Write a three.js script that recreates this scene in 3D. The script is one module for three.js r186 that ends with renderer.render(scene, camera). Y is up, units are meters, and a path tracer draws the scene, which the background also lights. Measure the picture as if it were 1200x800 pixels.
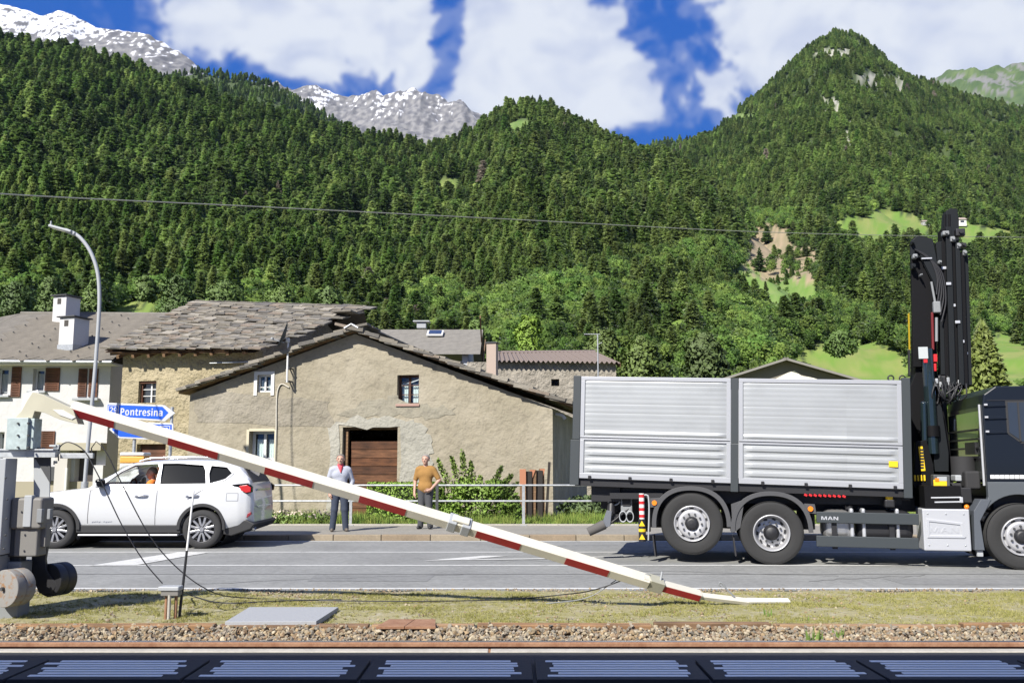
import * as THREE from 'three';
import { mergeGeometries, mergeVertices, toCreasedNormals } from 'three/addons/utils/BufferGeometryUtils.js';
import { RoundedBoxGeometry } from 'three/addons/geometries/RoundedBoxGeometry.js';
import { TextGeometry } from 'three/addons/geometries/TextGeometry.js';
import { FontLoader } from 'three/addons/loaders/FontLoader.js';
import { Brush, Evaluator, SUBTRACTION } from 'three-bvh-csg';
import { createNoise2D, createNoise3D } from 'simplex-noise';

// ---------- camera, sky, sun, exposure (metres; the camera stands at the origin and looks along -z) ----------
const EYE = 1.65, FOCAL = 1100, PITCH = Math.atan(143 / FOCAL);
const scene = new THREE.Scene();
const camera = new THREE.PerspectiveCamera(2 * Math.atan(400 / FOCAL) * 180 / Math.PI, 1.5, 0.1, 20000);
camera.position.set(0, EYE, 0);
camera.rotation.x = PITCH;
const renderer = new THREE.WebGLRenderer({ antialias: true });
renderer.toneMapping = THREE.LinearToneMapping;
renderer.toneMappingExposure = 1.7;
renderer.shadowMap.enabled = true;
const sun = new THREE.DirectionalLight(new THREE.Color(1.0, 0.955, 0.88), 5);
sun.position.set(-0.65 * 60, 60, 0.98 * 60 - 14);
sun.castShadow = true;
sun.shadow.mapSize.set(4096, 4096);
Object.assign(sun.shadow.camera, { left: -40, right: 40, top: 40, bottom: -40, near: 1, far: 260 });
scene.add(sun, sun.target);
sun.target.position.set(0, 0, -14);

// ---------- random numbers and noise ----------
function makeRandom(s) { return () => { s |= 0; s = s + 0x6D2B79F5 | 0; let t = Math.imul(s ^ s >>> 15, 1 | s); t = t + Math.imul(t ^ t >>> 7, 61 | t) ^ t; return ((t ^ t >>> 14) >>> 0) / 4294967296; }; }
const rnd = makeRandom(20240611);
const rr = (a, b) => a + (b - a) * rnd();
const n2 = createNoise2D(makeRandom(5)), n3 = createNoise3D(makeRandom(9));
function fbm2(x, y, o = 4) { let s = 0, a = 0.5, t = 0; for (let i = 0; i < o; i++) { s += a * n2(x, y); t += a; x = x * 2.03 + 7.1; y = y * 2.03 - 3.7; a *= 0.5; } return s / t; }
function fbm3(x, y, z, o = 5) { let s = 0, a = 0.5, t = 0; for (let i = 0; i < o; i++) { s += a * n3(x, y, z); t += a; x = x * 2.07 + 3.1; y = y * 2.07 - 1.7; z = z * 2.07 + 5.3; a *= 0.52; } return s / t; }
const clamp = (v, a = 0, b = 1) => Math.min(b, Math.max(a, v));
const sstep = (a, b, v) => { const t = clamp((v - a) / (b - a)); return t * t * (3 - 2 * t); };
const lerp = (a, b, t) => a + (b - a) * t;
function curve(list) { return (x) => { if (x <= list[0][0]) return list[0][1]; for (let i = 1; i < list.length; i++) if (x <= list[i][0]) { const [x0, y0] = list[i - 1], [x1, y1] = list[i]; return lerp(y0, y1, (x - x0) / (x1 - x0)); } return list[list.length - 1][1]; }; }

// a bearing measured on the photograph (1200 x 800) and a distance in metres give a point of the place
function at(px, py, d) { const x = (px - 600) / FOCAL, y = (400 - py) / FOCAL, c = Math.cos(PITCH), s = Math.sin(PITCH), k = d / (c - y * s); return new THREE.Vector3(x * k, EYE + (y * c + s) * k, -d); }
function onGround(px, py, Y = 0) { const y = (400 - py) / FOCAL, c = Math.cos(PITCH), s = Math.sin(PITCH), k = (Y - EYE) / (y * c + s); return new THREE.Vector3((px - 600) / FOCAL * k, Y, (y * s - c) * k); }
const rise = (py) => Math.tan(PITCH - Math.atan((py - 400) / FOCAL));

// ---------- the sky: blue air and broken white cloud ----------
{
  const W = 2048, H = 1024, data = new Float32Array(W * H * 4);
  const banks = [[300, 20, 150, 55, 1.1], [420, 45, 95, 50, 0.9], [225, 45, 50, 45, 0.55], [640, 60, 95, 75, 1.25], [740, 125, 75, 40, 0.95], [610, 120, 110, 40, 0.7], [500, 120, 70, 30, 0.35], [980, 20, 200, 75, 1.25], [885, 75, 45, 45, 0.7], [1150, 60, 160, 80, 1.1], [835, 103, 22, 18, 0.5], [848, 147, 26, 12, 0.45],
    [50, 60, 120, 75, -1.0], [335, 112, 130, 28, -0.9], [520, 50, 16, 45, -0.85], [800, 75, 58, 62, -1.4], [770, 172, 90, 20, -0.8], [530, 20, 14, 50, -0.6], [690, 10, 18, 22, -0.35], [90, 5, 60, 10, 0.35]];
  for (let j = 0; j < H; j++) for (let i = 0; i < W; i++) {
    const phi = ((i + 0.5) / W - 0.5) * 2 * Math.PI, th = ((j + 0.5) / H - 0.5) * Math.PI;
    const x = Math.cos(phi) * Math.cos(th), y = Math.sin(th), z = Math.sin(phi) * Math.cos(th);
    const up = Math.max(y, 0), k = Math.pow(1 - up, 3.2);
    let r = lerp(0.012, 0.042, k), g = lerp(0.10, 0.20, k), b = lerp(0.48, 0.63, k);
    if (y > -0.02) {
      const wx = fbm3(x * 3 + 11, y * 3, z * 3, 4) * 0.16, wy = fbm3(x * 3, y * 3 + 17, z * 3, 4) * 0.16;
      const q = fbm3((x + wx) * 4.2, (y + wy) * 6.4, z * 4.2, 6), fine = fbm3(x * 24 + wx * 12, y * 32 + wy * 12, z * 24, 6);
      let cover = -0.02 + 0.28 * fbm3(x * 1.3 + 4, y * 1.9, z * 1.3 - 2, 2);
      if (z < -0.2) {
        const c = Math.cos(PITCH), s = Math.sin(PITCH), depth = -z * c + y * s, high = y * c + z * s;
        const px = 600 + FOCAL * x / depth + wx * 190, py = 400 - FOCAL * high / depth + wy * 150;
        const near = sstep(1500, 800, Math.abs(px - 600)) * sstep(-500, -120, py);
        let f = -0.70;
        for (const [bx, by, sx, sy, w] of banks) { const u = (px - bx) / sx, v = (py - by) / sy; f += w * Math.exp(-0.5 * (u * u + v * v)); }
        cover = lerp(cover, f * 0.62, near);
      }
      const dens = cover + q * 0.42 + fine * 0.3;
      const a = sstep(-0.02, 0.2, dens), core = sstep(0.1, 0.7, dens);
      const veil = 0.2 * sstep(-0.3, 0.1, dens + fine * 0.25), thin = fbm3(x * 13 + wx * 5, y * 19 + wy * 5, z * 13, 6);
      const l = 0.80;
      const al = Math.max(veil, a * clamp(0.84 + 0.1 * core + 0.3 * thin, 0.5, 0.985));
      r = lerp(r, l * 0.92, al); g = lerp(g, l * 0.97, al); b = lerp(b, l * 1.07, al);
    } else { r = 0.08; g = 0.09; b = 0.08; }
    data.set([r * 0.64, g * 0.64, b * 0.64, 1], (j * W + i) * 4);
  }
  const t = new THREE.DataTexture(data, W, H, THREE.RGBAFormat, THREE.FloatType);
  t.mapping = THREE.EquirectangularReflectionMapping; t.magFilter = t.minFilter = THREE.LinearFilter; t.wrapS = THREE.RepeatWrapping; t.needsUpdate = true;
  scene.background = t; scene.environment = t;
}

// ---------- textures: repeating noise ----------
function latticeNoise(p, seed) { const R = makeRandom(seed * 7919 + p), g = new Float32Array(p * p * 2); for (let i = 0; i < p * p; i++) { const a = R() * 6.2832; g[2 * i] = Math.cos(a); g[2 * i + 1] = Math.sin(a); }
  return (x, y) => { const xi = Math.floor(x), yi = Math.floor(y), fx = x - xi, fy = y - yi, u = fx * fx * fx * (fx * (fx * 6 - 15) + 10), v = fy * fy * fy * (fy * (fy * 6 - 15) + 10);
    const d = (ix, iy, dx, dy) => { const k = ((((iy % p) + p) % p) * p + ((ix % p) + p) % p) * 2; return g[k] * dx + g[k + 1] * dy; };
    return lerp(lerp(d(xi, yi, fx, fy), d(xi + 1, yi, fx - 1, fy), u), lerp(d(xi, yi + 1, fx, fy - 1), d(xi + 1, yi + 1, fx - 1, fy - 1), u), v) * 1.4; }; }
function tileFbm(p, o, seed, gain = 0.55) { const L = []; for (let i = 0; i < o; i++) L.push(latticeNoise(p << i, seed + i * 31)); return (u, v) => { let s = 0, a = 1, t = 0; for (let i = 0; i < o; i++) { const q = p << i; s += a * L[i](u * q, v * q); t += a; a *= gain; } return s / t; }; }
const lin2s = (c) => 255 * (c <= 0.0031308 ? 12.92 * c : 1.055 * Math.pow(c, 1 / 2.4) - 0.055);
function tex(size, metres, fn, colour = true, aspect = 1) {           // fn(u, v) gives linear rgb, or one value for a data map
  const w = size, h = Math.round(size * aspect), d = new Uint8Array(w * h * 4);
  for (let j = 0; j < h; j++) for (let i = 0; i < w; i++) { const c = fn((i + 0.5) / w, (j + 0.5) / h), k = (j * w + i) * 4; for (let q = 0; q < 3; q++) { const v = Array.isArray(c) ? c[q] : c; d[k + q] = clamp(colour ? lin2s(clamp(v)) : v * 255, 0, 255); } d[k + 3] = 255; }
  const t = new THREE.DataTexture(d, w, h); t.wrapS = t.wrapT = THREE.RepeatWrapping; t.magFilter = THREE.LinearFilter; t.minFilter = THREE.LinearMipmapLinearFilter; t.generateMipmaps = true; t.anisotropy = 8;
  if (colour) t.colorSpace = THREE.SRGBColorSpace; t.repeat.set(1 / metres, 1 / (metres * aspect)); t.needsUpdate = true; return t;
}
const rgb = (c, k) => [c[0] * k, c[1] * k, c[2] * k];
const mix3 = (a, b, t) => [lerp(a[0], b[0], t), lerp(a[1], b[1], t), lerp(a[2], b[2], t)];
const lc = (r, g, b) => new THREE.Color().setRGB(r, g, b);
const fineBump = (() => { const f = tileFbm(16, 5, 3, 0.75); return tex(512, 1.2, (u, v) => 0.5 + 0.6 * f(u, v), false); })();
function mat(r, g, b, rough = 0.8, o = {}) { const m = new THREE.MeshPhysicalMaterial({ color: lc(r, g, b), roughness: rough, metalness: o.metal ?? 0 }); delete o.metal; Object.assign(m, o); return m; }

// ---------- building blocks ----------
const used = {};
function numbered(n) { used[n] = (used[n] ?? -1) + 1; return used[n] ? n + '_' + String(used[n]).padStart(3, '0') : n; }
function prep(g) { g = g.index ? g.toNonIndexed() : g; if (!g.attributes.normal) g.computeVertexNormals(); for (const k of Object.keys(g.attributes)) if (!['position', 'normal', 'color'].includes(k)) g.deleteAttribute(k); return g; }
function metreUV(g) { const p = g.attributes.position, n = g.attributes.normal, uv = new Float32Array(p.count * 2); const tri = new THREE.Vector3(), b = new THREE.Vector3(), c = new THREE.Vector3();
  for (let i = 0; i < p.count; i += 3) { tri.fromBufferAttribute(p, i); b.fromBufferAttribute(p, i + 1).sub(tri); c.fromBufferAttribute(p, i + 2).sub(tri); b.cross(c); const ax = Math.abs(b.x), ay = Math.abs(b.y), az = Math.abs(b.z);
    for (let k = i; k < i + 3; k++) { const x = p.getX(k), y = p.getY(k), z = p.getZ(k); let u, v; if (ay >= ax && ay >= az) { u = x; v = -z; } else if (ax > az) { u = z + 0.37; v = y; } else { u = x; v = y; } uv[2 * k] = u; uv[2 * k + 1] = v; } }
  g.setAttribute('uv', new THREE.BufferAttribute(uv, 2)); return g; }
function join(geos) { const l = (Array.isArray(geos) ? geos.flat(9) : [geos]).map(prep); return metreUV(l.length === 1 ? l[0] : mergeGeometries(l)); }
function part(name, geos, material, parent) { const m = new THREE.Mesh(join(geos), material); m.name = parent === scene ? numbered(name) : name; m.castShadow = m.receiveShadow = true; if (parent) parent.add(m); return m; }
function tag(o, label, category, group) { o.userData.label = label; o.userData.category = category; if (group) o.userData.group = group; return o; }
function thing(name, label, category, [x, y, z] = [0, 0, 0], turn = 0, group) { const g = new THREE.Group(); g.name = numbered(name); g.position.set(x, y, z); g.rotation.y = turn; scene.add(g); return tag(g, label, category, group); }
function solo(name, geos, material, label, category, group) { return tag(part(name, geos, material, scene), label, category, group); }
function structure(name, geos, material) { const m = part(name, geos, material, scene); m.userData.kind = 'structure'; return m; }
const V = (x, y, z) => new THREE.Vector3(x, y, z);
function put(g, x = 0, y = 0, z = 0, rx = 0, ry = 0, rz = 0) { if (rx) g.rotateX(rx); if (rz) g.rotateZ(rz); if (ry) g.rotateY(ry); return g.translate(x, y, z); }
function box(w, h, d, x = 0, y = 0, z = 0, rx = 0, ry = 0, rz = 0) { return put(new THREE.BoxGeometry(w, h, d), x, y, z, rx, ry, rz); }
function rbox(w, h, d, x = 0, y = 0, z = 0, r = 0.01, rx = 0, ry = 0, rz = 0) { return put(new RoundedBoxGeometry(w, h, d, 2, Math.min(r, w / 2.01, h / 2.01, d / 2.01)), x, y, z, rx, ry, rz); }
function rod(a, b, r, r2 = r, n = 10) { const d = b.clone().sub(a), g = new THREE.CylinderGeometry(r2, r, d.length(), n); g.translate(0, d.length() / 2, 0); g.applyQuaternion(new THREE.Quaternion().setFromUnitVectors(V(0, 1, 0), d.normalize())); return g.translate(a.x, a.y, a.z); }
function tube(pts, r, n = 40, k = 6) { return new THREE.TubeGeometry(new THREE.CatmullRomCurve3(pts), n, r, k); }
function poly(list, depth, bevel = 0, holes = []) { const s = new THREE.Shape(list.map(([x, y]) => new THREE.Vector2(x, y))); for (const h of holes) s.holes.push(new THREE.Path(h.map(([x, y]) => new THREE.Vector2(x, y)))); return new THREE.ExtrudeGeometry(s, { depth, bevelEnabled: bevel > 0, bevelSize: bevel, bevelThickness: bevel, bevelSegments: 2, curveSegments: 8 }); }
function lathe(list, n = 32) { return new THREE.LatheGeometry(list.map(([x, y]) => new THREE.Vector2(x, y)), n); }
function sheet(fn, nu, nv) { const p = [], ix = []; for (let j = 0; j <= nv; j++) for (let i = 0; i <= nu; i++) { const v = fn(i / nu, j / nv); p.push(v.x, v.y, v.z); } for (let j = 0; j < nv; j++) for (let i = 0; i < nu; i++) { const a = j * (nu + 1) + i, b = a + 1, c = a + nu + 1, d = c + 1; ix.push(a, b, d, a, d, c); } const g = new THREE.BufferGeometry(); g.setAttribute('position', new THREE.Float32BufferAttribute(p, 3)); g.setIndex(ix); g.computeVertexNormals(); return g; }
function flat(list, y) { const s = new THREE.Shape(list.map(([x, z]) => new THREE.Vector2(x, -z))); return put(new THREE.ShapeGeometry(s), 0, y, 0, -Math.PI / 2); }   // a level sheet from x, z corners
function tint(g, fn) { g = prep(g); const p = g.attributes.position, c = new Float32Array(p.count * 3); for (let i = 0; i < p.count; i++) c.set(fn(p.getX(i), p.getY(i), p.getZ(i)), 3 * i); g.setAttribute('color', new THREE.BufferAttribute(c, 3)); return g; }
function copyOf(o, label) { const c = o.clone(); c.name = numbered(o.name.replace(/_\d{3}$/, '')); c.userData = { ...o.userData }; if (label) c.userData.label = label; scene.add(c); return c; }

// ---------- hills, snow mountains ----------
function hill(o) {
  const p = (a, t) => {
    const px = 600 + FOCAL * a, R = o.R(px), s = Math.min(t, 1), d = t <= 1 ? o.d0 * Math.pow(R / o.d0, t) : R * (1 + (t - 1) * 0.6);
    const eb = rise(o.base(px)), er = rise(o.ridge(px));
    let e = lerp(eb, er, Math.pow(s, o.bend ?? 1));
    let y = EYE + d * e; if (t > 1) y = EYE + R * er - (t - 1) * R * 0.25;
    const X = a * d, w = sstep(0, 0.25, t) * (o.calm ? sstep(1.02, 0.8, t) * 0.75 + 0.25 : 1);
    y += o.rough * d * w * (fbm2(X / o.size + 3, d / o.size, 4) + 0.35 * (1 - 2 * Math.abs(fbm2(X / o.size * 1.7 + 30, d / o.size * 0.35, 3))));
    return V(X, y, -d);
  };
  const g = sheet((u, v) => p(lerp(o.a0, o.a1, u), v * (o.back ?? 1.5)), o.nu, o.nv);
  return { p, g };
}
const soilTex = (() => { const f = tileFbm(6, 6, 21), q = tileFbm(24, 4, 22); return tex(512, 9, (u, v) => { const k = clamp(0.5 + 0.8 * f(u, v)); return mix3([0.030, 0.040, 0.016], [0.055, 0.062, 0.028], clamp(k + 0.5 * q(u, v))); }); })();
const grassFar = lc(1, 1, 1);
const landMat = new THREE.MeshStandardMaterial({ color: grassFar, roughness: 1, vertexColors: true });
// open ground on the slopes: bearing, height, half widths, kind (0 meadow, 1 slash and bare earth, 2 bright scrub, 3 rock)
const clearings = [[1142, 284, 30, 28, 0], [522, 220, 22, 14, 0], [556, 222, 12, 9, 0], [792, 396, 26, 22, 0], [150, 396, 44, 48, 0], [1000, 448, 96, 56, 0], [1048, 270, 64, 22, 0], [1175, 440, 70, 52, 0], [1165, 284, 44, 18, 0], [910, 296, 32, 34, 1], [950, 308, 26, 22, 1], [928, 350, 42, 44, 2], [886, 335, 22, 36, 2], [640, 238, 10, 16, 3], [1000, 65, 30, 9, 3], [1040, 95, 26, 9, 3], [990, 128, 12, 14, 3], [1065, 205, 16, 4, 1], [978, 183, 10, 4, 0], [1120, 182, 24, 3, 0], [880, 138, 26, 5, 2], [612, 148, 22, 8, 2], [355, 200, 8, 5, 2], [1010, 160, 6, 22, 3], [690, 270, 8, 8, 3], [1075, 100, 6, 14, 3]];
function openAt(px, py) { for (const c of clearings) { const u = (px - c[0]) / c[2], v = (py - c[1]) / c[3], wob = 0.25 * n2(px * 0.11, py * 0.14); if (u * u + v * v < 1 + wob * 2) return c[4]; } return -1; }
const bearing = (x, y, z) => [600 + FOCAL * x / -z, 400 + FOCAL * Math.tan(PITCH - Math.atan((y - EYE) / -z))];
const landTone = (x, y, z) => { const [px, py] = bearing(x, y, z), k = openAt(px, py), w = fbm2(x * 0.05, z * 0.05, 4), v = fbm2(x * 0.4, z * 0.4, 3); const d = -z;
  if (k === 0 || d < 290) return mix3([0.115, 0.20, 0.028], [0.19, 0.215, 0.06], clamp(0.4 + w * 1.2 + v * 0.5));
  if (k === 1) return mix3([0.30, 0.23, 0.15], [0.20, 0.17, 0.10], clamp(0.5 + v * 1.3));
  if (k === 2) return mix3([0.10, 0.19, 0.03], [0.16, 0.22, 0.06], clamp(0.5 + v));
  if (k === 3) return mix3([0.33, 0.32, 0.28], [0.14, 0.16, 0.09], clamp(0.5 + v * 1.6));
  return mix3([0.028, 0.045, 0.014], [0.05, 0.075, 0.02], clamp(0.5 + w)); };
const hillA = hill({ a0: -0.95, a1: 0.95, nu: 420, nv: 150, d0: 130, rough: 0.04, size: 240, bend: 1.22, calm: true, back: 1.35,
  R: curve([[-450, 1250], [0, 1450], [300, 1550], [600, 1550], [750, 1400], [850, 1050], [950, 720], [1050, 480], [1200, 420], [1650, 400]]),
  base: curve([[-450, 525], [0, 525], [600, 528], [1650, 528]]),
  ridge: curve([[-450, -40], [-200, 20], [0, 60], [60, 64], [100, 76], [150, 92], [200, 105], [250, 121], [300, 136], [350, 152], [400, 163], [450, 173], [490, 182], [520, 176], [550, 164], [575, 150], [592, 133], [630, 131], [660, 146], [700, 163], [740, 176], [770, 186], [800, 199], [850, 238], [900, 288], [950, 326], [1000, 366], [1060, 396], [1200, 404], [1650, 395]]) });
const hillB = hill({ a0: 0.0, a1: 1.0, nu: 300, nv: 150, d0: 330, rough: 0.036, size: 420, bend: 1, calm: true, back: 1.3,
  R: curve([[600, 2300], [900, 2600], [1000, 2700], [1650, 2900]]), base: curve([[600, 480], [1650, 480]]),
  ridge: curve([[600, 300], [700, 235], [770, 190], [800, 174], [850, 156], [880, 132], [920, 92], [950, 66], [980, 50], [1000, 45], [1030, 52], [1060, 72], [1100, 98], [1130, 109], [1200, 124], [1300, 150], [1650, 170]]) });
const hillC = hill({ a0: -0.5, a1: 0.35, nu: 160, nv: 40, d0: 1900, rough: 0.01, size: 500, calm: true,
  R: curve([[0, 3300], [1200, 3300]]), base: curve([[0, 260], [1200, 260]]),
  ridge: curve([[50, 140], [150, 98], [190, 86], [215, 83], [250, 87], [290, 92], [320, 105], [350, 122], [400, 152], [460, 186], [560, 200], [720, 200], [750, 184], [775, 170], [800, 166], [850, 168], [900, 190]]) });
for (const h of [hillA, hillB, hillC]) structure('hillside', tint(h.g, landTone), landMat);

function mountain(o, tone) { const h = hill(o); const m = part('mountain', tint(h.g, tone), new THREE.MeshStandardMaterial({ color: 0xffffff, roughness: 1, vertexColors: true, flatShading: false }), scene); m.userData.kind = 'structure'; return m; }
const snowTone = (level, amount) => (x, y, z) => { const v = fbm2(x * 0.004, (z + y * 1.4) * 0.004, 5), f = fbm2(x * 0.018 + 5, y * 0.018, 5), s = v * 0.5 + f * 0.75 + (y - level) / amount;
  return s > 0.02 ? mix3([0.62, 0.65, 0.70], [0.72, 0.73, 0.76], clamp(f + 0.5)) : mix3([0.11, 0.11, 0.12], [0.22, 0.215, 0.21], clamp(0.5 + f * 1.4)); };
mountain({ a0: -0.9, a1: -0.28, nu: 340, nv: 150, d0: 3200, rough: 0.006, size: 420, bend: 1.1, back: 1.3, R: () => 4600, base: () => 190,
  ridge: curve([[-500, -90], [-200, -30], [-60, 4], [-15, 10], [15, 16], [38, 13], [52, 17], [72, 29], [90, 31], [104, 31], [130, 40], [150, 42], [168, 48], [182, 58], [205, 72], [235, 96], [300, 140]]) }, snowTone(2150, 700));
mountain({ a0: -0.34, a1: 0.1, nu: 380, nv: 150, d0: 3900, rough: 0.009, size: 380, bend: 1.1, back: 1.3, R: () => 5600, base: () => 230,
  ridge: curve([[230, 110], [300, 96], [330, 103], [348, 101], [370, 109], [400, 114], [420, 113], [440, 110], [462, 107], [480, 108], [500, 116], [520, 117], [540, 118], [560, 132], [580, 150], [640, 190], [720, 230]]) }, snowTone(2420, 900));
mountain({ a0: 0.38, a1: 1.0, nu: 200, nv: 80, d0: 2700, rough: 0.016, size: 420, bend: 1, back: 1.3, R: () => 3900, base: () => 190,
  ridge: curve([[1040, 135], [1100, 104], [1130, 92], [1150, 86], [1175, 83], [1200, 78], [1300, 58], [1650, 30]]) },
  (x, y, z) => { const f = fbm2(x * 0.012, y * 0.012, 5), v = fbm2(x * 0.004 + 9, y * 0.004, 3); return f + v > 0.3 ? mix3([0.16, 0.16, 0.155], [0.12, 0.125, 0.11], clamp(f)) : mix3([0.045, 0.08, 0.028], [0.10, 0.14, 0.05], clamp(0.5 + f)); });

// ---------- woods on the slopes ----------
const faceOut = (P, o, x, y, z) => { const ax = P[o + 3] - P[o], ay = P[o + 4] - P[o + 1], az = P[o + 5] - P[o + 2], bx = P[o + 6] - P[o], by = P[o + 7] - P[o + 1], bz = P[o + 8] - P[o + 2]; return (ay * bz - az * by) * x + (az * bx - ax * bz) * y + (ax * by - ay * bx) * z > 0; };
function leafNormals(g, cx, cz, lift) {                                // turn every leaf face outwards and soften its normal towards the crown's own shape
  const p = g.attributes.position.array, n = g.attributes.normal.array; for (let i = 0; i < p.length; i += 9) { const mx = (p[i] + p[i + 3] + p[i + 6]) / 3 - cx, mz = (p[i + 2] + p[i + 5] + p[i + 8]) / 3 - cz, h = Math.hypot(mx, mz) || 1, ox = mx / h, oz = mz / h, oy = lift; if (!faceOut(p, i, ox, oy, oz)) { for (let k = 0; k < 3; k++) { const t = p[i + 3 + k]; p[i + 3 + k] = p[i + 6 + k]; p[i + 6 + k] = t; n[i + k] *= -1; n[i + 3 + k] *= -1; n[i + 6 + k] *= -1; } } for (let v = 0; v < 9; v += 3) { const x = n[i + v] * 0.4 + ox * 0.6, y = n[i + v + 1] * 0.4 + oy * 0.6, z = n[i + v + 2] * 0.4 + oz * 0.6, l = Math.hypot(x, y, z) || 1; n[i + v] = x / l; n[i + v + 1] = y / l; n[i + v + 2] = z / l; } } return g; }
function conifer(seed, boughs, droop, spread, bare = 0.08, slim = 1) {          // unit height; trunk and drooping boughs set unevenly round it
  const R = makeRandom(seed), P = [], C = [];
  const tri = (a, b, c, s) => { P.push(...a, ...b, ...c); for (let i = 0; i < 3; i++) C.push(s, s, s); };
  for (let k = 0; k < 4; k++) { const a = k / 4 * 6.283, b = (k + 1) / 4 * 6.283, r = 0.011; P.push(Math.cos(a) * r, -0.03, Math.sin(a) * r, Math.cos(b) * r, -0.03, Math.sin(b) * r, 0, 0.97, 0); for (let i = 0; i < 3; i++) C.push(1.5, 1.15, 1.3); }
  for (let t = 0; t < boughs; t++) { const f = Math.pow((t + R()) / boughs, 0.92), y = lerp(bare, 0.985, f), len = spread * (Math.pow(1 - f, 0.8) + 0.07) * (0.7 + 0.3 * Math.sin(t * 2.4) * Math.sin(t * 0.37) + 0.3 * R()), a = t * 2.39996 + R() * 0.9;
    const L = len * (0.7 + 0.5 * R()), ca = Math.cos(a), sa = Math.sin(a), w = (L * 0.17 + 0.012) * slim, dy = droop * L * (0.5 + 0.9 * R()), s = 0.6 + 0.8 * R(), h = 0.012 + 0.02 * R();
    const root = [ca * 0.01, y + h, sa * 0.01], l = [ca * L * 0.62 - sa * w, y - dy * 0.85, sa * L * 0.62 + ca * w], r = [ca * L * 0.62 + sa * w, y - dy * 0.85, sa * L * 0.62 - ca * w], tip = [ca * L, y - dy * 0.7, sa * L], low = [ca * L * 0.4, y - dy - 0.035 * slim, sa * L * 0.4];
    tri(root, l, tip, s); tri(root, tip, r, s); tri(root, low, tip, s * 0.95); }
  const g = new THREE.BufferGeometry(); g.setAttribute('position', new THREE.Float32BufferAttribute(P, 3)); g.setAttribute('color', new THREE.Float32BufferAttribute(C, 3)); g.computeVertexNormals(); return g;
}
function leafCrown(seed, n, size, lobes = 7, low = 0.22) {            // unit height; many small leaf clumps through the crown's volume
  const R = makeRandom(seed), P = [], C = [], L = [];
  for (let i = 0; i < lobes; i++) { const a = R() * 6.28, q = 0.2 * Math.sqrt(R()); L.push([Math.cos(a) * q, lerp(low + 0.16, 0.84, (i + 0.5) / lobes) , Math.sin(a) * q, (0.15 + 0.1 * R()) * (1 - 0.35 * i / lobes)]); }
  for (let i = 0; i < n; i++) { const b = L[i % lobes], th = Math.acos(2 * R() - 1), ph = R() * 6.283, q = b[3] * Math.pow(R(), 0.33) * (0.85 + 0.3 * R()); const x = b[0] + q * Math.sin(th) * Math.cos(ph), y = b[1] + q * Math.cos(th), z = b[2] + q * Math.sin(th) * Math.sin(ph);
    const s = size * (0.6 + 0.8 * R()), A = V(R() - 0.5, R() - 0.5, R() - 0.5).normalize(), B = V(R() - 0.5, R() - 0.5, R() - 0.5).cross(A).normalize(), k = 0.75 + 0.5 * R();
    const q4 = [[-1, -0.6], [1, -0.6], [0.7, 0.8], [-0.7, 0.8]].map(([u, v]) => [x + s * (u * A.x + v * B.x), y + s * (u * A.y + v * B.y), z + s * (u * A.z + v * B.z)]);
    P.push(...q4[0], ...q4[1], ...q4[2], ...q4[0], ...q4[2], ...q4[3]); for (let c = 0; c < 6; c++) C.push(k, k, k); }
  const g = new THREE.BufferGeometry(); g.setAttribute('position', new THREE.Float32BufferAttribute(P, 3)); g.setAttribute('color', new THREE.Float32BufferAttribute(C, 3)); g.computeVertexNormals(); return leafNormals(g, 0, 0, 0.7);
}
const leafMat = new THREE.MeshPhysicalMaterial({ color: 0xffffff, roughness: 1, vertexColors: true, side: THREE.DoubleSide, transmission: 0.5, thickness: 0, specularIntensity: 0.2 });
const firs = [[1, 150, 0.55, 0.17], [3, 160, 0.4, 0.2, 0.05]].map((a) => conifer(...a)).concat([[31, 520, 0.042, 0.15, 0.06, 6], [32, 480, 0.044, 0.13, 0.14, 7], [33, 500, 0.046, 0.18, 0.1, 5]].map((a) => needleCone(...a)));
const nearFirs = [[21, 1700, 0.025, 0.135, 0.06, 11], [22, 1500, 0.025, 0.12, 0.16, 9], [23, 1800, 0.027, 0.155, 0.04, 8], [24, 1500, 0.027, 0.17, 0.22, 7]].map((a) => needleCone(...a));
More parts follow.
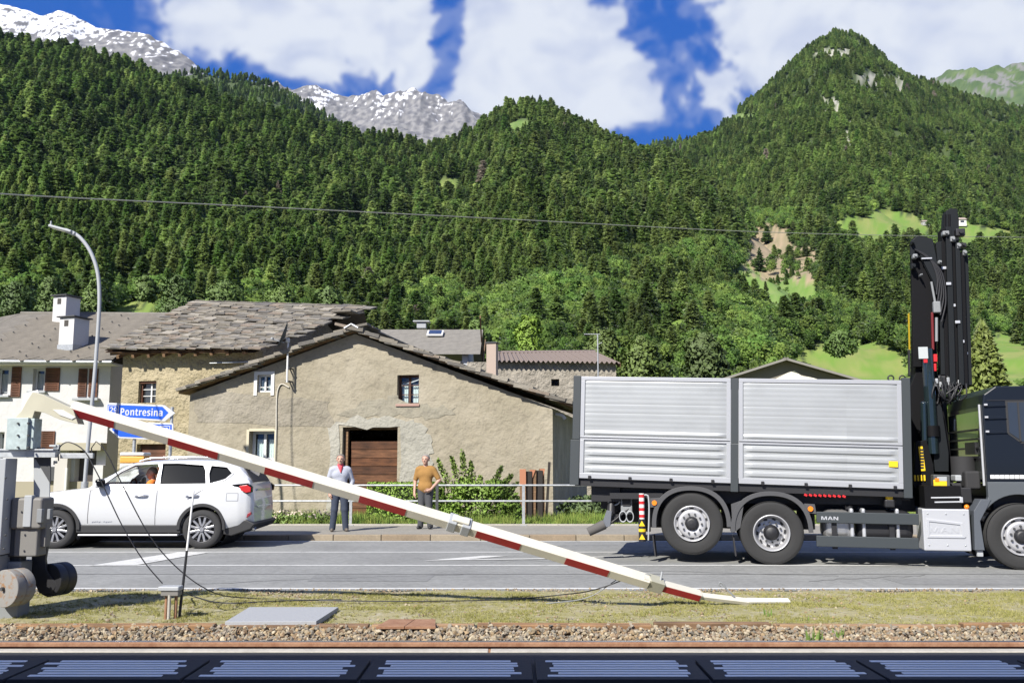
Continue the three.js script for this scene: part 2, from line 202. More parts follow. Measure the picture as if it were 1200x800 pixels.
function needleCone(seed, n, size, spread, bare, tiers) {               // unit height; small needle sprays all through a tiered cone
  const R = makeRandom(seed), P = [], C = [], lopsided = [0, 1, 2, 3, 4, 5, 6].map(() => 0.75 + 0.45 * R());
  for (let i = 0; i < n; i++) { const f = Math.pow(R(), 1.35), y = lerp(bare, 1, f), a = R() * 6.283, w = spread * (Math.pow(1 - f, 0.72) * (0.62 + 0.38 * (1 - ((y * tiers) % 1))) + 0.018) * lopsided[Math.floor(a * 1.1)], q = w * Math.sqrt(0.25 + 0.75 * R()), x = Math.cos(a) * q, z = Math.sin(a) * q, yy = y - q * 0.3;
    const s = size * (0.55 + 0.9 * R()), A = V(Math.cos(a) + (R() - 0.5) * 1.2, -0.35 + (R() - 0.5) * 1.2, Math.sin(a) + (R() - 0.5) * 1.2).normalize(), B = V(R() - 0.5, R() - 0.5, R() - 0.5).cross(A).normalize(), k = 0.65 + 0.7 * R();
    const q4 = [[-1, -0.35], [0.2, -0.6], [1.2, 0], [0.2, 0.6], [-1, 0.35]].map(([u, v]) => [x + s * (u * A.x + v * B.x), yy + s * (u * A.y + v * B.y), z + s * (u * A.z + v * B.z)]); P.push(...q4[0], ...q4[1], ...q4[2], ...q4[0], ...q4[2], ...q4[3], ...q4[0], ...q4[3], ...q4[4]); for (let c = 0; c < 9; c++) C.push(k, k, k); }
  for (let k = 0; k < 4; k++) { const a = k / 4 * 6.283, b = (k + 1) / 4 * 6.283, r = 0.011; P.push(Math.cos(a) * r, -0.03, Math.sin(a) * r, Math.cos(b) * r, -0.03, Math.sin(b) * r, 0, 0.97, 0); for (let i = 0; i < 3; i++) C.push(1.5, 1.15, 1.3); }
  const g = new THREE.BufferGeometry(); g.setAttribute('position', new THREE.Float32BufferAttribute(P, 3)); g.setAttribute('color', new THREE.Float32BufferAttribute(C, 3)); g.computeVertexNormals(); return leafNormals(g, 0, 0, 0.5);
}
const leafy = [leafCrown(11, 620, 0.03, 9), leafCrown(12, 620, 0.032, 13), leafCrown(13, 560, 0.032, 8, 0.06)];
{
  const kinds = [...firs, ...nearFirs, ...leafy], leafFrom = firs.length + nearFirs.length, lots = kinds.map(() => []);
  const M = new THREE.Matrix4(), Q = new THREE.Quaternion(), S = V(1, 1, 1), UP = V(0, 1, 0);
  function plant(h, count, a0, a1, t0, t1, opt) {
    for (let i = 0, guard = 0; i < count && guard < count * 6; guard++) {
      const a = rr(a0, a1), t = lerp(t0, t1, Math.pow(rnd(), opt.spread ?? 1)), p = h.p(a, t), [px, py] = bearing(p.x, p.y, p.z), k = openAt(px, py), d = -p.z;
      if (k === 0 || (k === 1 && rnd() < 0.97) || (k === 2 && rnd() < 0.8) || (k === 3 && rnd() < 0.85)) continue;
      if (d < opt.near) continue;
      const grove = fbm2(p.x / 90 + 40, d / 150, 3), leafShare = opt.leaf(px, py) + grove * 0.5, isLeaf = rnd() < leafShare;
      const stand = fbm2(p.x / 60 - 20, d / 60, 2);
      if (!isLeaf && stand < -0.62) continue;
      let H = isLeaf ? rr(7, 14) * opt.size : rr(11, 29) * opt.size * (1 + 0.2 * stand);
      if (k === 2) H *= 0.3; if (d < 560) H *= isLeaf ? 0.9 : 0.68;
      const kind = isLeaf ? leafFrom + Math.floor(rnd() * leafy.length) : d < 700 ? firs.length + Math.floor(rnd() * nearFirs.length) : Math.floor(rnd() * firs.length), fat = isLeaf ? rr(1.0, 1.5) : rr(1.6, 2.5);
      M.compose(V(p.x, p.y - 0.02 * H, p.z), Q.setFromAxisAngle(UP, rnd() * 6.283), S.set(H * fat, H, H * fat));
      const b = 1.3 * rr(0.7, 1.35) * (1 + 0.5 * grove) * (opt.tone ?? 1), c = isLeaf ? mix3([0.07, 0.13, 0.028], [0.14, 0.195, 0.045], Math.pow(rnd(), 1.5)) : rnd() < 0.2 + 0.5 * sstep(250, 700, px) + 0.2 * sstep(640, 420, d) + grove * 0.5 ? mix3([0.09, 0.145, 0.034], [0.145, 0.19, 0.054], rnd()) : mix3([0.05, 0.10, 0.02], [0.095, 0.145, 0.035], rnd());  // haze put into the crown colour: conifers turn paler towards the right
      if (!isLeaf && rnd() < 0.003) { c[0] = 0.16; c[1] = 0.14; c[2] = 0.11; }
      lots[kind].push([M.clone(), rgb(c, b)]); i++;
    }
  }
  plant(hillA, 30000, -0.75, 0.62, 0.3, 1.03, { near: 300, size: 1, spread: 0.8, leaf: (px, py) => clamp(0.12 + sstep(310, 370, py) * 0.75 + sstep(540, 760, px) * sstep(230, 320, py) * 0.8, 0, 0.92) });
  plant(hillA, 1500, -0.75, 0.62, 0.2, 0.55, { near: 230, size: 0.75, leaf: () => 0.95 });
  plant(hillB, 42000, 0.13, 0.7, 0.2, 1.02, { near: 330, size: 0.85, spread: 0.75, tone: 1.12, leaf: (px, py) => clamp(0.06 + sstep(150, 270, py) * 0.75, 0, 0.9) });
  plant(hillC, 9000, -0.45, 0.3, 0.4, 1.02, { near: 300, size: 0.9, leaf: () => 0.02 });
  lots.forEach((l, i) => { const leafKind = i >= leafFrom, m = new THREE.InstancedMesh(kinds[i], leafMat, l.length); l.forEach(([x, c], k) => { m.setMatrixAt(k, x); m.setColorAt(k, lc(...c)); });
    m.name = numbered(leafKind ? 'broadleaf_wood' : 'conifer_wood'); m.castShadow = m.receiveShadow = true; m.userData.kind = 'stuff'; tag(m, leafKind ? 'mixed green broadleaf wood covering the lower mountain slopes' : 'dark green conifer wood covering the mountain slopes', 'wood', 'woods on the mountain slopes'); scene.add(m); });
}

// ---------- level ground, track, verge, road, pavement ----------
const asphaltTex = (() => { const f = tileFbm(6, 5, 51), q = tileFbm(64, 3, 52, 0.8); return tex(768, 8, (u, v) => { const k = 1 + 0.26 * f(u, v) + 0.3 * q(u, v); return [0.20 * k, 0.202 * k, 0.193 * k]; }); })();
const asphalt = new THREE.MeshStandardMaterial({ map: asphaltTex, roughness: 0.92, bumpMap: fineBump, bumpScale: 0.004 });
const pavingTex = (() => { const f = tileFbm(4, 6, 55), q = tileFbm(48, 3, 56, 0.8); return tex(512, 5, (u, v) => { const k = 1 + 0.2 * f(u, v) + 0.25 * q(u, v); return [0.225 * k, 0.212 * k, 0.182 * k]; }); })();
const paving = new THREE.MeshStandardMaterial({ map: pavingTex, roughness: 0.95 });
const paint = new THREE.MeshStandardMaterial({ map: (() => { const f = tileFbm(8, 5, 61), q = tileFbm(40, 3, 62, 0.8); return tex(512, 3, (u, v) => mix3([0.50, 0.50, 0.475], [0.24, 0.24, 0.23], clamp(1.5 * f(u, v) + 1.2 * q(u, v) - 0.25))); })(), roughness: 0.85 });
const concrete = new THREE.MeshStandardMaterial({ map: (() => { const f = tileFbm(4, 6, 65), q = tileFbm(40, 3, 66, 0.8); return tex(512, 2.5, (u, v) => rgb([0.36, 0.34, 0.295], 1 + 0.35 * f(u, v) + 0.25 * q(u, v))); })(), roughness: 0.95, bumpMap: fineBump, bumpScale: 0.004 });
const rubber = mat(0.022, 0.023, 0.026, 0.75, { bumpMap: fineBump, bumpScale: 0.003 });
const galv = new THREE.MeshStandardMaterial({ color: lc(0.85, 0.85, 0.85), map: (() => { const f = tileFbm(10, 4, 71), q = tileFbm(5, 3, 72); return tex(256, 0.6, (u, v) => rgb([0.48, 0.50, 0.51], 1 + 0.3 * f(u, v) + 0.2 * q(u, v))); })(), roughness: 0.5, metalness: 0.55 });
const rust = new THREE.MeshStandardMaterial({ map: (() => { const f = tileFbm(8, 5, 75), q = tileFbm(30, 3, 76, 0.8); return tex(512, 1.1, (u, v) => mix3([0.20, 0.095, 0.05], [0.30, 0.17, 0.10], clamp(0.5 + f(u, v) + 0.6 * q(u, v)))); })(), roughness: 0.9, bumpMap: fineBump, bumpScale: 0.003 });
const timber = [0, 1, 2].map((i) => { const f = tileFbm(3, 6, 80 + i), base = [[0.22, 0.125, 0.06], [0.16, 0.095, 0.05], [0.26, 0.165, 0.09]][i]; return new THREE.MeshStandardMaterial({ map: tex(256, 1.3, (u, v) => rgb(base, clamp(1 + 0.9 * f(u, v * 6 % 1) + 0.4 * f(v, u), 0.4, 1.7))), roughness: 0.9, bumpMap: fineBump, bumpScale: 0.006 }); });
const blackPaint = mat(0.018, 0.018, 0.02, 0.45), steel = mat(0.5, 0.5, 0.5, 0.32, { metal: 0.95 });

const roadEdge = -12.62, kerbZ = -20.62, pavZ = -23.72;
{
  const f = tileFbm(8, 6, 41), q = tileFbm(32, 4, 42);
  const grassTex = tex(512, 6, (u, v) => { const k = clamp(0.5 + 0.9 * f(u, v)), m = clamp(0.5 + 0.9 * q(u, v)); return mix3(mix3([0.13, 0.17, 0.035], [0.22, 0.23, 0.08], k), [0.30, 0.28, 0.18], clamp(m * 1.6 - 0.95) * 0.8); });
  const meadowMat = new THREE.MeshStandardMaterial({ map: grassTex, roughness: 1 });
  structure('ground', sheet((u, v) => { const d = lerp(23.7, 152, Math.pow(v, 1.6)), x = lerp(-1, 1, u) * (60 + d * 1.1); return V(x, 0.1 + 3.6 * Math.pow(clamp((d - 40) / 90), 1.3) + (d > 26 ? 0.04 * n2(x * 0.4, d * 0.4) : 0), -d); }, 90, 40), meadowMat);
  structure('ground', flat([[-140, -7.0], [140, -7.0], [140, 60], [-140, 60]], -0.02), paving);
}
const road = structure('road', flat([[-150, roadEdge], [150, roadEdge], [150, kerbZ], [-150, kerbZ]], 0), asphalt);
function stripe(name, z0, w, x0, x1, dz = 0) { return part(name, flat([[x0, z0 + w / 2], [x1, z0 + dz + w / 2], [x1, z0 + dz - w / 2], [x0, z0 - w / 2]], 0.004), paint, road); }
stripe('edge_line', -12.8, 0.13, -90, 90); stripe('edge_line', -20.42, 0.12, -90, 90);
stripe('lane_line', -15.66, 0.12, -5.9, 60, 0); stripe('lane_line', -17.98, 0.12, -90, 60); stripe('lane_line', -15.66, 0.12, -5.93, -80, 1.2);
const paintedPatch = (name, pts) => part(name, flat(pts.map(([x, y]) => { const p = onGround(x, y); return [p.x, p.z]; }), 0.008), paint, road);
paintedPatch('hatch_marking', [[104, 663.2], [158, 662.6], [244, 647.6], [208, 647.4]]);
paintedPatch('hatch_marking', [[496, 657.2], [540, 656.4], [596, 651.4], [566, 651.4]]);
paintedPatch('taper_line', [[540, 656.6], [640, 655.2], [760, 651.6], [760, 650.8], [640, 654.2], [540, 655.7]]);
for (const [x0, z0, n, dx, dz] of [[-4.5, -13.3, 26, 0.16, -0.05], [1.2, -14.9, 30, 0.13, 0.03], [4.2, -13.6, 18, 0.12, -0.07], [-1.6, -16.6, 22, 0.15, 0.05], [-0.4, -19.0, 20, 0.14, -0.03]]) { const up = [], lo = []; let x = x0, z = z0; for (let i = 0; i < n; i++) { const w = 0.006 + 0.008 * rnd(); up.push([x, z - w]); lo.unshift([x, z + w]); x += dx * rr(0.6, 1.3); z += dz * rr(-0.8, 2.2); } part('crack', flat([...lo.reverse(), ...up.reverse()], 0.003), mat(0.07, 0.07, 0.07, 0.95), road); }
for (const [x0, x1, z0, z1] of [[-2.9, -1.2, -13.6, -14.3], [2.3, 3.4, -19.0, -20.2], [5.4, 7.6, -13.2, -13.9]]) part('asphalt_patch', flat([[x0, z0], [x1, z0 + 0.03], [x1 + 0.05, z1], [x0 - 0.03, z1]], 0.003), new THREE.MeshStandardMaterial({ map: asphaltTex, color: lc(0.88, 0.88, 0.89), roughness: 0.92 }), road);
part('repair_seam', flat([[-60, -14.45], [60, -14.40], [60, -14.44], [-60, -14.49]], 0.004), mat(0.14, 0.14, 0.14, 0.9), road);
structure('pavement', box(300, 0.3, kerbZ - 0.2 - pavZ, 0, 0.12 - 0.15, (kerbZ - 0.2 + pavZ) / 2), paving);
{
  const kerb = structure('kerb', box(300, 0.2, 0.02, 0, -0.02, kerbZ - 0.18), concrete), tone = [0, 1, 2].map((i) => new THREE.MeshStandardMaterial({ map: concrete.map, color: lc(...[[0.66, 0.57, 0.46], [0.62, 0.51, 0.40], [0.68, 0.60, 0.50]][i]), roughness: 0.95 }));
  for (let i = 0, x = -22; x < 22; i++) { const w = rr(0.9, 1.1); part('kerb_stone', rbox(w - 0.012, 0.24, 0.175, x + w / 2, 0.005 + rr(-0.004, 0.004), kerbZ - 0.09, 0.015), tone[i % 3], kerb); x += w; }
  part('back_edging', box(300, 0.14, 0.08, 0, 0.09, pavZ - 0.04), concrete, kerb);
}
// railway: ballast, rail, crossing panels
const railZ = -8.74;
{
  const bed = structure('track_bed', sheet((u, v) => { const x = lerp(-40, 40, u), z = lerp(-8.6, -9.95, v); return V(x, -0.075 + 0.03 * n2(x * 1.3, z * 2), z); }, 120, 6), mat(0.22, 0.19, 0.15, 1));
  const prof = [[-0.06, -0.1], [0.06, -0.1], [0.06, -0.085], [0.012, -0.07], [0.01, 0.01], [0.036, 0.022], [0.036, 0.05], [0.03, 0.058], [-0.03, 0.058], [-0.036, 0.05], [-0.036, 0.022], [-0.01, 0.01], [-0.012, -0.07], [-0.06, -0.085]];
  for (const [z, l] of [[railZ, 0], [railZ + 1.8, 1]]) { const r = structure('rail', put(poly(prof, 90), -45, 0, z, 0, Math.PI / 2), rust); part('running_surface', box(90, 0.004, 0.05, 0, 0.0605, z), steel, r); }
  const slabs = structure('crossing_deck', box(90, 0.18, 1.3, 0, -0.085, railZ + 0.22 + 0.65), rubber);
  for (let i = -9; i < 9; i++) part('edge_beam', rbox(4.98, 0.16, 0.13, i * 5 + 2.3, -0.068, railZ + 0.14, 0.008), concrete, slabs);
  const ribMat = mat(0.86, 0.86, 0.83, 0.5), W = 1.335;
  for (let i = -6; i < 6; i++) { const x0 = i * W + 0.13 * W, pnl = part('crossing_panel', rbox(W - 0.03, 0.05, 0.72, x0 + W / 2, 0.012, railZ + 1.03, 0.006), rubber, slabs);
    for (let k = 0; k < 7; k++) part('rib', rbox(W - 0.26 - 0.05 * ((i + k) & 1), 0.016, 0.046, x0 + W / 2 + 0.03 * ((k * 7 + i * 3) % 3 - 1), 0.0355, railZ + 0.755 + k * 0.088, 0.005), ribMat, pnl); }
  // ballast stones
  const stone = [0, 1, 2].map((s) => { const g = new THREE.IcosahedronGeometry(1, 2), R = makeRandom(90 + s), p = g.attributes.position, c = Array.from({ length: 12 }, () => [V(R() - 0.5, R() - 0.5, R() - 0.5).normalize(), 0.42 + 0.3 * R()]); for (let i = 0; i < p.count; i++) { const v = V(p.getX(i), p.getY(i), p.getZ(i)); for (const [n, d] of c) { const e = v.dot(n) - d; if (e > 0) v.addScaledVector(n, -e); } p.setXYZ(i, v.x, v.y * 0.8, v.z); } return toCreasedNormals(g, 0.35); });
  const pale = [[0.29, 0.235, 0.155], [0.23, 0.195, 0.15], [0.36, 0.305, 0.215], [0.19, 0.13, 0.08], [0.27, 0.195, 0.11], [0.19, 0.17, 0.135]], Q = new THREE.Quaternion(), M = new THREE.Matrix4(), E = new THREE.Euler();
  function scatter(name, label, n, place) { stone.forEach((g, s) => { const m = new THREE.InstancedMesh(g, new THREE.MeshStandardMaterial({ color: 0xffffff, roughness: 0.95 }), n); for (let i = 0; i < n; i++) { const [x, y, z, r] = place(); Q.setFromEuler(E.set(rnd() * 6, rnd() * 6, rnd() * 6)); M.compose(V(x, y, z), Q, V(r, r * rr(0.7, 1), r * rr(0.8, 1.3))); m.setMatrixAt(i, M); m.setColorAt(i, lc(...rgb(pale[Math.floor(rnd() * 6)], rr(0.75, 1.15)))); } m.name = numbered(name); m.userData.kind = 'stuff'; m.castShadow = m.receiveShadow = true; tag(m, label, 'gravel', label); scene.add(m); }); }
  scatter('track_ballast', 'beige and grey ballast stones beside the rail', 6500, () => { const x = rr(-9, 9), z = rr(railZ - 0.09, -9.78); return [x, -0.05 + rnd() * 0.055 + 0.03 * sstep(-9.3, -9.8, z), z, rr(0.014, 0.034)]; });
  scatter('roadside_gravel', 'small pale stones along the road edge and verge', 3000, () => { const x = rr(-10, 10), k = rnd(); return k < 0.75 ? [x, 0.0 + rnd() * 0.012, rr(-12.70, -11.9), rr(0.006, 0.02)] : [x, vergeY(x, -11) , rr(-10.1, -12.2), rr(0.006, 0.02)]; });
  function vergeY(x, z) { return 0.012 + 0.022 * n2(x * 0.8, z * 0.8); }
  const f = tileFbm(6, 6, 101), q = tileFbm(28, 4, 102, 0.7);
  const vt = tex(768, 5, (u, v) => { const k = clamp(0.5 + 1.1 * f(u, v)), m = clamp(0.45 + 1.0 * q(u, v)); return mix3(mix3([0.22, 0.205, 0.075], [0.28, 0.25, 0.14], k), [0.36, 0.33, 0.27], clamp(m * 1.8 - 0.85) * 0.85); });
  structure('verge', sheet((u, v) => { const x = lerp(-40, 40, u), z = lerp(-9.86, -12.64, v); return V(x, v > 0.97 ? -0.03 : vergeY(x, z), z); }, 200, 16), new THREE.MeshStandardMaterial({ map: vt, roughness: 1, bumpMap: fineBump, bumpScale: 0.02 }));
  // edging boards beside the ballast
  const edging = structure('track_edging', box(80, 0.06, 0.05, 0, -0.06, -9.85), timber[1]);
  for (let x = -10, i = 0; x < 10; i++) { const w = rr(0.9, 2.3); part('edging_board', rbox(w - rr(0.01, 0.05), 0.09, 0.13, x + w / 2, 0.0 + rr(-0.012, 0.012), -9.80 + rr(-0.015, 0.015), 0.012, rr(-0.08, 0.08), rr(-0.006, 0.006), rr(-0.004, 0.004)), timber[i * 7 % 3], edging); x += w; }
  // grass
  function tuft(seed, n, h, lean) { const R = makeRandom(seed), P = []; for (let i = 0; i < n; i++) { const a = R() * 6.28, r = 0.25 * R(), x = Math.cos(a) * r, z = Math.sin(a) * r, b = R() * 6.28, w = 0.035 + 0.03 * R(), l = lean * R(), H = h * (0.5 + 0.6 * R()), tx = x + Math.cos(a) * l, tz = z + Math.sin(a) * l; P.push(x - Math.cos(b) * w, 0, z - Math.sin(b) * w, x + Math.cos(b) * w, 0, z + Math.sin(b) * w, tx, H, tz); } const g = new THREE.BufferGeometry(); g.setAttribute('position', new THREE.Float32BufferAttribute(P, 3)); g.computeVertexNormals(); return g; }
  const tufts = [tuft(1, 9, 1, 0.5), tuft(2, 11, 1, 0.7)], blade = new THREE.MeshStandardMaterial({ color: 0xffffff, roughness: 0.9, side: THREE.DoubleSide });
  function grow(name, label, n, place) { tufts.forEach((g) => { const m = new THREE.InstancedMesh(g, blade, n); let k = 0; for (let i = 0; i < n; i++) { const [x, y, z, h, w, c] = place(); Q.setFromEuler(E.set(0, rnd() * 6, 0)); M.compose(V(x, y, z), Q, V(w, h, w)); m.setMatrixAt(k, M); m.setColorAt(k++, lc(...c)); } m.name = numbered(name); m.userData.kind = 'stuff'; m.castShadow = m.receiveShadow = true; tag(m, label, 'grass', label); scene.add(m); }); }
  grow('verge_grass', 'short dry yellow-green grass on the verge by the track', 15000, () => { let x, z, d; do { x = rr(-9, 9); z = rr(-9.9, -12.25); d = fbm2(x * 0.7 + 3, z * 1.4, 3) + 0.25 * n2(x * 5, z * 5); } while (d < -0.12 - 0.3 * sstep(2, 6, x) && rnd() < 0.9); return [x, vergeY(x, z) - 0.004, z, rr(0.012, 0.035) * (1 + Math.max(0, d)), rr(0.03, 0.06), mix3([0.21, 0.21, 0.05], [0.34, 0.31, 0.12], clamp(rnd() - d * 0.4))]; });
  grow('roadside_grass', 'fresh green grass strip behind the pavement railing', 9000, () => { const x = rr(-12, 14), z = rr(pavZ - 0.1, -26.6); return [x, 0.09, z, rr(0.1, 0.3) * (1 + 0.5 * n2(x, z)), rr(0.12, 0.25), mix3([0.10, 0.19, 0.025], [0.24, 0.28, 0.06], rnd())]; });
  // single weeds that stand out on the verge and ballast
  for (const [px, py, h, lab] of [[900, 722, 0.13, 'taller green weed on the verge beyond the beam tip'], [942, 728, 0.1, 'small green weed beside the edging boards'], [955, 749, 0.16, 'green weed sprouting between ballast stones and rail'], [983, 745, 0.13, 'low green weed among the ballast stones']]) { const p = onGround(px, py); const g = tuft(px, 16, h, 0.09); g.scale(0.35, 1, 0.35); solo('weed', put(g, p.x, -0.04, p.z), mat(0.13, 0.2, 0.04, 0.9, { side: THREE.DoubleSide }), lab, 'weed', 'weeds by the track'); }
}

// ---------- fallen level crossing barrier ----------
const cream = new THREE.MeshPhysicalMaterial({ map: (() => { const f = tileFbm(6, 5, 111), q = tileFbm(40, 3, 112, 0.8); return tex(256, 1.6, (u, v) => rgb([0.54, 0.515, 0.43], 1 + 0.10 * f(u, v) - 0.25 * clamp(q(u, v) - 0.25))); })(), roughness: 0.5, clearcoat: 0.15 });
const redPaint = new THREE.MeshPhysicalMaterial({ map: (() => { const f = tileFbm(6, 5, 115); return tex(128, 1, (u, v) => rgb([0.30, 0.018, 0.022], 1 + 0.3 * f(u, v))); })(), roughness: 0.45 });
const greyPaint = mat(0.20, 0.21, 0.215, 0.6), taupe = mat(0.165, 0.158, 0.145, 0.65), paleGrey = mat(0.32, 0.335, 0.345, 0.55), darkGrey = mat(0.05, 0.052, 0.055, 0.6);
{
  const D = 10.4, k = D / FOCAL, O = at(20, 722, D), b = thing('crossing_barrier', 'broken level crossing barrier, its cream and red beam fallen across the verge', 'barrier', [O.x, 0, O.z]);
  const L = (px, py, z = 0) => { const p = at(px, py, D - z); return V(p.x - O.x, p.y, p.z - O.z); };        // local point, z towards the track
  const blk = (x0, y0, x1, y1, z0, z1, r = 0.006) => { const p = L(x0, y0, z0), q = L(x1, y1, z0); return rbox(Math.abs(q.x - p.x), Math.abs(p.y - q.y), z1 - z0, (p.x + q.x) / 2, (p.y + q.y) / 2, (z0 + z1) / 2, r); };
  part('foot_plate', blk(-30, 722, 42, 727, -0.28, 0.2), darkGrey, b);
  part('pedestal', blk(-14, 655, 34, 722, -0.16, 0.1, 0.02), greyPaint, b);
  part('pedestal_web', blk(10, 585, 30, 672, -0.12, 0.02, 0.02), darkGrey, b);
  const cab = part('front_cover', blk(-60, 537, 13, 648, 0.06, 0.3, 0.01), paleGrey, b);
  part('lower_cover', blk(-58, 649, 9, 690, 0.05, 0.27, 0.01), greyPaint, b);
  for (const [x, y] of [[6, 560], [8, 585], [7, 608], [6, 627], [4, 643]]) { const p = L(x, y, 0.3); part('rivet', put(new THREE.SphereGeometry(0.011, 8, 6), p.x, p.y, 0.3), darkGrey, cab); }
  const mb = part('drive_housing', [blk(28, 582, 62, 618, -0.12, 0.16, 0.03), blk(29, 616, 54, 650, -0.1, 0.12, 0.02), blk(50, 612, 58, 640, -0.06, 0.05, 0.01)], taupe, b);
  part('housing_ridge', blk(32, 580, 39, 617, 0.1, 0.175, 0.01), paleGrey, mb); part('hinge', [blk(46, 596, 51, 612, 0.12, 0.18), blk(58, 596, 61, 608, 0.12, 0.18)], greyPaint, mb); part('dark_door', blk(15, 583, 33, 650, -0.12, 0.1, 0.02), darkGrey, mb);
  // weight arms and the two round counterweights
  const disc = (px, py, z, r, l, rust) => { const p = L(px, py, z), w = part('counterweight', put(lathe([[0, 0], [r * 0.97, 0], [r, 0.012], [r, l * 0.42], [r * 0.93, l * 0.46], [r * 0.93, l * 0.52], [r, l * 0.56], [r, l - 0.015], [r * 0.96, l], [0, l]], 40), p.x, p.y, z - l, Math.PI / 2, -0.35), rust, b); return [w, p]; };
  const weightMat = new THREE.MeshStandardMaterial({ map: (() => { const f = tileFbm(5, 5, 121), q = tileFbm(16, 4, 122, 0.7); return tex(256, 0.5, (u, v) => mix3([0.22, 0.215, 0.20], [0.23, 0.125, 0.055], clamp(3.0 * f(u, v) + 1.5 * q(u, v) - 0.15))); })(), roughness: 0.8 });
  const [w1, p1] = disc(12, 690, 0.3, 0.195, 0.24, weightMat); part('axle_nut', put(new THREE.CylinderGeometry(0.02, 0.02, 0.05, 6), p1.x - 0.085, p1.y, 0.3 - 0.24 + 0.235, Math.PI / 2, -0.35), darkGrey, w1);
  disc(64, 680, -0.18, 0.18, 0.24, blackPaint);
  const arm = (list, z, t) => put(poly(list.map(([x, y]) => { const p = L(x, y, z); return [p.x, p.y]; }), t, 0.004), 0, 0, z);
  part('weight_arm', arm([[40, 640], [56, 618], [60, 622], [54, 655], [56, 668], [68, 684], [62, 694], [48, 694], [38, 672]], -0.2, 0.04), blackPaint, b);
  part('weight_arm', arm([[-4, 640], [10, 640], [8, 676], [16, 684], [10, 694], [-8, 690]], 0.05, 0.04), blackPaint, b);
  // cross rail, gusset, bolted bracket
  part('cross_rail', [blk(-60, 528, 68, 536, 0.0, 0.08, 0.004), blk(-60, 526, 68, 528, -0.02, 0.1, 0.002)], galv, b);
  part('cross_rail', [blk(72, 531, 110, 537, -0.04, 0.0, 0.004)], galv, b);
  part('gusset_plate', arm([[40, 536], [58, 536], [58, 582], [40, 582]], -0.05, 0.012), paleGrey, b);
  part('gusset_plate', arm([[41, 536], [59, 536], [59, 566]], -0.03, 0.012), darkGrey, b);
  const br = part('bolted_bracket', [blk(16, 490, 38, 527, 0.02, 0.16, 0.006), blk(38, 491, 47, 526, -0.05, 0.12, 0.006)], new THREE.MeshStandardMaterial({ map: galv.map, color: lc(0.75, 0.85, 0.83), roughness: 0.6, metalness: 0.3 }), b);
  for (const x of [21, 33]) for (const y of [496, 510, 524]) { const p = L(x, y, 0.16); part('bolt', put(new THREE.CylinderGeometry(0.011, 0.011, 0.03, 6), p.x, p.y, 0.165, Math.PI / 2), darkGrey, br); }
  part('hinge_foot', arm([[36, 530], [38, 525], [52, 525], [57, 530]], -0.08, 0.1), blackPaint, b);
  part('cable_clamp', [blk(58, 521, 66, 523.5, -0.02, 0.0), blk(64, 521, 70, 532, -0.06, -0.02), blk(64, 540, 67, 543, -0.04, -0.01)], paleGrey, b);
  // curved root of the beam, twisted where it failed
  const root = [[25, 491], [33, 483], [40, 470], [46, 461], [58, 464], [92, 480], [98, 497], [78, 492], [60, 484], [48, 482], [45, 491]];
  part('beam_root', arm(root, -0.07, 0.15), new THREE.MeshPhysicalMaterial({ map: cream.map, color: lc(0.74, 0.74, 0.68), roughness: 0.6 }), b);
  for (const [l, z] of [[[[62, 480], [74, 481], [88, 489], [84, 491], [70, 486]], 0.085], [[[25, 480], [28, 462], [44, 457], [46, 462], [32, 474], [27, 489]], -0.1]]) part('torn_edge', arm(l, z, 0.006), mat(0.55, 0.55, 0.52, 0.5), b);
  // the beam: a tilted box section, cream above, with red bands on the lower face
  const A = L(84, 478, 0.0), B = L(760, 681.5, -0.62), dir = B.clone().sub(A), len = dir.length(); dir.normalize();
  const zAxis = V(0, 0, 1).addScaledVector(dir, -dir.z).normalize(), yAxis = zAxis.clone().cross(dir).normalize();
  const rot = new THREE.Matrix4().makeBasis(dir, yAxis, zAxis);
  const place = (g) => g.applyMatrix4(rot).translate(A.x, A.y, A.z);
  const hT = 0.138, wT = 0.11;
  const mainBeam = part('beam', place(rbox(len, wT, hT, len / 2, 0, 0, 0.006, 0.67)), cream, b);
  const front = (x0, x1, y0, y1) => place(put(box(x1 - x0, y1 - y0, 0.004), (x0 + x1) / 2, (y0 + y1) / 2, hT / 2 + 0.0025).rotateX(0.67));
  const red = [[0.005, 0.075], [0.166, 0.25], [0.33, 0.412], [0.492, 0.572], [0.695, 0.772], [0.852, 0.928]];
  for (const [s, e] of red) part('red_band', front(s * len, e * len, -wT / 2 + 0.008, wT / 2 - 0.002), redPaint, mainBeam);
  for (const s of [0.652, 0.676]) part('clamp', place(rbox(0.1, wT + 0.03, hT + 0.03, s * len, 0, 0, 0.01, 0.67)), paleGrey, mainBeam);
  part('clamp_box', place(rbox(0.2, 0.04, 0.1, 0.665 * len, wT / 2 + 0.02, 0, 0.015).rotateX(0.67)), cream, mainBeam);
  // bent end lying on the verge
  const T = [L(752, 679, -0.62), L(775, 686, -0.68), L(820, 698, -0.8), L(880, 706, -0.95)].map((p, i) => p.setY(Math.max(p.y, 0.07 - i * 0.012)));
  const seg = (p, q, w, h) => { const d = q.clone().sub(p), l = d.length(), g = rbox(l + 0.02, h, w, l / 2, 0, 0, 0.006, 0.5); g.applyQuaternion(new THREE.Quaternion().setFromUnitVectors(V(1, 0, 0), d.normalize())); return g.translate(p.x, p.y, p.z); };
  part('bent_end', [seg(T[0], T[1], 0.13, 0.12), seg(T[1], T[2], 0.115, 0.09), seg(T[2], T[3], 0.09, 0.045)], cream, b);
  part('red_band', (() => { const d = T[2].clone().sub(T[1]), l = d.length(), g = box(l * 0.95, 0.075, 0.004, l / 2, 0, 0.0605).rotateX(0.5); g.applyQuaternion(new THREE.Quaternion().setFromUnitVectors(V(1, 0, 0), d.normalize())); return g.translate(T[1].x, T[1].y, T[1].z); })(), redPaint, b);
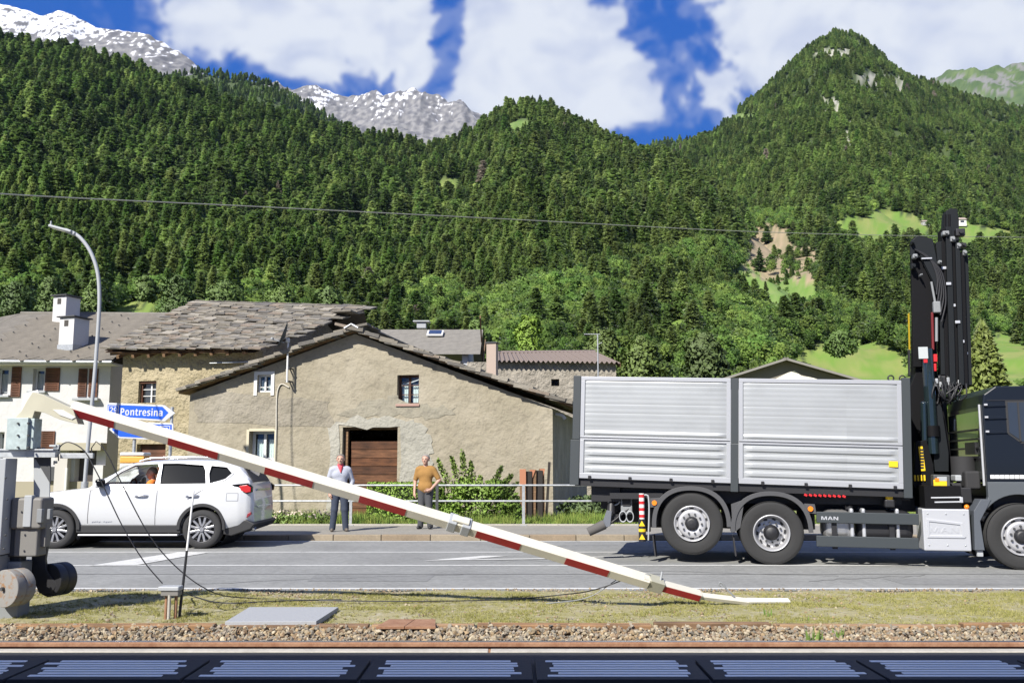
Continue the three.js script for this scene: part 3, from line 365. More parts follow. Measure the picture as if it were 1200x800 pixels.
  part('fracture_collar', [seg(T[0].clone().lerp(T[1], 0.35), T[1], 0.15, 0.135)], mat(0.33, 0.32, 0.25, 0.7), b);
  part('collar_pin', rod(T[1].clone().add(V(-0.02, 0.02, 0.03)), T[1].clone().add(V(0.01, 0.16, 0.03)), 0.012), paleGrey, b);
  part('flat_tip', [rbox(0.5, 0.03, 0.1, T[3].x + 0.21, 0.05, T[3].z, 0.008, 0.3, 0.03, -0.01), rbox(0.42, 0.012, 0.03, T[3].x - 0.15, 0.075, T[3].z, 0.004, 0.2, 0, -0.1)], mat(0.52, 0.51, 0.46, 0.5), b);
  const hk = L(861, 700, -0.9).setY(0.1);
  part('hook', tube([hk, V(hk.x - 0.1, 0.2, hk.z), V(hk.x - 0.14, 0.255, hk.z), V(hk.x - 0.17, 0.265, hk.z), V(hk.x - 0.175, 0.235, hk.z), V(hk.x - 0.15, 0.225, hk.z)], 0.011, 24), greyPaint, b);
  part('guy_wire', tube([L(640, 697, -0.7).setY(0.05), L(690, 690, -0.66).setY(0.13), L(735, 673, -0.62), L(762, 673, -0.62)], 0.006), greyPaint, b);
  // loose cables
  const wire = (name, pts, r, label) => solo(name, tube(pts, r, 90, 6), blackPaint, label, 'cable', 'loose black cables of the barrier');
  wire('cable', [at(68, 540, 10.42), at(69, 525, 10.42), at(78, 518, 10.4), at(96, 526, 10.4), at(112, 552, 10.38), at(145, 620, 10.36), at(170, 660, 10.36), at(190, 683.5, 10.36)], 0.0065, 'black cable looping from the cross rail down to the junction box');
  wire('cable', [at(108, 535, 10.45), at(107, 522, 10.45), at(113, 517, 10.45), at(124, 530, 10.45), at(140, 562, 10.45), at(180, 635, 10.5), at(215, 672, 10.55), at(245, 692, 10.6), onGround(300, 704).setY(0.03), onGround(380, 707).setY(0.035), onGround(480, 708).setY(0.035), onGround(600, 706).setY(0.04), onGround(655, 702).setY(0.05), at(700, 690, 11.06), at(742, 675, 11.03)], 0.0065, 'black cable sagging over the white car and along the verge to the beam');
  wire('cable', [onGround(206, 693, 0.2).setY(0.24), onGround(225, 703).setY(0.05), onGround(262, 710).setY(0.035), onGround(330, 708).setY(0.04), onGround(400, 706).setY(0.035)], 0.008, 'thin black cable lying across the verge from the junction box');
}
{
  const p = onGround(199, 727), j = thing('junction_box', 'small grey junction box on three short rusty pipes', 'junction box', [p.x, 0, p.z]);
  for (const [x, z] of [[-0.045, 0.01], [0, 0.05], [0.05, -0.01]]) part('pipe', rod(V(x, -0.05, z), V(x, 0.27, z), 0.017), x ? rust : concrete, j);
  part('housing', rbox(0.19, 0.055, 0.12, 0, 0.285, 0, 0.012), taupe, j); part('lid', rbox(0.225, 0.05, 0.15, -0.01, 0.335, 0, 0.015), paleGrey, j);
  const s = thing('marker_rod', 'thin leaning white rod with a black foot beside the junction box', 'rod', [p.x + 0.06, 0, p.z - 0.09]);
  part('foot', rod(V(0, -0.04, 0), V(0.055, 0.72, 0), 0.016, 0.013), blackPaint, s); part('rod', rod(V(0.055, 0.72, 0), V(0.1, 1.36, 0), 0.012, 0.009), mat(0.72, 0.72, 0.7, 0.5), s);
  const c = [[264, 728], [370, 727.5], [396, 711], [292, 711]].map(([x, y]) => { const q = onGround(x, y, 0.07); return [q.x, q.z]; });
  const cover = new THREE.Group(); scene.add(cover); cover.name = numbered('duct_cover'); tag(cover, 'flat grey concrete duct cover slab lying on the verge', 'slab');
  part('slab', put(poly(c.map(([x, z]) => [x, -z]), 0.045, 0.004), 0, 0.02, 0, -Math.PI / 2), mat(0.30, 0.31, 0.32, 0.7, { bumpMap: fineBump, bumpScale: 0.004 }), cover);
  const e = [[441, 733.5], [510, 733.5], [510, 725], [456, 725]].map(([x, y]) => { const q = onGround(x, y, 0.06); return [q.x, q.z]; });
  const r = new THREE.Group(); scene.add(r); r.name = numbered('cover_plate'); tag(r, 'two brown rusty cover plates beside the edging boards', 'plate');
  const mid = (e[0][0] + e[1][0]) / 2 - 0.02; part('plate', put(poly([e[0], [mid, e[0][1]], [mid + 0.06, e[2][1]], e[3]].map(([x, z]) => [x, -z]), 0.02, 0.003), 0, 0.035, 0, -Math.PI / 2), rust, r); part('plate', put(poly([[mid + 0.012, e[0][1]], e[1], e[2], [mid + 0.072, e[2][1]]].map(([x, z]) => [x, -z]), 0.02, 0.003), 0, 0.035, 0, -Math.PI / 2), rust, r);
}

// ---------- buildings ----------
function wallTex(base, dark, light, seed, size = 6) { const f = tileFbm(4, 6, seed, 0.6), q = tileFbm(24, 4, seed + 5, 0.75), w = tileFbm(10, 4, seed + 9); return tex(640, size, (u, v) => { const k = f(u, v), m = q(u + 0.05 * w(u, v), v); return mix3(mix3(base, light, clamp(0.3 + 1.4 * k)), dark, clamp(1.5 * m - 0.1 - k * 0.5) * 0.75); }); }
const bumpWall = (() => { const f = tileFbm(5, 6, 131, 0.6), q = tileFbm(20, 4, 133, 0.7); return tex(768, 6, (u, v) => 0.5 + 0.5 * f(u, v) + 0.4 * q(u, v), false); })();
const renderOld = new THREE.MeshStandardMaterial({ map: wallTex([0.265, 0.235, 0.172], [0.15, 0.135, 0.10], [0.33, 0.297, 0.228], 141), roughness: 1, bumpMap: bumpWall, bumpScale: 0.055 });
const renderDamp = new THREE.MeshStandardMaterial({ map: wallTex([0.235, 0.215, 0.165], [0.14, 0.13, 0.105], [0.29, 0.27, 0.21], 151), roughness: 1, bumpMap: bumpWall, bumpScale: 0.06 });
const renderPatch = new THREE.MeshStandardMaterial({ map: wallTex([0.29, 0.28, 0.235], [0.175, 0.17, 0.145], [0.36, 0.345, 0.295], 161), roughness: 1, bumpMap: bumpWall, bumpScale: 0.07 });
const rubble = new THREE.MeshStandardMaterial({ map: wallTex([0.285, 0.242, 0.15], [0.145, 0.12, 0.08], [0.36, 0.31, 0.21], 171, 4), roughness: 1, bumpMap: bumpWall, bumpScale: 0.16 });
const greyStone = new THREE.MeshStandardMaterial({ map: wallTex([0.25, 0.225, 0.185], [0.13, 0.12, 0.10], [0.34, 0.31, 0.26], 181, 4), roughness: 1, bumpMap: bumpWall, bumpScale: 0.16 });
const whitewash = new THREE.MeshStandardMaterial({ map: (() => { const f = tileFbm(5, 6, 191), q = tileFbm(30, 3, 192, 0.8); return tex(512, 5, (u, v) => rgb([0.50, 0.495, 0.485], 1 + 0.07 * f(u, v) + 0.06 * q(u, v))); })(), roughness: 0.95, bumpMap: bumpWall, bumpScale: 0.02 });
const slateTones = [[0.20, 0.18, 0.145], [0.145, 0.132, 0.11], [0.27, 0.245, 0.20], [0.175, 0.163, 0.14], [0.22, 0.18, 0.14], [0.12, 0.112, 0.10]].map((c, i) => new THREE.MeshStandardMaterial({ map: (() => { const f = tileFbm(4, 5, 200 + i), q = tileFbm(24, 3, 210 + i, 0.8); return tex(128, 1.4, (u, v) => rgb(c, 1 + 0.35 * f(u, v) + 0.3 * q(u, v))); })(), roughness: 0.95, bumpMap: fineBump, bumpScale: 0.012 }));
const brownWood = timber[1], shutterMat = new THREE.MeshStandardMaterial({ map: timber[1].map, color: lc(0.62, 0.42, 0.42), roughness: 0.75 }), openingShade = mat(0.06, 0.055, 0.05, 1), frameWhite = mat(0.6, 0.6, 0.58, 0.5), paneGlass = mat(0.03, 0.035, 0.04, 0.06, { metal: 0, clearcoat: 1, specularIntensity: 1 }), curtainMat = mat(0.72, 0.72, 0.70, 0.9), doorMat = timber.map((m) => new THREE.MeshStandardMaterial({ map: m.map, color: lc(0.42, 0.30, 0.26), roughness: 0.9, bumpMap: fineBump, bumpScale: 0.006 }));  // includes a flat dark colour painting the shade inside flue and gable openings
function frameOf(o, turn) {                                            // a wall's own frame: u along it, v up, w out of it
  const g = (px, py, w = 0) => { const c = Math.cos(turn), s = Math.sin(turn), r = at(px, py, 1), ox = o.x - s * 0 + Math.sin(turn) * w, oz = o.z + Math.cos(turn) * w, nx = Math.sin(turn), nz = Math.cos(turn), dx = r.x, dy = r.y - EYE, dz = r.z, k = (ox * nx + oz * nz) / (dx * nx + dz * nz); const X = dx * k - o.x, Z = dz * k - o.z; return [X * c - Z * s, EYE + dy * k]; };
  return g;
}
function slab(w, l, t, seed) { const R = makeRandom(seed), j = (a) => (R() - 0.5) * a; return poly([[-w / 2 + j(0.1) * w, -l / 2 + j(0.08)], [w * 0.1 + j(0.1), -l / 2 + j(0.1)], [w / 2 + j(0.1) * w, -l / 2 + j(0.08)], [w / 2 + j(0.06), l / 2], [-w / 2 + j(0.06), l / 2]], t); }
const slabShapes = [0, 1, 2, 3, 4, 5].map((i) => put(slab(1, 1, 1, 300 + i), 0, 0, -0.5));
const slabGeo = slabShapes.map((g) => metreUV(prep(g)));
function layStone(parent, name, pos, xAxis, down, w, l, t, lift, i) {  // one roof slab: pos is its lower edge's middle
  const m = new THREE.Mesh(slabGeo[i % 6], slateTones[(i * 5 + Math.floor(i / 7)) % 6]); m.name = name; m.castShadow = m.receiveShadow = true;
  const y = down.clone().negate(), x = xAxis.clone().normalize(), n = x.clone().cross(y).normalize(); y.applyAxisAngle(x, -lift); const z = x.clone().cross(y);
  m.matrix.makeBasis(x.clone().multiplyScalar(w), y.clone().multiplyScalar(l), z.multiplyScalar(t)).setPosition(pos.clone().addScaledVector(y, l / 2).addScaledVector(n, t / 2)); m.matrix.decompose(m.position, m.quaternion, m.scale); parent.add(m); return m;
}
// main barn: gabled, roughly rendered
{
  const PL = at(218, 560, 28.2), PR = at(648, 560, 26.4), turn = Math.atan2(-(PR.z - PL.z), PR.x - PL.x), O = V(PL.x, 0, PL.z);
  const b = thing('barn', 'old beige rendered barn with a gabled stone slab roof and brown plank door', 'barn', [O.x, 0, O.z], turn), F = frameOf(O, turn);
  const W = Math.hypot(PR.x - PL.x, PR.z - PL.z), apex = F(416, 391), lw = F(222, 462), rw = F(648, 478), deep = 11, top = apex[1];
  const hole = (x0, y0, x1, y1) => { const a = F(x0, y1), c = F(x1, y0); return [[a[0], a[1]], [c[0], a[1]], [c[0], c[1]], [a[0], c[1]]]; };
  const H1 = hole(291, 505, 322, 539), H2 = hole(465, 439, 491, 474), H3 = hole(301, 439, 318, 459.5), H4 = hole(399, 500, 466, 606);
  const wall = part('wall', put(poly([[0, -0.2], [W, -0.2], [W, rw[1]], [apex[0], apex[1]], [0, lw[1]]], 0.45, 0, [H1, H2, H3, H4]), 0, 0, -0.45), renderOld, b);
  part('side_wall', box(0.45, rw[1] + 0.2, deep - 0.45, W - 0.226, (rw[1] - 0.2) / 2, -deep / 2 - 0.226), new THREE.MeshStandardMaterial({ map: greyStone.map, roughness: 1, bumpMap: bumpWall, bumpScale: 0.05 }), b);
  part('side_wall', box(0.45, lw[1] + 0.2, deep - 0.45, 0.226, (lw[1] - 0.2) / 2, -deep / 2 - 0.226), greyStone, b);
  part('back_wall', put(poly([[0.46, -0.2], [W - 0.46, -0.2], [W - 0.46, rw[1]], [apex[0], apex[1] - 0.1], [0.46, lw[1]]], 0.3), 0, 0, -deep), greyStone, b);
  // render repairs with outlines of their own, a few mm proud
  const patch = (pts, m, z) => { const pp = pts.map(([x, y]) => F(x, y)), s = []; pp.forEach((p, i) => { const q = pp[(i + 1) % pp.length]; for (let k = 0; k < 5; k++) { const t = k / 5, x = lerp(p[0], q[0], t), y = lerp(p[1], q[1], t); s.push([x + 0.13 * n2(x * 3 + z * 99, y * 3), y + 0.13 * n2(x * 3 + 9, y * 3 + z * 77)]); } }); part('render_patch', put(poly(s, z), 0, 0, 0.0005), m, wall); };
  patch([[384, 602], [386, 500], [395, 491], [440, 488], [470, 491], [500, 500], [506, 530], [504, 560], [510, 606], [467, 606], [467, 499.5], [398.5, 499.5], [398.5, 602]], renderPatch, 0.018);
  patch([[392, 486], [430, 468], [464, 466], [500, 474], [536, 478], [532, 486], [500, 490], [470, 489]], renderDamp, 0.010);
  patch([[225, 462], [300, 462], [385, 468], [390, 500], [230, 494]], new THREE.MeshStandardMaterial({ map: renderOld.map, color: lc(0.86, 0.87, 0.92), roughness: 1, bumpMap: bumpWall, bumpScale: 0.08 }), 0.008);
  // windows
  const win = (h, opt) => { const w = h[1][0] - h[0][0], H = h[2][1] - h[0][1], cx = (h[0][0] + h[1][0]) / 2, y0 = h[0][1], g = new THREE.Group(); g.name = 'window'; b.add(g); const z = opt.z, t = opt.t;
    for (const s of [-1, 1]) part('frame', box(t, H, 0.06, cx + s * (w / 2 - t / 2), y0 + H / 2, z), opt.m, g); part('frame', box(w - 2 * t, t, 0.06, cx, y0 + H - t / 2, z), opt.m, g); part('frame', box(w - 2 * t, t, 0.06, cx, y0 + t / 2, z), opt.m, g); part('mullion', box(t, H - 2 * t, 0.05, cx, y0 + H / 2, z + 0.02), opt.m, g);
    for (const s of [-1, 1]) { part('pane', box(w / 2 - 1.5 * t, H - 2 * t, 0.006, cx + s * (w / 4 - t / 4), y0 + H / 2, z - 0.01), opt.glass, g); part('curtain', sheet((u, v) => V(cx + s * (w / 4) + (u - 0.5) * (w / 2 - t) * 0.72, y0 + t + v * (H - 2 * t) * 0.78, z + 0.003 + opt.cz + 0.012 * Math.sin(u * 24 + s)), 40, 3), curtainMat, g); for (const q of opt.bars) part('glazing_bar', box(w / 2 - 1.5 * t, 0.022, 0.03, cx + s * (w / 4 - t / 4), y0 + H * q, z + 0.01), opt.m, g); }
    if (opt.sill) part('sill', rbox(w + 0.06, 0.07, 0.3, cx, y0 - 0.02, -0.1, 0.01), opt.sill, g); return g; };
  const clear = mat(0.9, 0.95, 0.95, 0.02, { transmission: 1, thickness: 0, side: THREE.DoubleSide });
  win(H1, { z: -0.27, t: 0.075, m: frameWhite, glass: clear, cz: -0.09, bars: [], sill: frameWhite });
  win(H2, { z: -0.24, t: 0.06, m: shutterMat, glass: clear, cz: -0.07, bars: [0.35, 0.66], sill: new THREE.MeshStandardMaterial({ color: lc(0.34, 0.22, 0.18), roughness: 0.9 }) });
  win(H3, { z: -0.12, t: 0.05, m: frameWhite, glass: clear, cz: -0.07, bars: [0.3] });
  part('window_trim', [[H3[0][0] - 0.05, 0], [H3[1][0] + 0.05, 0]].map(([x]) => box(0.1, H3[2][1] - H3[0][1] + 0.2, 0.03, x, (H3[0][1] + H3[2][1]) / 2, 0.015)).concat([box(H3[1][0] - H3[0][0], 0.1, 0.03, (H3[0][0] + H3[1][0]) / 2, H3[2][1] + 0.05, 0.015)]), frameWhite, b);
  part('window_trim', [box(0.08, H1[2][1] - H1[0][1] + 0.1, 0.02, H1[0][0] - 0.04, (H1[0][1] + H1[2][1]) / 2, 0.022), box(0.08, H1[2][1] - H1[0][1] + 0.1, 0.02, H1[1][0] + 0.04, (H1[0][1] + H1[2][1]) / 2, 0.022), box(H1[1][0] - H1[0][0] + 0.0, 0.08, 0.02, (H1[0][0] + H1[1][0]) / 2, H1[2][1] + 0.04, 0.022)], mat(0.50, 0.45, 0.33, 0.95), b);
  // plank door, standing back in its opening
  const dr = new THREE.Group(); dr.name = 'door'; b.add(dr); const d0 = F(411, 517, -0.3), d1 = F(466, 606, -0.3), n = 9;
  for (let i = 0; i < n; i++) { const y0 = lerp(d1[1], d0[1], i / n), y1 = lerp(d1[1], d0[1], (i + 1) / n); part('plank', rbox(d1[0] - d0[0] - 0.03, y1 - y0 - 0.012, 0.04, (d0[0] + d1[0]) / 2, (y0 + y1) / 2, -0.3 + rr(-0.006, 0.006), 0.006), doorMat[i * 5 % 3], dr); }
  part('door_edge', box(0.1, H4[2][1] - H4[0][1], 0.12, H4[0][0] + 0.07, (H4[0][1] + H4[2][1]) / 2, -0.2), brownWood, dr);
  const lin = part('lintel', rbox(H4[1][0] - H4[0][0] + 0.1, 0.14, 0.3, (H4[0][0] + H4[1][0]) / 2, H4[2][1] + 0.0, -0.28, 0.02), timber[1], b);
  // roof: a deck under overlapping stone slabs
  const rg = new THREE.Group(); rg.name = 'roof'; b.add(rg); let count = 0; const z1 = 0.36, z0 = -deep - 0.3, ridge = V(apex[0], apex[1] + 0.06, 0);
  const eaveR = F(671, 476), eaveL = F(213, 461);
  for (const [e, s] of [[V(eaveR[0], eaveR[1], 0), 1], [V(eaveL[0], eaveL[1], 0), -1]]) {
    const d = e.clone().sub(ridge), L = d.length(), dn = d.clone().normalize(), nrm = V(-dn.y, dn.x, 0).multiplyScalar(s), ang = Math.atan2(d.y, d.x);
    part('deck', put(box(L, 0.05, z1 - z0 - 0.14, 0, 0, 0), ridge.x + d.x / 2, ridge.y + d.y / 2 + 0.0, (z1 + z0) / 2 - 0.07, 0, 0, ang), brownWood, rg);
    const rows = Math.ceil(L / 0.16);
    for (let i = 0; i < rows; i++) { const base = ridge.clone().addScaledVector(dn, L - i * 0.16 - 0.02 + rr(-0.02, 0.02)); let z = z1 + rr(-0.05, 0.06), first = true;
      while (z > z0) { const w = first ? rr(0.35, 0.75) : rr(0.5, 1.1); if (z < -2.8 && s < 0) break; if (z < -3.5) break; layStone(rg, 'stone_slab', V(base.x + nrm.x * 0.03, base.y + nrm.y * 0.03 + (first ? rr(0, 0.03) : 0), z - w / 2), V(0, 0, -s), dn.clone(), w * 1.02, rr(0.42, 0.62), first ? rr(0.06, 0.11) : 0.05, rr(0.08, 0.16), count++); z -= w; first = false; if (count > 290 && z < -0.3) break; } }
    const far = []; for (let i = 0; i < rows; i += 1) { const base = ridge.clone().addScaledVector(dn, L - i * 0.16 - 0.02); for (let z = -0.4; z > z0; z -= 0.8) { const g = slab(0.8, 0.5, 0.045, i * 31 + Math.round(z * 9)); g.rotateX(-0.1); g.rotateX(-Math.PI / 2); g.rotateY(s > 0 ? Math.PI / 2 : -Math.PI / 2); g.rotateZ(ang + (s < 0 ? Math.PI : 0)); far.push(g.translate(base.x - dn.x * 0.2 + nrm.x * 0.045, base.y - dn.y * 0.2 + nrm.y * 0.045, z - 0.4)); } }
    const m = part('stone_slabs', far, slateTones[3], rg); m.userData.kind = 'stuff';
  }
  part('ridge_cap', put(poly([[-0.22, -0.07], [0, 0.05], [0.22, -0.07], [0.2, -0.1], [0, 0.02], [-0.2, -0.1]], 0.7), ridge.x + 0.02, ridge.y + 0.14, z1 - 0.62), mat(0.72, 0.74, 0.76, 0.45), rg);
  // conduit pipe down the front and the vent stub at the corner
  const c0 = F(326, 456), c1 = F(324, 505), c2 = F(322.5, 545);
  part('conduit', tube([V(F(339, 454)[0], F(339, 454)[1], 0.03), V(F(330, 450)[0], F(330, 450)[1], 0.03), V(c0[0], c0[1], 0.03), V(c1[0], c1[1], 0.04), V(c2[0], c2[1], 0.04)], 0.02, 40), mat(0.5, 0.47, 0.4, 0.7), b);
  const vp = F(656, 488); part('vent_pipe', tube([V(W + 0.02, vp[1] + 0.1, -0.5), V(W + 0.22, vp[1] + 0.05, -0.5), V(W + 0.3, vp[1] - 0.05, -0.5)], 0.05, 14, 10), mat(0.62, 0.62, 0.58, 0.6), b);
  // satellite dish on its mast
  const m0 = F(336, 448, 0.3), m1 = F(338, 398, 0.3), c = Math.cos(turn), sn = Math.sin(turn), w = (u, v, z) => V(O.x + u * c + z * sn, v, O.z - u * sn + z * c);
  const sp = w(m0[0], m0[1], 0.3), dish = thing('satellite_dish', 'dark satellite dish on a pale mast bracketed to the barn front', 'satellite dish', [sp.x, sp.y, sp.z], turn), h = m1[1] - m0[1];
  part('mast', rod(V(0, 0, 0), V(0, h, 0), 0.03), mat(0.62, 0.62, 0.6, 0.5), dish); for (const y of [0.04, 0.42]) part('bracket', [box(0.03, 0.04, 0.29, -0.04, y, -0.15), box(0.03, 0.04, 0.29, 0.04, y, -0.15)], darkGrey, dish);
  const R0 = 0.36, bowl = lathe([0, 0.2, 0.4, 0.6, 0.8, 1].map((t) => [t * R0, 0.09 * t * t]).concat([[R0 + 0.012, 0.094], [R0 * 0.8, 0.045], [0, -0.02]]), 40); part('reflector', put(bowl.scale(0.9, 1, 1.12).rotateX(Math.PI / 2), -0.07, h + 0.1, 0.08, -0.35, -1.12), mat(0.045, 0.055, 0.06, 0.55), dish);
  part('feed_arm', [rod(V(-0.08, h - 0.1, 0.1), V(-0.36, h - 0.02, 0.26), 0.014), rbox(0.07, 0.06, 0.1, -0.38, h + 0.01, 0.27, 0.02)], paleGrey, dish); part('dish_mount', rbox(0.1, 0.14, 0.1, 0, h - 0.02, 0.03, 0.02), frameWhite, dish);
}
// stone barn with the large slab roof
{
  const E0 = at(121, 409, 31), E1 = at(297, 409, 29.6), R0 = at(226, 354, 35.6), R1 = at(425, 360, 34.2), turn = Math.atan2(-(E1.z - E0.z), E1.x - E0.x), O = V(E0.x, 0, E0.z);
  const b = thing('stone_barn', 'yellowish rubble stone barn under a big grey stone slab roof', 'barn', [O.x, 0, O.z], turn), c = Math.cos(turn), s = Math.sin(turn), T = (p) => V((p.x - O.x) * c - (p.z - O.z) * s, p.y, (p.x - O.x) * s + (p.z - O.z) * c);
  const e0 = T(E0), e1 = T(E1), r0 = T(R0), r1 = T(R1), F = frameOf(V(O.x - Math.sin(turn) * 0.55, 0, O.z - Math.cos(turn) * 0.55), turn);
  const W0 = 0.35, W1 = e1.x - 0.25, ey = e0.y - 0.12, hole = (x0, y0, x1, y1) => { const a = F(x0, y1), q = F(x1, y0); return [[a[0], a[1]], [q[0], a[1]], [q[0], q[1]], [a[0], q[1]]]; };
  const Hw = hole(161, 446, 183, 472), Hd = hole(135, 512, 152, 545), Hg = hole(156, 520, 194, 600);
  part('wall', put(poly([[W0, -0.2], [W1, -0.2], [W1, ey], [W0, ey]], 0.5, 0, [Hw, Hg]), 0, 0, -1.05), rubble, b);
  part('back_wall', box(W1 - W0, ey, 0.3, (W0 + W1) / 2, ey / 2, -9.2), greyStone, b); part('loft_floor', box(W1 - W0 - 0.9, 0.1, 7.6, (W0 + W1) / 2, 2.4, -5.0), brownWood, b);
  { const g = new THREE.Group(); g.name = 'window'; b.add(g); const w = Hw[1][0] - Hw[0][0], H = Hw[2][1] - Hw[0][1], cx = (Hw[0][0] + Hw[1][0]) / 2, cy = (Hw[0][1] + Hw[2][1]) / 2; for (const q of [-1, 1]) part('frame', box(0.07, H, 0.08, cx + q * (w / 2 - 0.035), cy, -0.72), shutterMat, g); part('lintel', box(w + 0.1, 0.09, 0.1, cx, cy + H / 2 - 0.03, -0.66), shutterMat, g); part('pane', box(w - 0.14, H, 0.01, cx, cy, -0.76), paneGlass, g); part('mullion', box(0.05, H, 0.05, cx + 0.06, cy, -0.73), frameWhite, g); for (const q of [-0.18, 0.12]) part('glazing_bar', box(w - 0.14, 0.025, 0.03, cx, cy + q * H, -0.73), frameWhite, g); }
  { const g = new THREE.Group(); g.name = 'garage_door'; b.add(g); const n = 7; for (let i = 0; i < n; i++) { const y0 = lerp(Hg[0][1], Hg[2][1], i / n), y1 = lerp(Hg[0][1], Hg[2][1], (i + 1) / n); part('plank', rbox(Hg[1][0] - Hg[0][0] - 0.02, y1 - y0 - 0.012, 0.04, (Hg[0][0] + Hg[1][0]) / 2, (y0 + y1) / 2, -0.78, 0.005), shutterMat, g); } }
  // gable end on the right, and hidden sides
  const gz0 = -0.55, half = -r1.z - 0.55; part('gable_wall', put(poly([[0.02, 0], [half * 2, 0], [half * 2, ey], [half, r1.y - 0.25], [0.02, ey]], 0.45).rotateY(Math.PI / 2), W1 - 0.45 - 0.002, 0, gz0 - 0.02), greyStone, b);
  part('far_gable', put(poly([[0.5, 0], [half * 2, 0], [half * 2, ey], [half, r0.y - 0.3], [0.5, ey]], 0.3).rotateY(Math.PI / 2), W0 + 0.01, 0, gz0), greyStone, b);
  part('gable_slot', box(0.02, 0.3, 0.14, W1 + 0.002, ey + 1.05, gz0 - 2.7), openingShade, b);  // solid dark box, the slot's inner shade painted on
  const rg = new THREE.Group(); rg.name = 'roof'; b.add(rg);
  // front slope between the eave line and the ridge line
  const P = (u, v) => e0.clone().lerp(e1, u).lerp(r0.clone().lerp(r1, u), v), len = r0.clone().sub(e0).length(), across = e1.clone().sub(e0).normalize(), downV = e0.clone().lerp(e1, 0.5).sub(r0.clone().lerp(r1, 0.5)).normalize(), nrm = across.clone().cross(downV.clone().negate()).normalize();
  part('deck', [sheet((u, v) => P(u, v).addScaledVector(nrm, -0.05), 2, 2), sheet((u, v) => P(u, v).addScaledVector(nrm, -0.12), 2, 2)], brownWood, rg);
  const rows = 22; let k = 0;
  for (let i = 0; i < rows; i++) { const v = i / rows; let u = -0.012 + rr(-0.015, 0.012); while (u < 1.0) { const w = rr(0.04, 0.088); const p = P(u + w / 2, v).addScaledVector(downV, 0.06 + rr(-0.06, 0.06)).addScaledVector(nrm, 0.02 + rr(-0.01, 0.02)); layStone(rg, 'stone_slab', p, across, downV, w * 1.04 * e1.clone().sub(e0).length() * lerp(1, r1.clone().sub(r0).length() / e1.clone().sub(e0).length(), v), rr(0.5, 0.7), rr(0.03, 0.06), rr(0.08, 0.24), k++); u += w; } }
  for (let i = 0; i < 11; i++) layStone(rg, 'ridge_slab', P((i + 0.5) / 11, 1).addScaledVector(downV, 0.25), across, downV, 0.8, 0.5, 0.06, 0.1, k++);
  const back = (u, v) => { const q = P(u, 1 - v); return V(q.x, q.y, 2 * r0.z - q.z); }; part('rear_slope', [sheet((u, v) => P(u, 1).lerp(V(P(u, 0).x, P(u, 0).y, 2 * P(u, 1).z - P(u, 0).z), v).addScaledVector(V(0, 1, 0), 0.06), 2, 2)], slateTones[1], rg);
  part('eave_board', box(e1.x - 0.3, 0.1, 0.05, e1.x / 2, ey - 0.02, -0.16), brownWood, b); for (let i = 0; i < 9; i++) part('rafter_end', box(0.1, 0.1, 0.5, 0.5 + i * (e1.x - 0.9) / 8, ey - 0.06, -0.3, 0.38), brownWood, b);
  part('gutter', put(new THREE.CylinderGeometry(0.05, 0.05, 1.6, 10, 1, true, 0, Math.PI).rotateZ(Math.PI / 2), e1.x - 1.0, ey - 0.42, -0.42), galv, b);
  // chimney at the ridge end, seen above the barn
  const cp = at(405, 376, 33); const g = thing('chimney', 'short pale stone chimney with a flat slab lid behind the barn ridge', 'chimney', [cp.x, 0, cp.z], turn); part('stack', box(0.4, 6.1, 0.45, 0, 3.05, 0), new THREE.MeshStandardMaterial({ map: rubble.map, roughness: 1 }), g); part('lid', rbox(0.75, 0.07, 0.7, -0.03, at(405, 366, 33).y, 0, 0.02), slateTones[1], g);
}
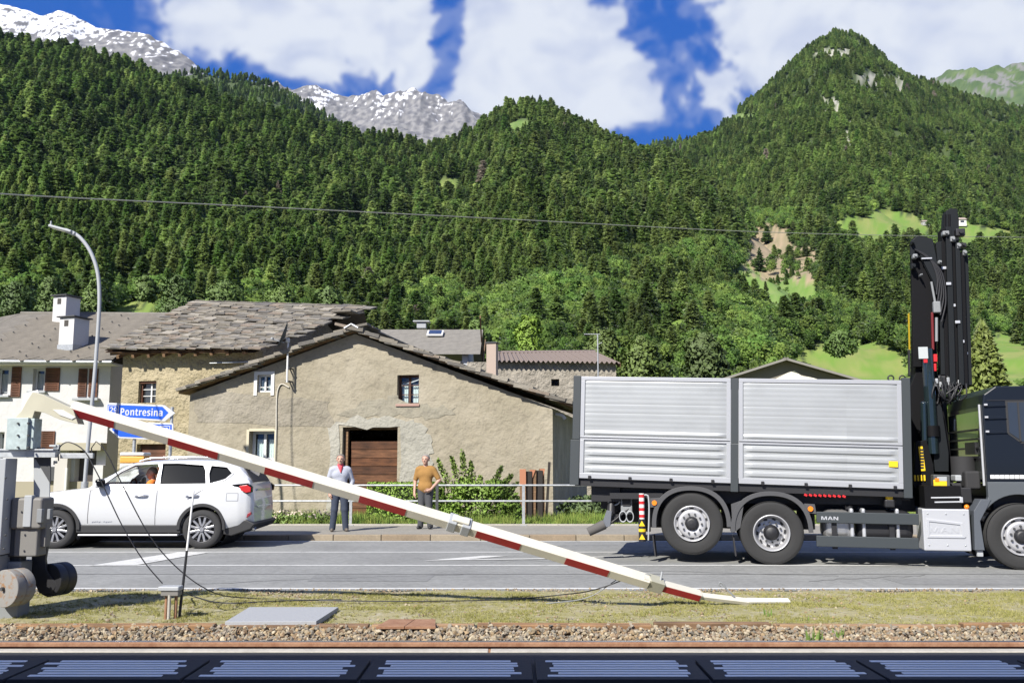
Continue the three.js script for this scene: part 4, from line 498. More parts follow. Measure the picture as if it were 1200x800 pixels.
// white house
{
  const D = 33, E0 = at(-90, 420, D), E1 = at(131, 421, D), O = V(E0.x, 0, E0.z), b = thing('white_house', 'white plastered house with brown shutters and a grey tiled roof', 'house', [O.x, 0, O.z]), F = frameOf(V(O.x, 0, O.z - 0.6), 0), L = (px, py, z = -0.6) => { const p = at(px, py, D - z); return V(p.x - O.x, p.y, z); };
  const W = L(129, 440).x, ey = L(60, 424).y, hole = (x0, y0, x1, y1) => { const a = L(x0, y1), q = L(x1, y0); return [[a.x, a.y], [q.x, a.y], [q.x, q.y], [a.x, q.y]]; };
  const Hs = [hole(-6, 431, 10, 463), hole(37, 432, 52, 458), hole(-6, 506, 5, 540), hole(84, 527, 113, 600)];
  part('wall', put(poly([[-1, -0.2], [W, -0.2], [W, ey], [-1, ey]], 0.4, 0, Hs), 0, 0, -1.0), whitewash, b);
  part('side_wall', box(0.4, ey, 9, W - 0.2, ey / 2, -5.501), whitewash, b);
  part('side_wall', box(0.4, ey, 9, -0.79, ey / 2, -5.501), whitewash, b); part('back_wall', box(W + 1, ey, 0.3, W / 2 - 0.5, ey / 2, -10.0), whitewash, b); part('upper_floor', box(W + 0.4, 0.2, 8.6, W / 2 - 0.5, 2.75, -5.3), brownWood, b); part('attic_floor', box(W + 0.4, 0.2, 8.6, W / 2 - 0.5, ey - 0.12, -5.3), brownWood, b);
  for (const h of Hs.slice(0, 3)) { const g = new THREE.Group(); g.name = 'window'; b.add(g); const w = h[1][0] - h[0][0], H = h[2][1] - h[0][1], cx = (h[0][0] + h[1][0]) / 2, cy = (h[0][1] + h[2][1]) / 2; for (const q of [-1, 1]) { part('frame', box(0.06, H, 0.06, cx + q * (w / 2 - 0.03), cy, -0.85), frameWhite, g); part('frame', box(w - 0.12, 0.06, 0.06, cx, cy + q * (H / 2 - 0.03), -0.85), frameWhite, g); } part('pane', box(w - 0.12, H - 0.12, 0.008, cx, cy, -0.86), paneGlass, g); part('curtain', sheet((u, v) => V(cx - w * 0.3 + u * w * 0.6, cy - H * 0.4 + v * H * 0.7, -0.853 + 0.004 * Math.sin(u * 30)), 30, 2), mat(0.35, 0.38, 0.38, 0.9), g); part('sill', rbox(w + 0.25, 0.08, 0.3, cx, cy - H / 2 - 0.04, -0.6, 0.01), paleGrey, g); }
  for (const [x0, y0, x1, y1] of [[12, 430, 25.5, 465], [52, 431, 70.5, 458], [90.5, 432, 102.5, 465], [103, 432, 115.5, 465], [7, 505, 16.5, 529], [47, 505, 64.5, 531]]) { const a = L(x0, y1), q = L(x1, y0), sh = part('shutter', rbox(q.x - a.x, q.y - a.y, 0.04, (a.x + q.x) / 2, (a.y + q.y) / 2, -0.57, 0.006), shutterMat, b), n = 12; for (let i = 0; i < n; i++) part('louvre', box(q.x - a.x - 0.12, 0.05, 0.012, (a.x + q.x) / 2, lerp(a.y, q.y, (i + 0.7) / (n + 0.4)), -0.545, 0.5), shutterMat, sh); }
  { const a = L(87, 468), q = L(117, 466); part('sill', rbox(q.x - a.x, 0.09, 0.25, (a.x + q.x) / 2, a.y, -0.5, 0.01), paleGrey, b); }
  { const a = L(73, 528), q = L(125, 519); part('door_hood', rbox(q.x - a.x, q.y - a.y, 0.5, (a.x + q.x) / 2, (a.y + q.y) / 2, -0.35, 0.01), mat(0.36, 0.33, 0.25, 0.9), b); const g = L(67, 572), h = L(84, 527); part('porch_pier', box(h.x - g.x, h.y, 0.3, (g.x + h.x) / 2, h.y / 2, -0.44), mat(0.45, 0.43, 0.40, 0.9), b); const p0 = L(112, 545); part('porch_pier', box(0.34, p0.y, 0.25, p0.x + 0.2, p0.y / 2, -0.46), whitewash, b); const dd = L(98, 560); part('entrance_door', box(0.9, 2.1, 0.06, dd.x, 1.05, -0.98), mat(0.06, 0.05, 0.045, 0.5), b); const wp = L(86, 560); part('drain_pipe', rod(V(wp.x - 0.1, 0, -0.25), V(wp.x - 0.1, L(84, 548).y, -0.25), 0.05), frameWhite, b); }
  { const h0 = L(0, 564).y; part('plinth', box(W + 0.9, h0, 0.05, W / 2 - 0.5, h0 / 2, -0.575), mat(0.30, 0.27, 0.20, 0.95), b); const bx = L(62, 555); part('meter_box', rbox(0.42, 0.5, 0.2, bx.x, bx.y, -0.5, 0.01), darkGrey, b); part('meter_box', rbox(0.1, 0.14, 0.1, L(65, 542).x, L(65, 542).y, -0.55, 0.01), darkGrey, b); }
  // roof: diamond tiles with snow hooks
  const rg = new THREE.Group(); rg.name = 'roof'; b.add(rg); const ridgeZ = -5.2, rl = L(24, 367, ridgeZ), rr_ = L(200, 368, ridgeZ), el = L(-90, 421, 0), er = L(131.5, 422, 0), tileMats = [0, 1, 2].map((i) => new THREE.MeshStandardMaterial({ map: slateTones[3].map, color: lc(...rgb([0.80, 0.76, 0.70], [0.94, 1, 1.05][i])), roughness: 0.9 }));
  const hipL = L(-70, 395, -2.5), upS = rl.clone().sub(el).setX(0), n = V(0, -upS.z, upS.y).normalize().multiplyScalar(upS.y > 0 ? 1 : -1); n.set(0, Math.abs(upS.z), Math.abs(upS.y)).normalize();
  part('deck', [sheet((u, v) => V(lerp(lerp(el.x, rl.x, v), lerp(er.x, rr_.x, v), u), lerp(el.y, rl.y, v), lerp(0, ridgeZ, v)), 2, 2), sheet((u, v) => V(lerp(lerp(el.x, rl.x, v), lerp(er.x, rr_.x, v), u), lerp(el.y, rl.y, v) - 0.1, lerp(0, ridgeZ, v)), 2, 2)], slateTones[1], rg);
  const S = upS.length(), dnv = upS.clone().normalize(), T = 0.46, tileG = metreUV(prep(poly([[0, -T], [T, 0], [0, T], [-T, 0]], 0.012, 0.0)));
  for (let j = 0; j < S / T - 0.5; j++) for (let i = 0; i < 60; i++) { const t = (j + 0.55) * T / S, x = -2 + (i + (j & 1) * 0.5) * 2 * T; if (t > 0.99) continue; const xl = lerp(el.x, rl.x, t) + 0.3, xr = lerp(er.x, rr_.x, t) - 0.1; if (x < Math.max(xl, L(-25, 400).x) || x > Math.min(xr, L(200, 400).x)) continue; const m = new THREE.Mesh(tileG, tileMats[(i * 7 + j * 3) % 3]); m.name = 'roof_tile'; m.castShadow = m.receiveShadow = true; const up = dnv.clone().applyAxisAngle(V(1, 0, 0), 0.012); m.matrix.makeBasis(V(1, 0, 0), up, V(1, 0, 0).cross(up)).setPosition(V(x, lerp(el.y, rl.y, t), lerp(0, ridgeZ, t)).addScaledVector(n, 0.004 + (j % 2) * 0.003)); m.matrix.decompose(m.position, m.quaternion, m.scale); rg.add(m); if ((i + j) % 2 === 0) part('snow_hook', box(0.035, 0.05, 0.06, x, lerp(el.y, rl.y, t) + 0.05 , lerp(0, ridgeZ, t) + 0.05), darkGrey, rg); }
  part('hip_slope', sheet((u, v) => V(lerp(el.x, -8, u), lerp(el.y, el.y - 0.5, u), 0).lerp(V(rl.x - 0.02, rl.y, ridgeZ), v), 2, 2), slateTones[1], rg);
  part('ridge_tile', rod(rl, rr_, 0.07, 0.07, 8), slateTones[3], rg); part('rear_slope', sheet((u, v) => V(lerp(rl.x, rr_.x, u), lerp(rl.y, el.y, v), lerp(ridgeZ, 2 * ridgeZ, v)), 1, 1), slateTones[1], rg);
  part('gutter', [rod(V(el.x, el.y - 0.07, 0.05), V(er.x + 0.0, er.y - 0.07, 0.05), 0.06)], galv, b); part('soffit', box(er.x - el.x, 0.03, 0.65, (er.x + el.x) / 2, el.y - 0.16, -0.33), mat(0.6, 0.58, 0.54, 0.9), b);
  const stack = (name, x0, x1, yt, yb, d, lab, w) => { const p0 = at(x0, yb, d), p1 = at(x1, yt, d), wd = p1.x - p0.x, g = thing('chimney', lab, 'chimney', [(p0.x + p1.x) / 2, 0, -d - w / 2], -0.32, 'white chimneys on the grey tiled roof'); part('stack', box(wd * 0.8, p1.y - p0.y + 1.2, w, 0, (p1.y + p0.y) / 2 - 0.6, 0), whitewash, g); part('flue_opening', box(wd * 0.22, 0.22, 0.02, -0.02, p1.y - 0.2, w / 2 + 0.004), openingShade, g); part('lid', rbox(wd * 1.0, 0.045, w * 1.25, 0, p1.y + 0.04, 0, 0.01), darkGrey, g); if (name) part('flashing', box(wd * 0.86, 0.22, w + 0.05, 0, p0.y + 0.16, 0), galv, g); };  // the flue is a solid dark box with its inner shade painted
  stack(1, 66, 95, 372, 412, 33.9, 'white square chimney with a dark lid low on the tiled roof', 0.75); stack(0, 60, 85, 347, 366, 37, 'white square chimney with a flat dark lid behind the roof ridge', 0.75);
}
// grey roofed house behind
{
  const D = 46, a = at(446, 386, D + 4), r = at(566, 386, D + 4), e = at(540, 420, D), O = V(a.x, 0, -D - 4), b = thing('grey_roof_house', 'house with a low grey roof and skylight behind the beige barn', 'house', [O.x, 0, O.z]), w = r.x - a.x, ry = r.y, ey = at(540, 416, D).y;
  const roofM = slateTones[3];
  part('roof', [sheet((u, v) => V(lerp(-2, w + 0.0, u), lerp(ry, ey, v), lerp(0, 4.4, v)), 1, 1), sheet((u, v) => V(lerp(-2, w + 0.0, u), lerp(ry, ey, v), lerp(0, -4.4, v)), 1, 1)], roofM, b);
  part('verge_board', [put(box(5.0, 0.16, 0.06), w + 0.0, (ry + ey) / 2 - 0.06, 2.2, 0, Math.PI / 2 + 0.0, -Math.atan2(ry - ey, 4.4)), put(box(5.0, 0.16, 0.06), w + 0.0, (ry + ey) / 2 - 0.06, -2.2, 0, Math.PI / 2, Math.atan2(ry - ey, 4.4))], brownWood, b);
  part('gable_wall', put(poly([[-4, 0], [4, 0], [4, ey], [0, ry - 0.15], [-4, ey]], 0.3).rotateY(Math.PI / 2), w - 0.9, 0, 0), mat(0.42, 0.44, 0.46, 0.9), b);
  part('front_wall', box(w + 1, ey - 0.3, 0.3, w / 2 - 1.4, ey / 2 - 0.15, 3.8), whitewash, b);
  const sk = at(510, 391, D + 2.9), sl = Math.atan2(ry - ey, 4.4), s = part('skylight', rbox(0.85, 0.08, 0.9, sk.x - O.x, sk.y + 0.03, 1.15, 0.01, sl), frameWhite, b); part('pane', rbox(0.66, 0.02, 0.7, sk.x - O.x, sk.y + 0.085, 1.17, 0.004, sl), paneGlass, s);
  const c = at(495, 381, D + 5); part('roof_vent', [rbox(0.5, 0.3, 0.5, c.x - O.x, c.y - 0.1, -0.6, 0.02), rbox(0.9, 0.08, 0.7, c.x - O.x, c.y + 0.12, -0.6, 0.02)], paleGrey, b);
}
// corrugated roofed stone house with chimney, aerial
{
  const D = 43, O = at(585, 560, D), b = thing('stone_house', 'stone house with a brown corrugated roof behind the beige barn', 'house', [O.x, 0, O.z]), L = (px, py, z = 0) => { const p = at(px, py, D - z); return V(p.x - O.x, p.y, z); };
  const x1 = L(722, 430).x, ty = L(650, 424).y, h = [L(646, 452), L(655.5, 444)];
  part('wall', put(poly([[-1.5, -0.2], [x1, -0.2], [x1, ty], [-1.5, ty]], 0.4, 0, [[[h[0].x, h[0].y], [h[1].x, h[0].y], [h[1].x, h[1].y], [h[0].x, h[1].y]]]), 0, 0, -0.4), greyStone, b); part('back_wall', box(x1 + 1.5, ty, 0.3, x1 / 2 - 0.75, ty / 2, -7.6), greyStone, b); part('side_wall', box(0.4, ty, 7, -1.3, ty / 2, -3.9), greyStone, b);
  part('side_wall', box(0.4, ty + 0.2, 7, x1 - 0.2, ty / 2, -3.9), greyStone, b);
  const r0 = L(578, 413, -4), r1 = L(698, 412, -4), e0 = L(578, 423, 0.35), e1 = L(727, 425, 0.35), nW = 26;
  const roof = new THREE.Group(); roof.name = 'roof'; b.add(roof);
  for (let k = 0; k < nW; k++) part('corrugated_sheet', sheet((u, v) => { const q = (k + u) / nW, p = e0.clone().lerp(e1, q), t = r0.clone().lerp(r1, q); const w = p.lerp(t, v); return V(w.x, w.y + 0.05 * Math.sin(u * 2 * Math.PI) + 0.004 * (k & 1), w.z); }, 8, 1), mat(0.17, 0.135, 0.115, 0.75), roof);
  part('ridge_cap', rod(r0, r1, 0.09, 0.09, 8), mat(0.14, 0.11, 0.1, 0.7), roof); part('rear_slope', sheet((u, v) => r0.clone().lerp(r1, u).add(V(v * 0.5, -v * 1.2, -v * 4)), 1, 1), mat(0.15, 0.12, 0.11, 0.8), roof); part('verge', sheet((u, v) => e1.clone().lerp(r1, u).add(V(0.02, -0.2 * v, 0)), 4, 1), brownWood, roof);
  const c0 = at(571, 434, 38), c1 = at(582.5, 403, 38), ch = thing('chimney', 'tall pinkish concrete chimney with a dark cap above the barn roof', 'chimney', [(c0.x + c1.x) / 2, 0, -38.2], -0.2); part('stack', box(c1.x - c0.x, c1.y, 0.42, 0, c1.y / 2, 0), mat(0.36, 0.29, 0.24, 0.95, { bumpMap: fineBump, bumpScale: 0.006 }), ch); part('cap', [rbox(0.5, 0.05, 0.5, 0, c1.y + 0.06, 0, 0.01), box(0.3, 0.06, 0.3, 0, c1.y + 0.02, 0)], darkGrey, ch);
  const ap = at(701, 440, 41), at0 = at(701, 391, 41), an = thing('television_aerial', 'thin television aerial standing above the stone house corner', 'aerial', [ap.x, 0, ap.z]); part('mast', rod(V(0, 0, 0), V(0, at0.y, 0), 0.03), galv, an); part('boom', rod(V(-0.6, at0.y - 0.02, 0), V(0.1, at0.y - 0.02, 0), 0.02), galv, an); for (let i = 0; i < 6; i++) part('element', rod(V(-0.55 + i * 0.11, at0.y - 0.02, -0.22), V(-0.55 + i * 0.11, at0.y - 0.02, 0.22), 0.008), galv, an); part('boom', rod(V(-0.02, at0.y - 0.5, 0), V(0.18, at0.y - 0.4, 0.1), 0.015), galv, an);
}
// gabled house beyond the lorry
{
  const D = 72, O = at(925, 560, D), b = thing('gabled_house', 'house gable with a shallow grey roof showing above the lorry body', 'house', [O.x, 0, O.z], -0.12), k = D / FOCAL, ap = at(925, 423, D).y, W = 8.2, ey = at(925, 462, D).y;
  part('gable_wall', put(poly([[-W, 0], [W, 0], [W, ey], [0, ap], [-W, ey]], 0.4), 0, 0, -0.4), mat(0.17, 0.155, 0.13, 0.95), b);
  part('plaster_patch', put(poly([[-3.2, ey + 0.3], [-2.4, ap - 2.1], [-1.2, ap - 1.6], [0.2, ap - 0.9], [0.7, ap - 0.75], [1.2, ap - 1.15], [2.3, ap - 1.35], [3.0, ap - 2.0], [3.4, ey + 0.3]], 0.03), 0, 0, 0.001), mat(0.72, 0.68, 0.58, 0.95, { bumpMap: bumpWall, bumpScale: 0.1 }), b);
  for (const s of [-1, 1]) { part('roof_slope', put(box(Math.hypot(W + 0.8, ap - ey) + 0.2, 0.12, 12), s * (W + 0.6) / 2, (ap + ey) / 2 + 0.02, -5.2, 0, 0, -s * Math.atan2(ap - ey, W)), slateTones[1], b); part('barge_board', put(box(Math.hypot(W + 0.8, ap - ey) + 0.2, 0.16, 0.06), s * (W + 0.6) / 2, (ap + ey) / 2 - 0.02, 0.84, 0, 0, -s * Math.atan2(ap - ey, W)), mat(0.20, 0.19, 0.17, 0.8), b); }
}
// two far houses on the right slope
for (const [px, py, d, w, lab] of [[1136, 262, 0.5, 15, 'far white house standing on the bright slope meadow'], [1098, 264, 0.5, 9, 'small far grey house beside the white one on the slope meadow'], [50, 266, 0, 6, 'small far cabin with a pale roof in the left wood']]) {
  const h = px < 600 ? hillA : hillB, a = (px - 600) / FOCAL; let best = null; for (let t = 0; t < 1; t += 0.004) { const p = h.p(a, t); if (bearing(p.x, p.y, p.z)[1] > py) best = p; } const g = thing('far_house', lab, 'house', [best.x, best.y, best.z]);
  part('wall', box(w, w * 0.5, w * 0.6, 0, w * 0.2, 0), w > 10 ? mat(0.7, 0.68, 0.64, 0.9) : mat(0.36, 0.36, 0.36, 0.9), g); for (const s of [-1, 1]) part('roof_slope', put(box(w * 1.1, 0.4, w * 0.42), 0, w * 0.53, s * w * 0.17, s * 0.5), mat(0.34, 0.28, 0.24, 0.9), g); if (w > 10) { part('window', box(w * 0.28, w * 0.14, 0.1, w * 0.2, w * 0.28, w * 0.3 + 0.03), paneGlass, g); part('window', box(w * 0.1, w * 0.12, 0.1, -w * 0.2, w * 0.28, w * 0.3 + 0.03), paneGlass, g); } }
// unseen canopy, added and sized to throw shade over the track
{
  const b = thing('added_canopy', 'long flat unseen canopy on posts, added to shade the track', 'canopy', [0, 0, -3.68]), H = 4.62;
  part('roof', box(90, 0.16, 2.7, -4, H + 0.0, 1.43), paleGrey, b); part('fascia', box(90, 0.34, 0.06, -4, H + 0.07, 0.05), darkGrey, b);
  for (let x = -44; x <= 36; x += 8) part('post', box(0.16, H, 0.16, x, H / 2, 2.3), darkGrey, b);
}

// ---------- lorry with a loading crane ----------
const font = await new FontLoader().loadAsync('fonts/droid/droid_sans_bold.typeface.json');
function letters(t, size, depth, stretch = 1) { const g = new TextGeometry(t, { font, size, depth, curveSegments: 4, bevelEnabled: false }); g.computeBoundingBox(); const c = g.boundingBox; g.translate(-(c.min.x + c.max.x) / 2, -(c.min.y + c.max.y) / 2, 0); return g.scale(stretch, 1, 1); }
{
  const TURN = -Math.atan2(0.744, 3.668), O = V(4.279, 0, -15.724), F = frameOf(O, TURN), T = (px, py, z = 0) => { const [x, y] = F(px, py, z); return V(x, y, z); };
  const t = thing('lorry', 'dark lorry with a tall silver aluminium cargo body and folded black crane', 'lorry', [O.x, 0, O.z], TURN);
  const alu = new THREE.MeshStandardMaterial({ map: (() => { const f = tileFbm(4, 5, 401); return tex(512, 2.2, (u, v) => rgb([0.36, 0.375, 0.383], 1 + 0.16 * f(u * 0.25 % 1, v) + 0.05 * f(v, u) - 0.1 * clamp(2 * f(u + 0.3, v * 2) - 0.35))); })(), roughness: 0.42, metalness: 0.35 });
  const aluFrame = mat(0.42, 0.43, 0.45, 0.4, { metal: 0.4 }), black = mat(0.014, 0.014, 0.016, 0.5), soft = mat(0.022, 0.022, 0.024, 0.8), plastic = mat(0.055, 0.056, 0.06, 0.62, { bumpMap: fineBump, bumpScale: 0.001 }), slateGrey = mat(0.035, 0.042, 0.046, 0.5), cabPaint = mat(0.009, 0.012, 0.018, 0.3, { clearcoat: 0.25, clearcoatRoughness: 0.06, specularIntensity: 0.4 }), yellow = mat(0.72, 0.47, 0.01, 0.5), orange = mat(0.75, 0.20, 0.01, 0.4), redM = mat(0.5, 0.015, 0.02, 0.45), tyreMat = mat(0.022, 0.022, 0.022, 0.85, { bumpMap: fineBump, bumpScale: 0.003 }), rimMat = mat(0.5, 0.5, 0.51, 0.4, { metal: 0.5 }), silver = mat(0.55, 0.56, 0.58, 0.38, { metal: 0.45 });
  const W = 2.5;
  // chassis
  for (const z of [-0.85, -1.62]) part('frame_rail', box(8.2, 0.27, 0.08, 1.2, 0.98, z), black, t);
  for (const x of [-2.6, -0.6, 1.0, 2.2]) part('cross_member', box(0.14, 0.18, 0.66, x, 0.98, -1.235), black, t);
  part('underbody_block', box(5.1, 0.32, 1.95, -0.45, 1.14, -1.28), black, t); part('dark_tail_block', box(0.5, 0.3, 2.2, -2.75, 1.15, -1.3), black, t); part('chassis_equipment', [box(1.5, 0.35, 1.2, 1.4, 0.95, -1.5), box(0.9, 0.5, 0.8, -2.3, 0.85, -1.5)], black, t);  // black boxes added under the body and tail to keep the gap dark
  // cargo body, sitting a little nose-down
  const BL = T(679, 560), tilt = -0.0306, body = new THREE.Group(); body.name = 'cargo_body'; body.position.copy(BL); body.rotation.z = tilt; t.add(body); const len = 5.25, Hh = 1.757;
  const post = (u, w, v0, v1, z = -0.01) => part('post', rbox(w, v1 - v0, 0.07, u, (v0 + v1) / 2, z, 0.008), slateGrey, body);
  post(-0.07, 0.13, 0.66, 1.77); post(-0.085, 0.16, -0.12, 0.655, 0.0); post(2.61, 0.12, 0.66, 1.76); post(2.605, 0.125, -0.14, 0.655); post(5.33, 0.13, -0.14, 1.8);
  const ribs = (v, lo, hi, n, amp) => { const q = (v - lo) / (hi - lo) * n, f = q - Math.floor(q); if (v < lo || v > hi) return 0; return amp * (sstep(0.05, 0.25, f) - sstep(0.62, 0.82, f)); };
  for (const [a, b] of [[0.0, 2.545], [2.675, 5.26]]) {
    const upper = part('upper_board', sheet((u, v) => { const x = lerp(a + 0.07, b - 0.07, u), y = lerp(0.72, 1.69, v), e = sstep(0, 0.03, u) * sstep(1, 0.97, u); return V(x, y, 0.004 + e * 0.008 * sstep(0, 0.02, v) * sstep(1, 0.98, v) - 0.003 * sstep(0.016, 0.004, Math.abs((v * 6) % 1 - 0.5)) - 0.0005 * Math.cos(v * 6.283 * 12) + 0.018 * e * sstep(0.02, 0.05, v) * sstep(0.11, 0.08, v)); }, 30, 110), alu, body);
    const lower = part('lower_board', sheet((u, v) => { const x = lerp(a + 0.07, b - 0.07, u), y = lerp(0.09, 0.66, v), w = (b - a - 0.14) * Math.min(u, 1 - u); return V(x, y, 0.002 + sstep(0.02, 0.14, w) * ribs(y, 0.1, 0.65, 4, 0.026)); }, 60, 120), alu, body);
    for (const [x0, x1, y0, y1, par] of [[a, b, 1.69, 1.757, upper], [a, b, 0.70, 0.73, upper], [a, a + 0.07, 0.73, 1.69, upper], [b - 0.07, b, 0.73, 1.69, upper], [a, b, 0.0, 0.09, lower], [a, b, 0.655, 0.685, lower], [a, a + 0.07, 0.09, 0.655, lower], [b - 0.07, b, 0.09, 0.655, lower]]) part('board_frame', rbox(x1 - x0, y1 - y0, 0.05, (x0 + x1) / 2, (y0 + y1) / 2, 0.0, 0.006), aluFrame, body);
    part('board_back', box(b - a - 0.02, 1.72, 0.012, (a + b) / 2, 0.87, -0.03), alu, body);
  }
  for (let i = 0; i < 8; i++) part('board_latch', rbox(0.05, 0.06, 0.03, 0.18 + i * 0.69 + (i > 3 ? 0.12 : 0), 0.02, 0.035, 0.006), black, body);
  part('sill', box(5.4, 0.13, 2.46, 2.62, -0.066, -1.26), black, body); part('floor', box(5.3, 0.05, 2.4, 2.62, 0.03, -1.26), soft, body);
  part('far_side', box(5.3, 1.75, 0.04, 2.62, 0.88, -2.48), alu, body); part('headboard', box(0.05, 1.8, 2.4, 5.32, 0.86, -1.26), slateGrey, body); part('tailgate', box(0.05, 1.7, 2.4, -0.03, 0.86, -1.26), alu, body);
  part('sticker', rbox(0.14, 0.095, 0.004, 5.11, 0.395, 0.028, 0.002), yellow, body);
  for (const u of [5.12, 5.3]) part('lifting_eye', put(new THREE.TorusGeometry(0.045, 0.012, 6, 16), u, 1.80, -0.1), black, body);
  part('striped_lashing', Array.from({ length: 9 }, (_, i) => box(0.05, 0.035, 0.01, 3.75 + i * 0.075, -0.15, -0.03, 0, 0, -0.4)), redM, body).userData.kind = 'stuff';
  // wheels
  const R0 = 0.515;
  function tyreGeo(w) { const p = [[0.30, -w * 0.42], [0.36, -w * 0.5], [0.46, -w * 0.5], [0.5, -w * 0.43], [0.512, -w * 0.4]]; for (let i = 0; i < 5; i++) { const c = lerp(-0.36, 0.36, i / 4) * w; p.push([R0, c - 0.02 * w], [R0, c + 0.02 * w], [0.503, c + 0.025 * w], [0.503, c + 0.07 * w]); } p.push([0.512, w * 0.4], [0.5, w * 0.43], [0.485, w * 0.47], [0.46, w * 0.5], [0.40, w * 0.505], [0.395, w * 0.495], [0.36, w * 0.5], [0.31, w * 0.44], [0.295, w * 0.42]); return lathe(p, 56).rotateX(Math.PI / 2); }
  function wheel(x, y, z, kind, w = 0.3, spin = 0) {
    const g = new THREE.Group(); g.name = 'wheel'; g.position.set(x, y, z); g.rotation.z = spin; t.add(g); const f = w / 2;
    part('tyre', tyreGeo(w), tyreMat, g);
    if (kind === 'flat') {
      part('rim', [lathe([[0.30, f - 0.02], [0.296, f + 0.004], [0.28, f + 0.006], [0.272, f - 0.02], [0.262, f - 0.05], [0.235, f - 0.06], [0.232, f - 0.015], [0.20, f - 0.003], [0.12, f - 0.003], [0.115, f - 0.03], [0, f - 0.03]], 48).rotateX(Math.PI / 2)], rimMat, g);
      for (let i = 0; i < 10; i++) { const a = i / 10 * 6.283 + 0.1; part('hand_hole', put(new THREE.CylinderGeometry(0.027, 0.027, 0.02, 12).scale(1.3, 1, 0.75).rotateX(Math.PI / 2), 0.25 * Math.cos(a), 0.25 * Math.sin(a), f - 0.047, 0, 0, 0), black, g); part('wheel_nut', put(new THREE.CylinderGeometry(0.017, 0.02, 0.035, 6).rotateX(Math.PI / 2), 0.163 * Math.cos(a + 0.3), 0.163 * Math.sin(a + 0.3), f + 0.012), darkGrey, g); }
      part('hub', [lathe([[0.112, f - 0.03], [0.11, f + 0.02], [0.085, f + 0.05], [0.06, f + 0.055], [0, f + 0.06]], 28).rotateX(Math.PI / 2)], black, g);
    } else {
      part('rim', [lathe([[0.30, f - 0.02], [0.296, f + 0.004], [0.28, f + 0.006], [0.268, f - 0.03], [0.25, f - 0.06], [0.245, f - 0.16], [0.21, f - 0.17], [0.20, f - 0.15], [0.1, f - 0.15], [0, f - 0.15]], 48).rotateX(Math.PI / 2)], rimMat, g);
      for (let i = 0; i < 10; i++) { const a = i / 10 * 6.283; part('wheel_nut', put(new THREE.CylinderGeometry(0.017, 0.02, 0.05, 6).rotateX(Math.PI / 2), 0.165 * Math.cos(a), 0.165 * Math.sin(a), f - 0.13), darkGrey, g); part('hand_hole', put(new THREE.BoxGeometry(0.06, 0.03, 0.02).rotateZ(a + 1.57), 0.222 * Math.cos(a + 0.31), 0.222 * Math.sin(a + 0.31), f - 0.155), black, g); }
      part('hub', [lathe([[0.13, f - 0.15], [0.125, f - 0.06], [0.09, f - 0.05], [0.085, f - 0.02], [0, f - 0.015]], 24).rotateX(Math.PI / 2)], black, g);
    }
  }
  wheel(-1.29, 0.652, -0.16, 'flat', 0.32, 0.2); wheel(0.0, R0, -0.15, 'deep', 0.3, 0.4); wheel(3.79, R0, -0.16, 'flat', 0.33);
  wheel(0.0, R0, -0.5, 'deep'); wheel(0.0, R0, -2.35, 'flat'); wheel(0, R0, -2.0, 'flat'); wheel(-1.29, 0.652, -2.34, 'flat'); wheel(3.79, R0, -2.34, 'flat');
  for (const [x, y] of [[-1.29, 0.652], [0, R0], [3.79, R0]]) part('axle', put(new THREE.CylinderGeometry(0.09, 0.09, 2.0, 14).rotateX(Math.PI / 2), x, y, -1.25), black, t);
  for (const x of [-1.9, -0.65, 0.62]) part('air_bellows', put(new THREE.CylinderGeometry(0.15, 0.15, 0.32, 14), x, 0.7, -0.75), black, t);
  // mudguards
  function guard(cx, cy, r, a0, a1) {
    const arc = (ra, rb) => { const l = []; for (let i = 0; i <= 28; i++) { const a = lerp(a0, a1, i / 28), q = 1 + 0.05 * Math.pow(Math.abs(Math.sin(2 * a)), 2); l.push([cx + ra * q * Math.cos(a), cy + ra * q * Math.sin(a)]); } for (let i = 28; i >= 0; i--) { const a = lerp(a0, a1, i / 28), q = 1 + 0.05 * Math.pow(Math.abs(Math.sin(2 * a)), 2); l.push([cx + rb * q * Math.cos(a), cy + rb * q * Math.sin(a)]); } return l; };
    const m = part('mudguard', [put(poly(arc(r + 0.085, r + 0.02), 0.02, 0.004), 0, 0, -0.02), put(poly(arc(r + 0.085, r + 0.055), 0.42, 0), 0, 0, -0.45)], plastic, t); return m;
  }
  const g1 = guard(-1.30, 0.62, 0.565, -0.02, Math.PI + 0.06), g2 = guard(0.0, 0.535, 0.57, 0.0, Math.PI + 0.02);
  const lug = (p, s, m) => { part('lug', put(poly([[-0.09, -0.08], [0.09, -0.06], [0.09, 0.08], [-0.07, 0.07]].map(([x, y]) => [x * s, y]), 0.02, 0.004), p.x, p.y, -0.03), plastic, m); part('marker_lamp', put(new THREE.CylinderGeometry(0.042, 0.042, 0.03, 20).rotateX(Math.PI / 2), p.x, p.y, 0.01), orange, m); };
  lug(T(767, 589), 1, g1); lug(T(950, 596), -1, g2);
  for (const [a, b] of [[[764, 628], [769, 652]], [[859, 630], [864, 652]]]) { const p = T(...a), q = T(...b); part('mud_flap', rbox(0.025, p.y - q.y, 0.4, (p.x + q.x) / 2, (p.y + q.y) / 2, -0.24, 0.005, 0, 0, 0.1), soft, t); }
  part('link_plate', put(poly([[-0.64, 0.98], [-0.42, 1.06], [-0.5, 0.6], [-0.62, 0.5]], 0.02), 0, 0, -0.035), plastic, t);
  // side guard and tanks
  const gb = (x0, y0, x1, y1, name) => { const a = T(x0, y0), b = T(x1, y1); return part(name, rbox(b.x - a.x, a.y - b.y, 0.045, (a.x + b.x) / 2, (a.y + b.y) / 2, -0.03, 0.012, 0, 0, -0.012), slateGrey, t); };
  const board = gb(957, 600, 1078, 614.5, 'side_guard'); gb(957, 628, 1078, 643, 'side_guard');
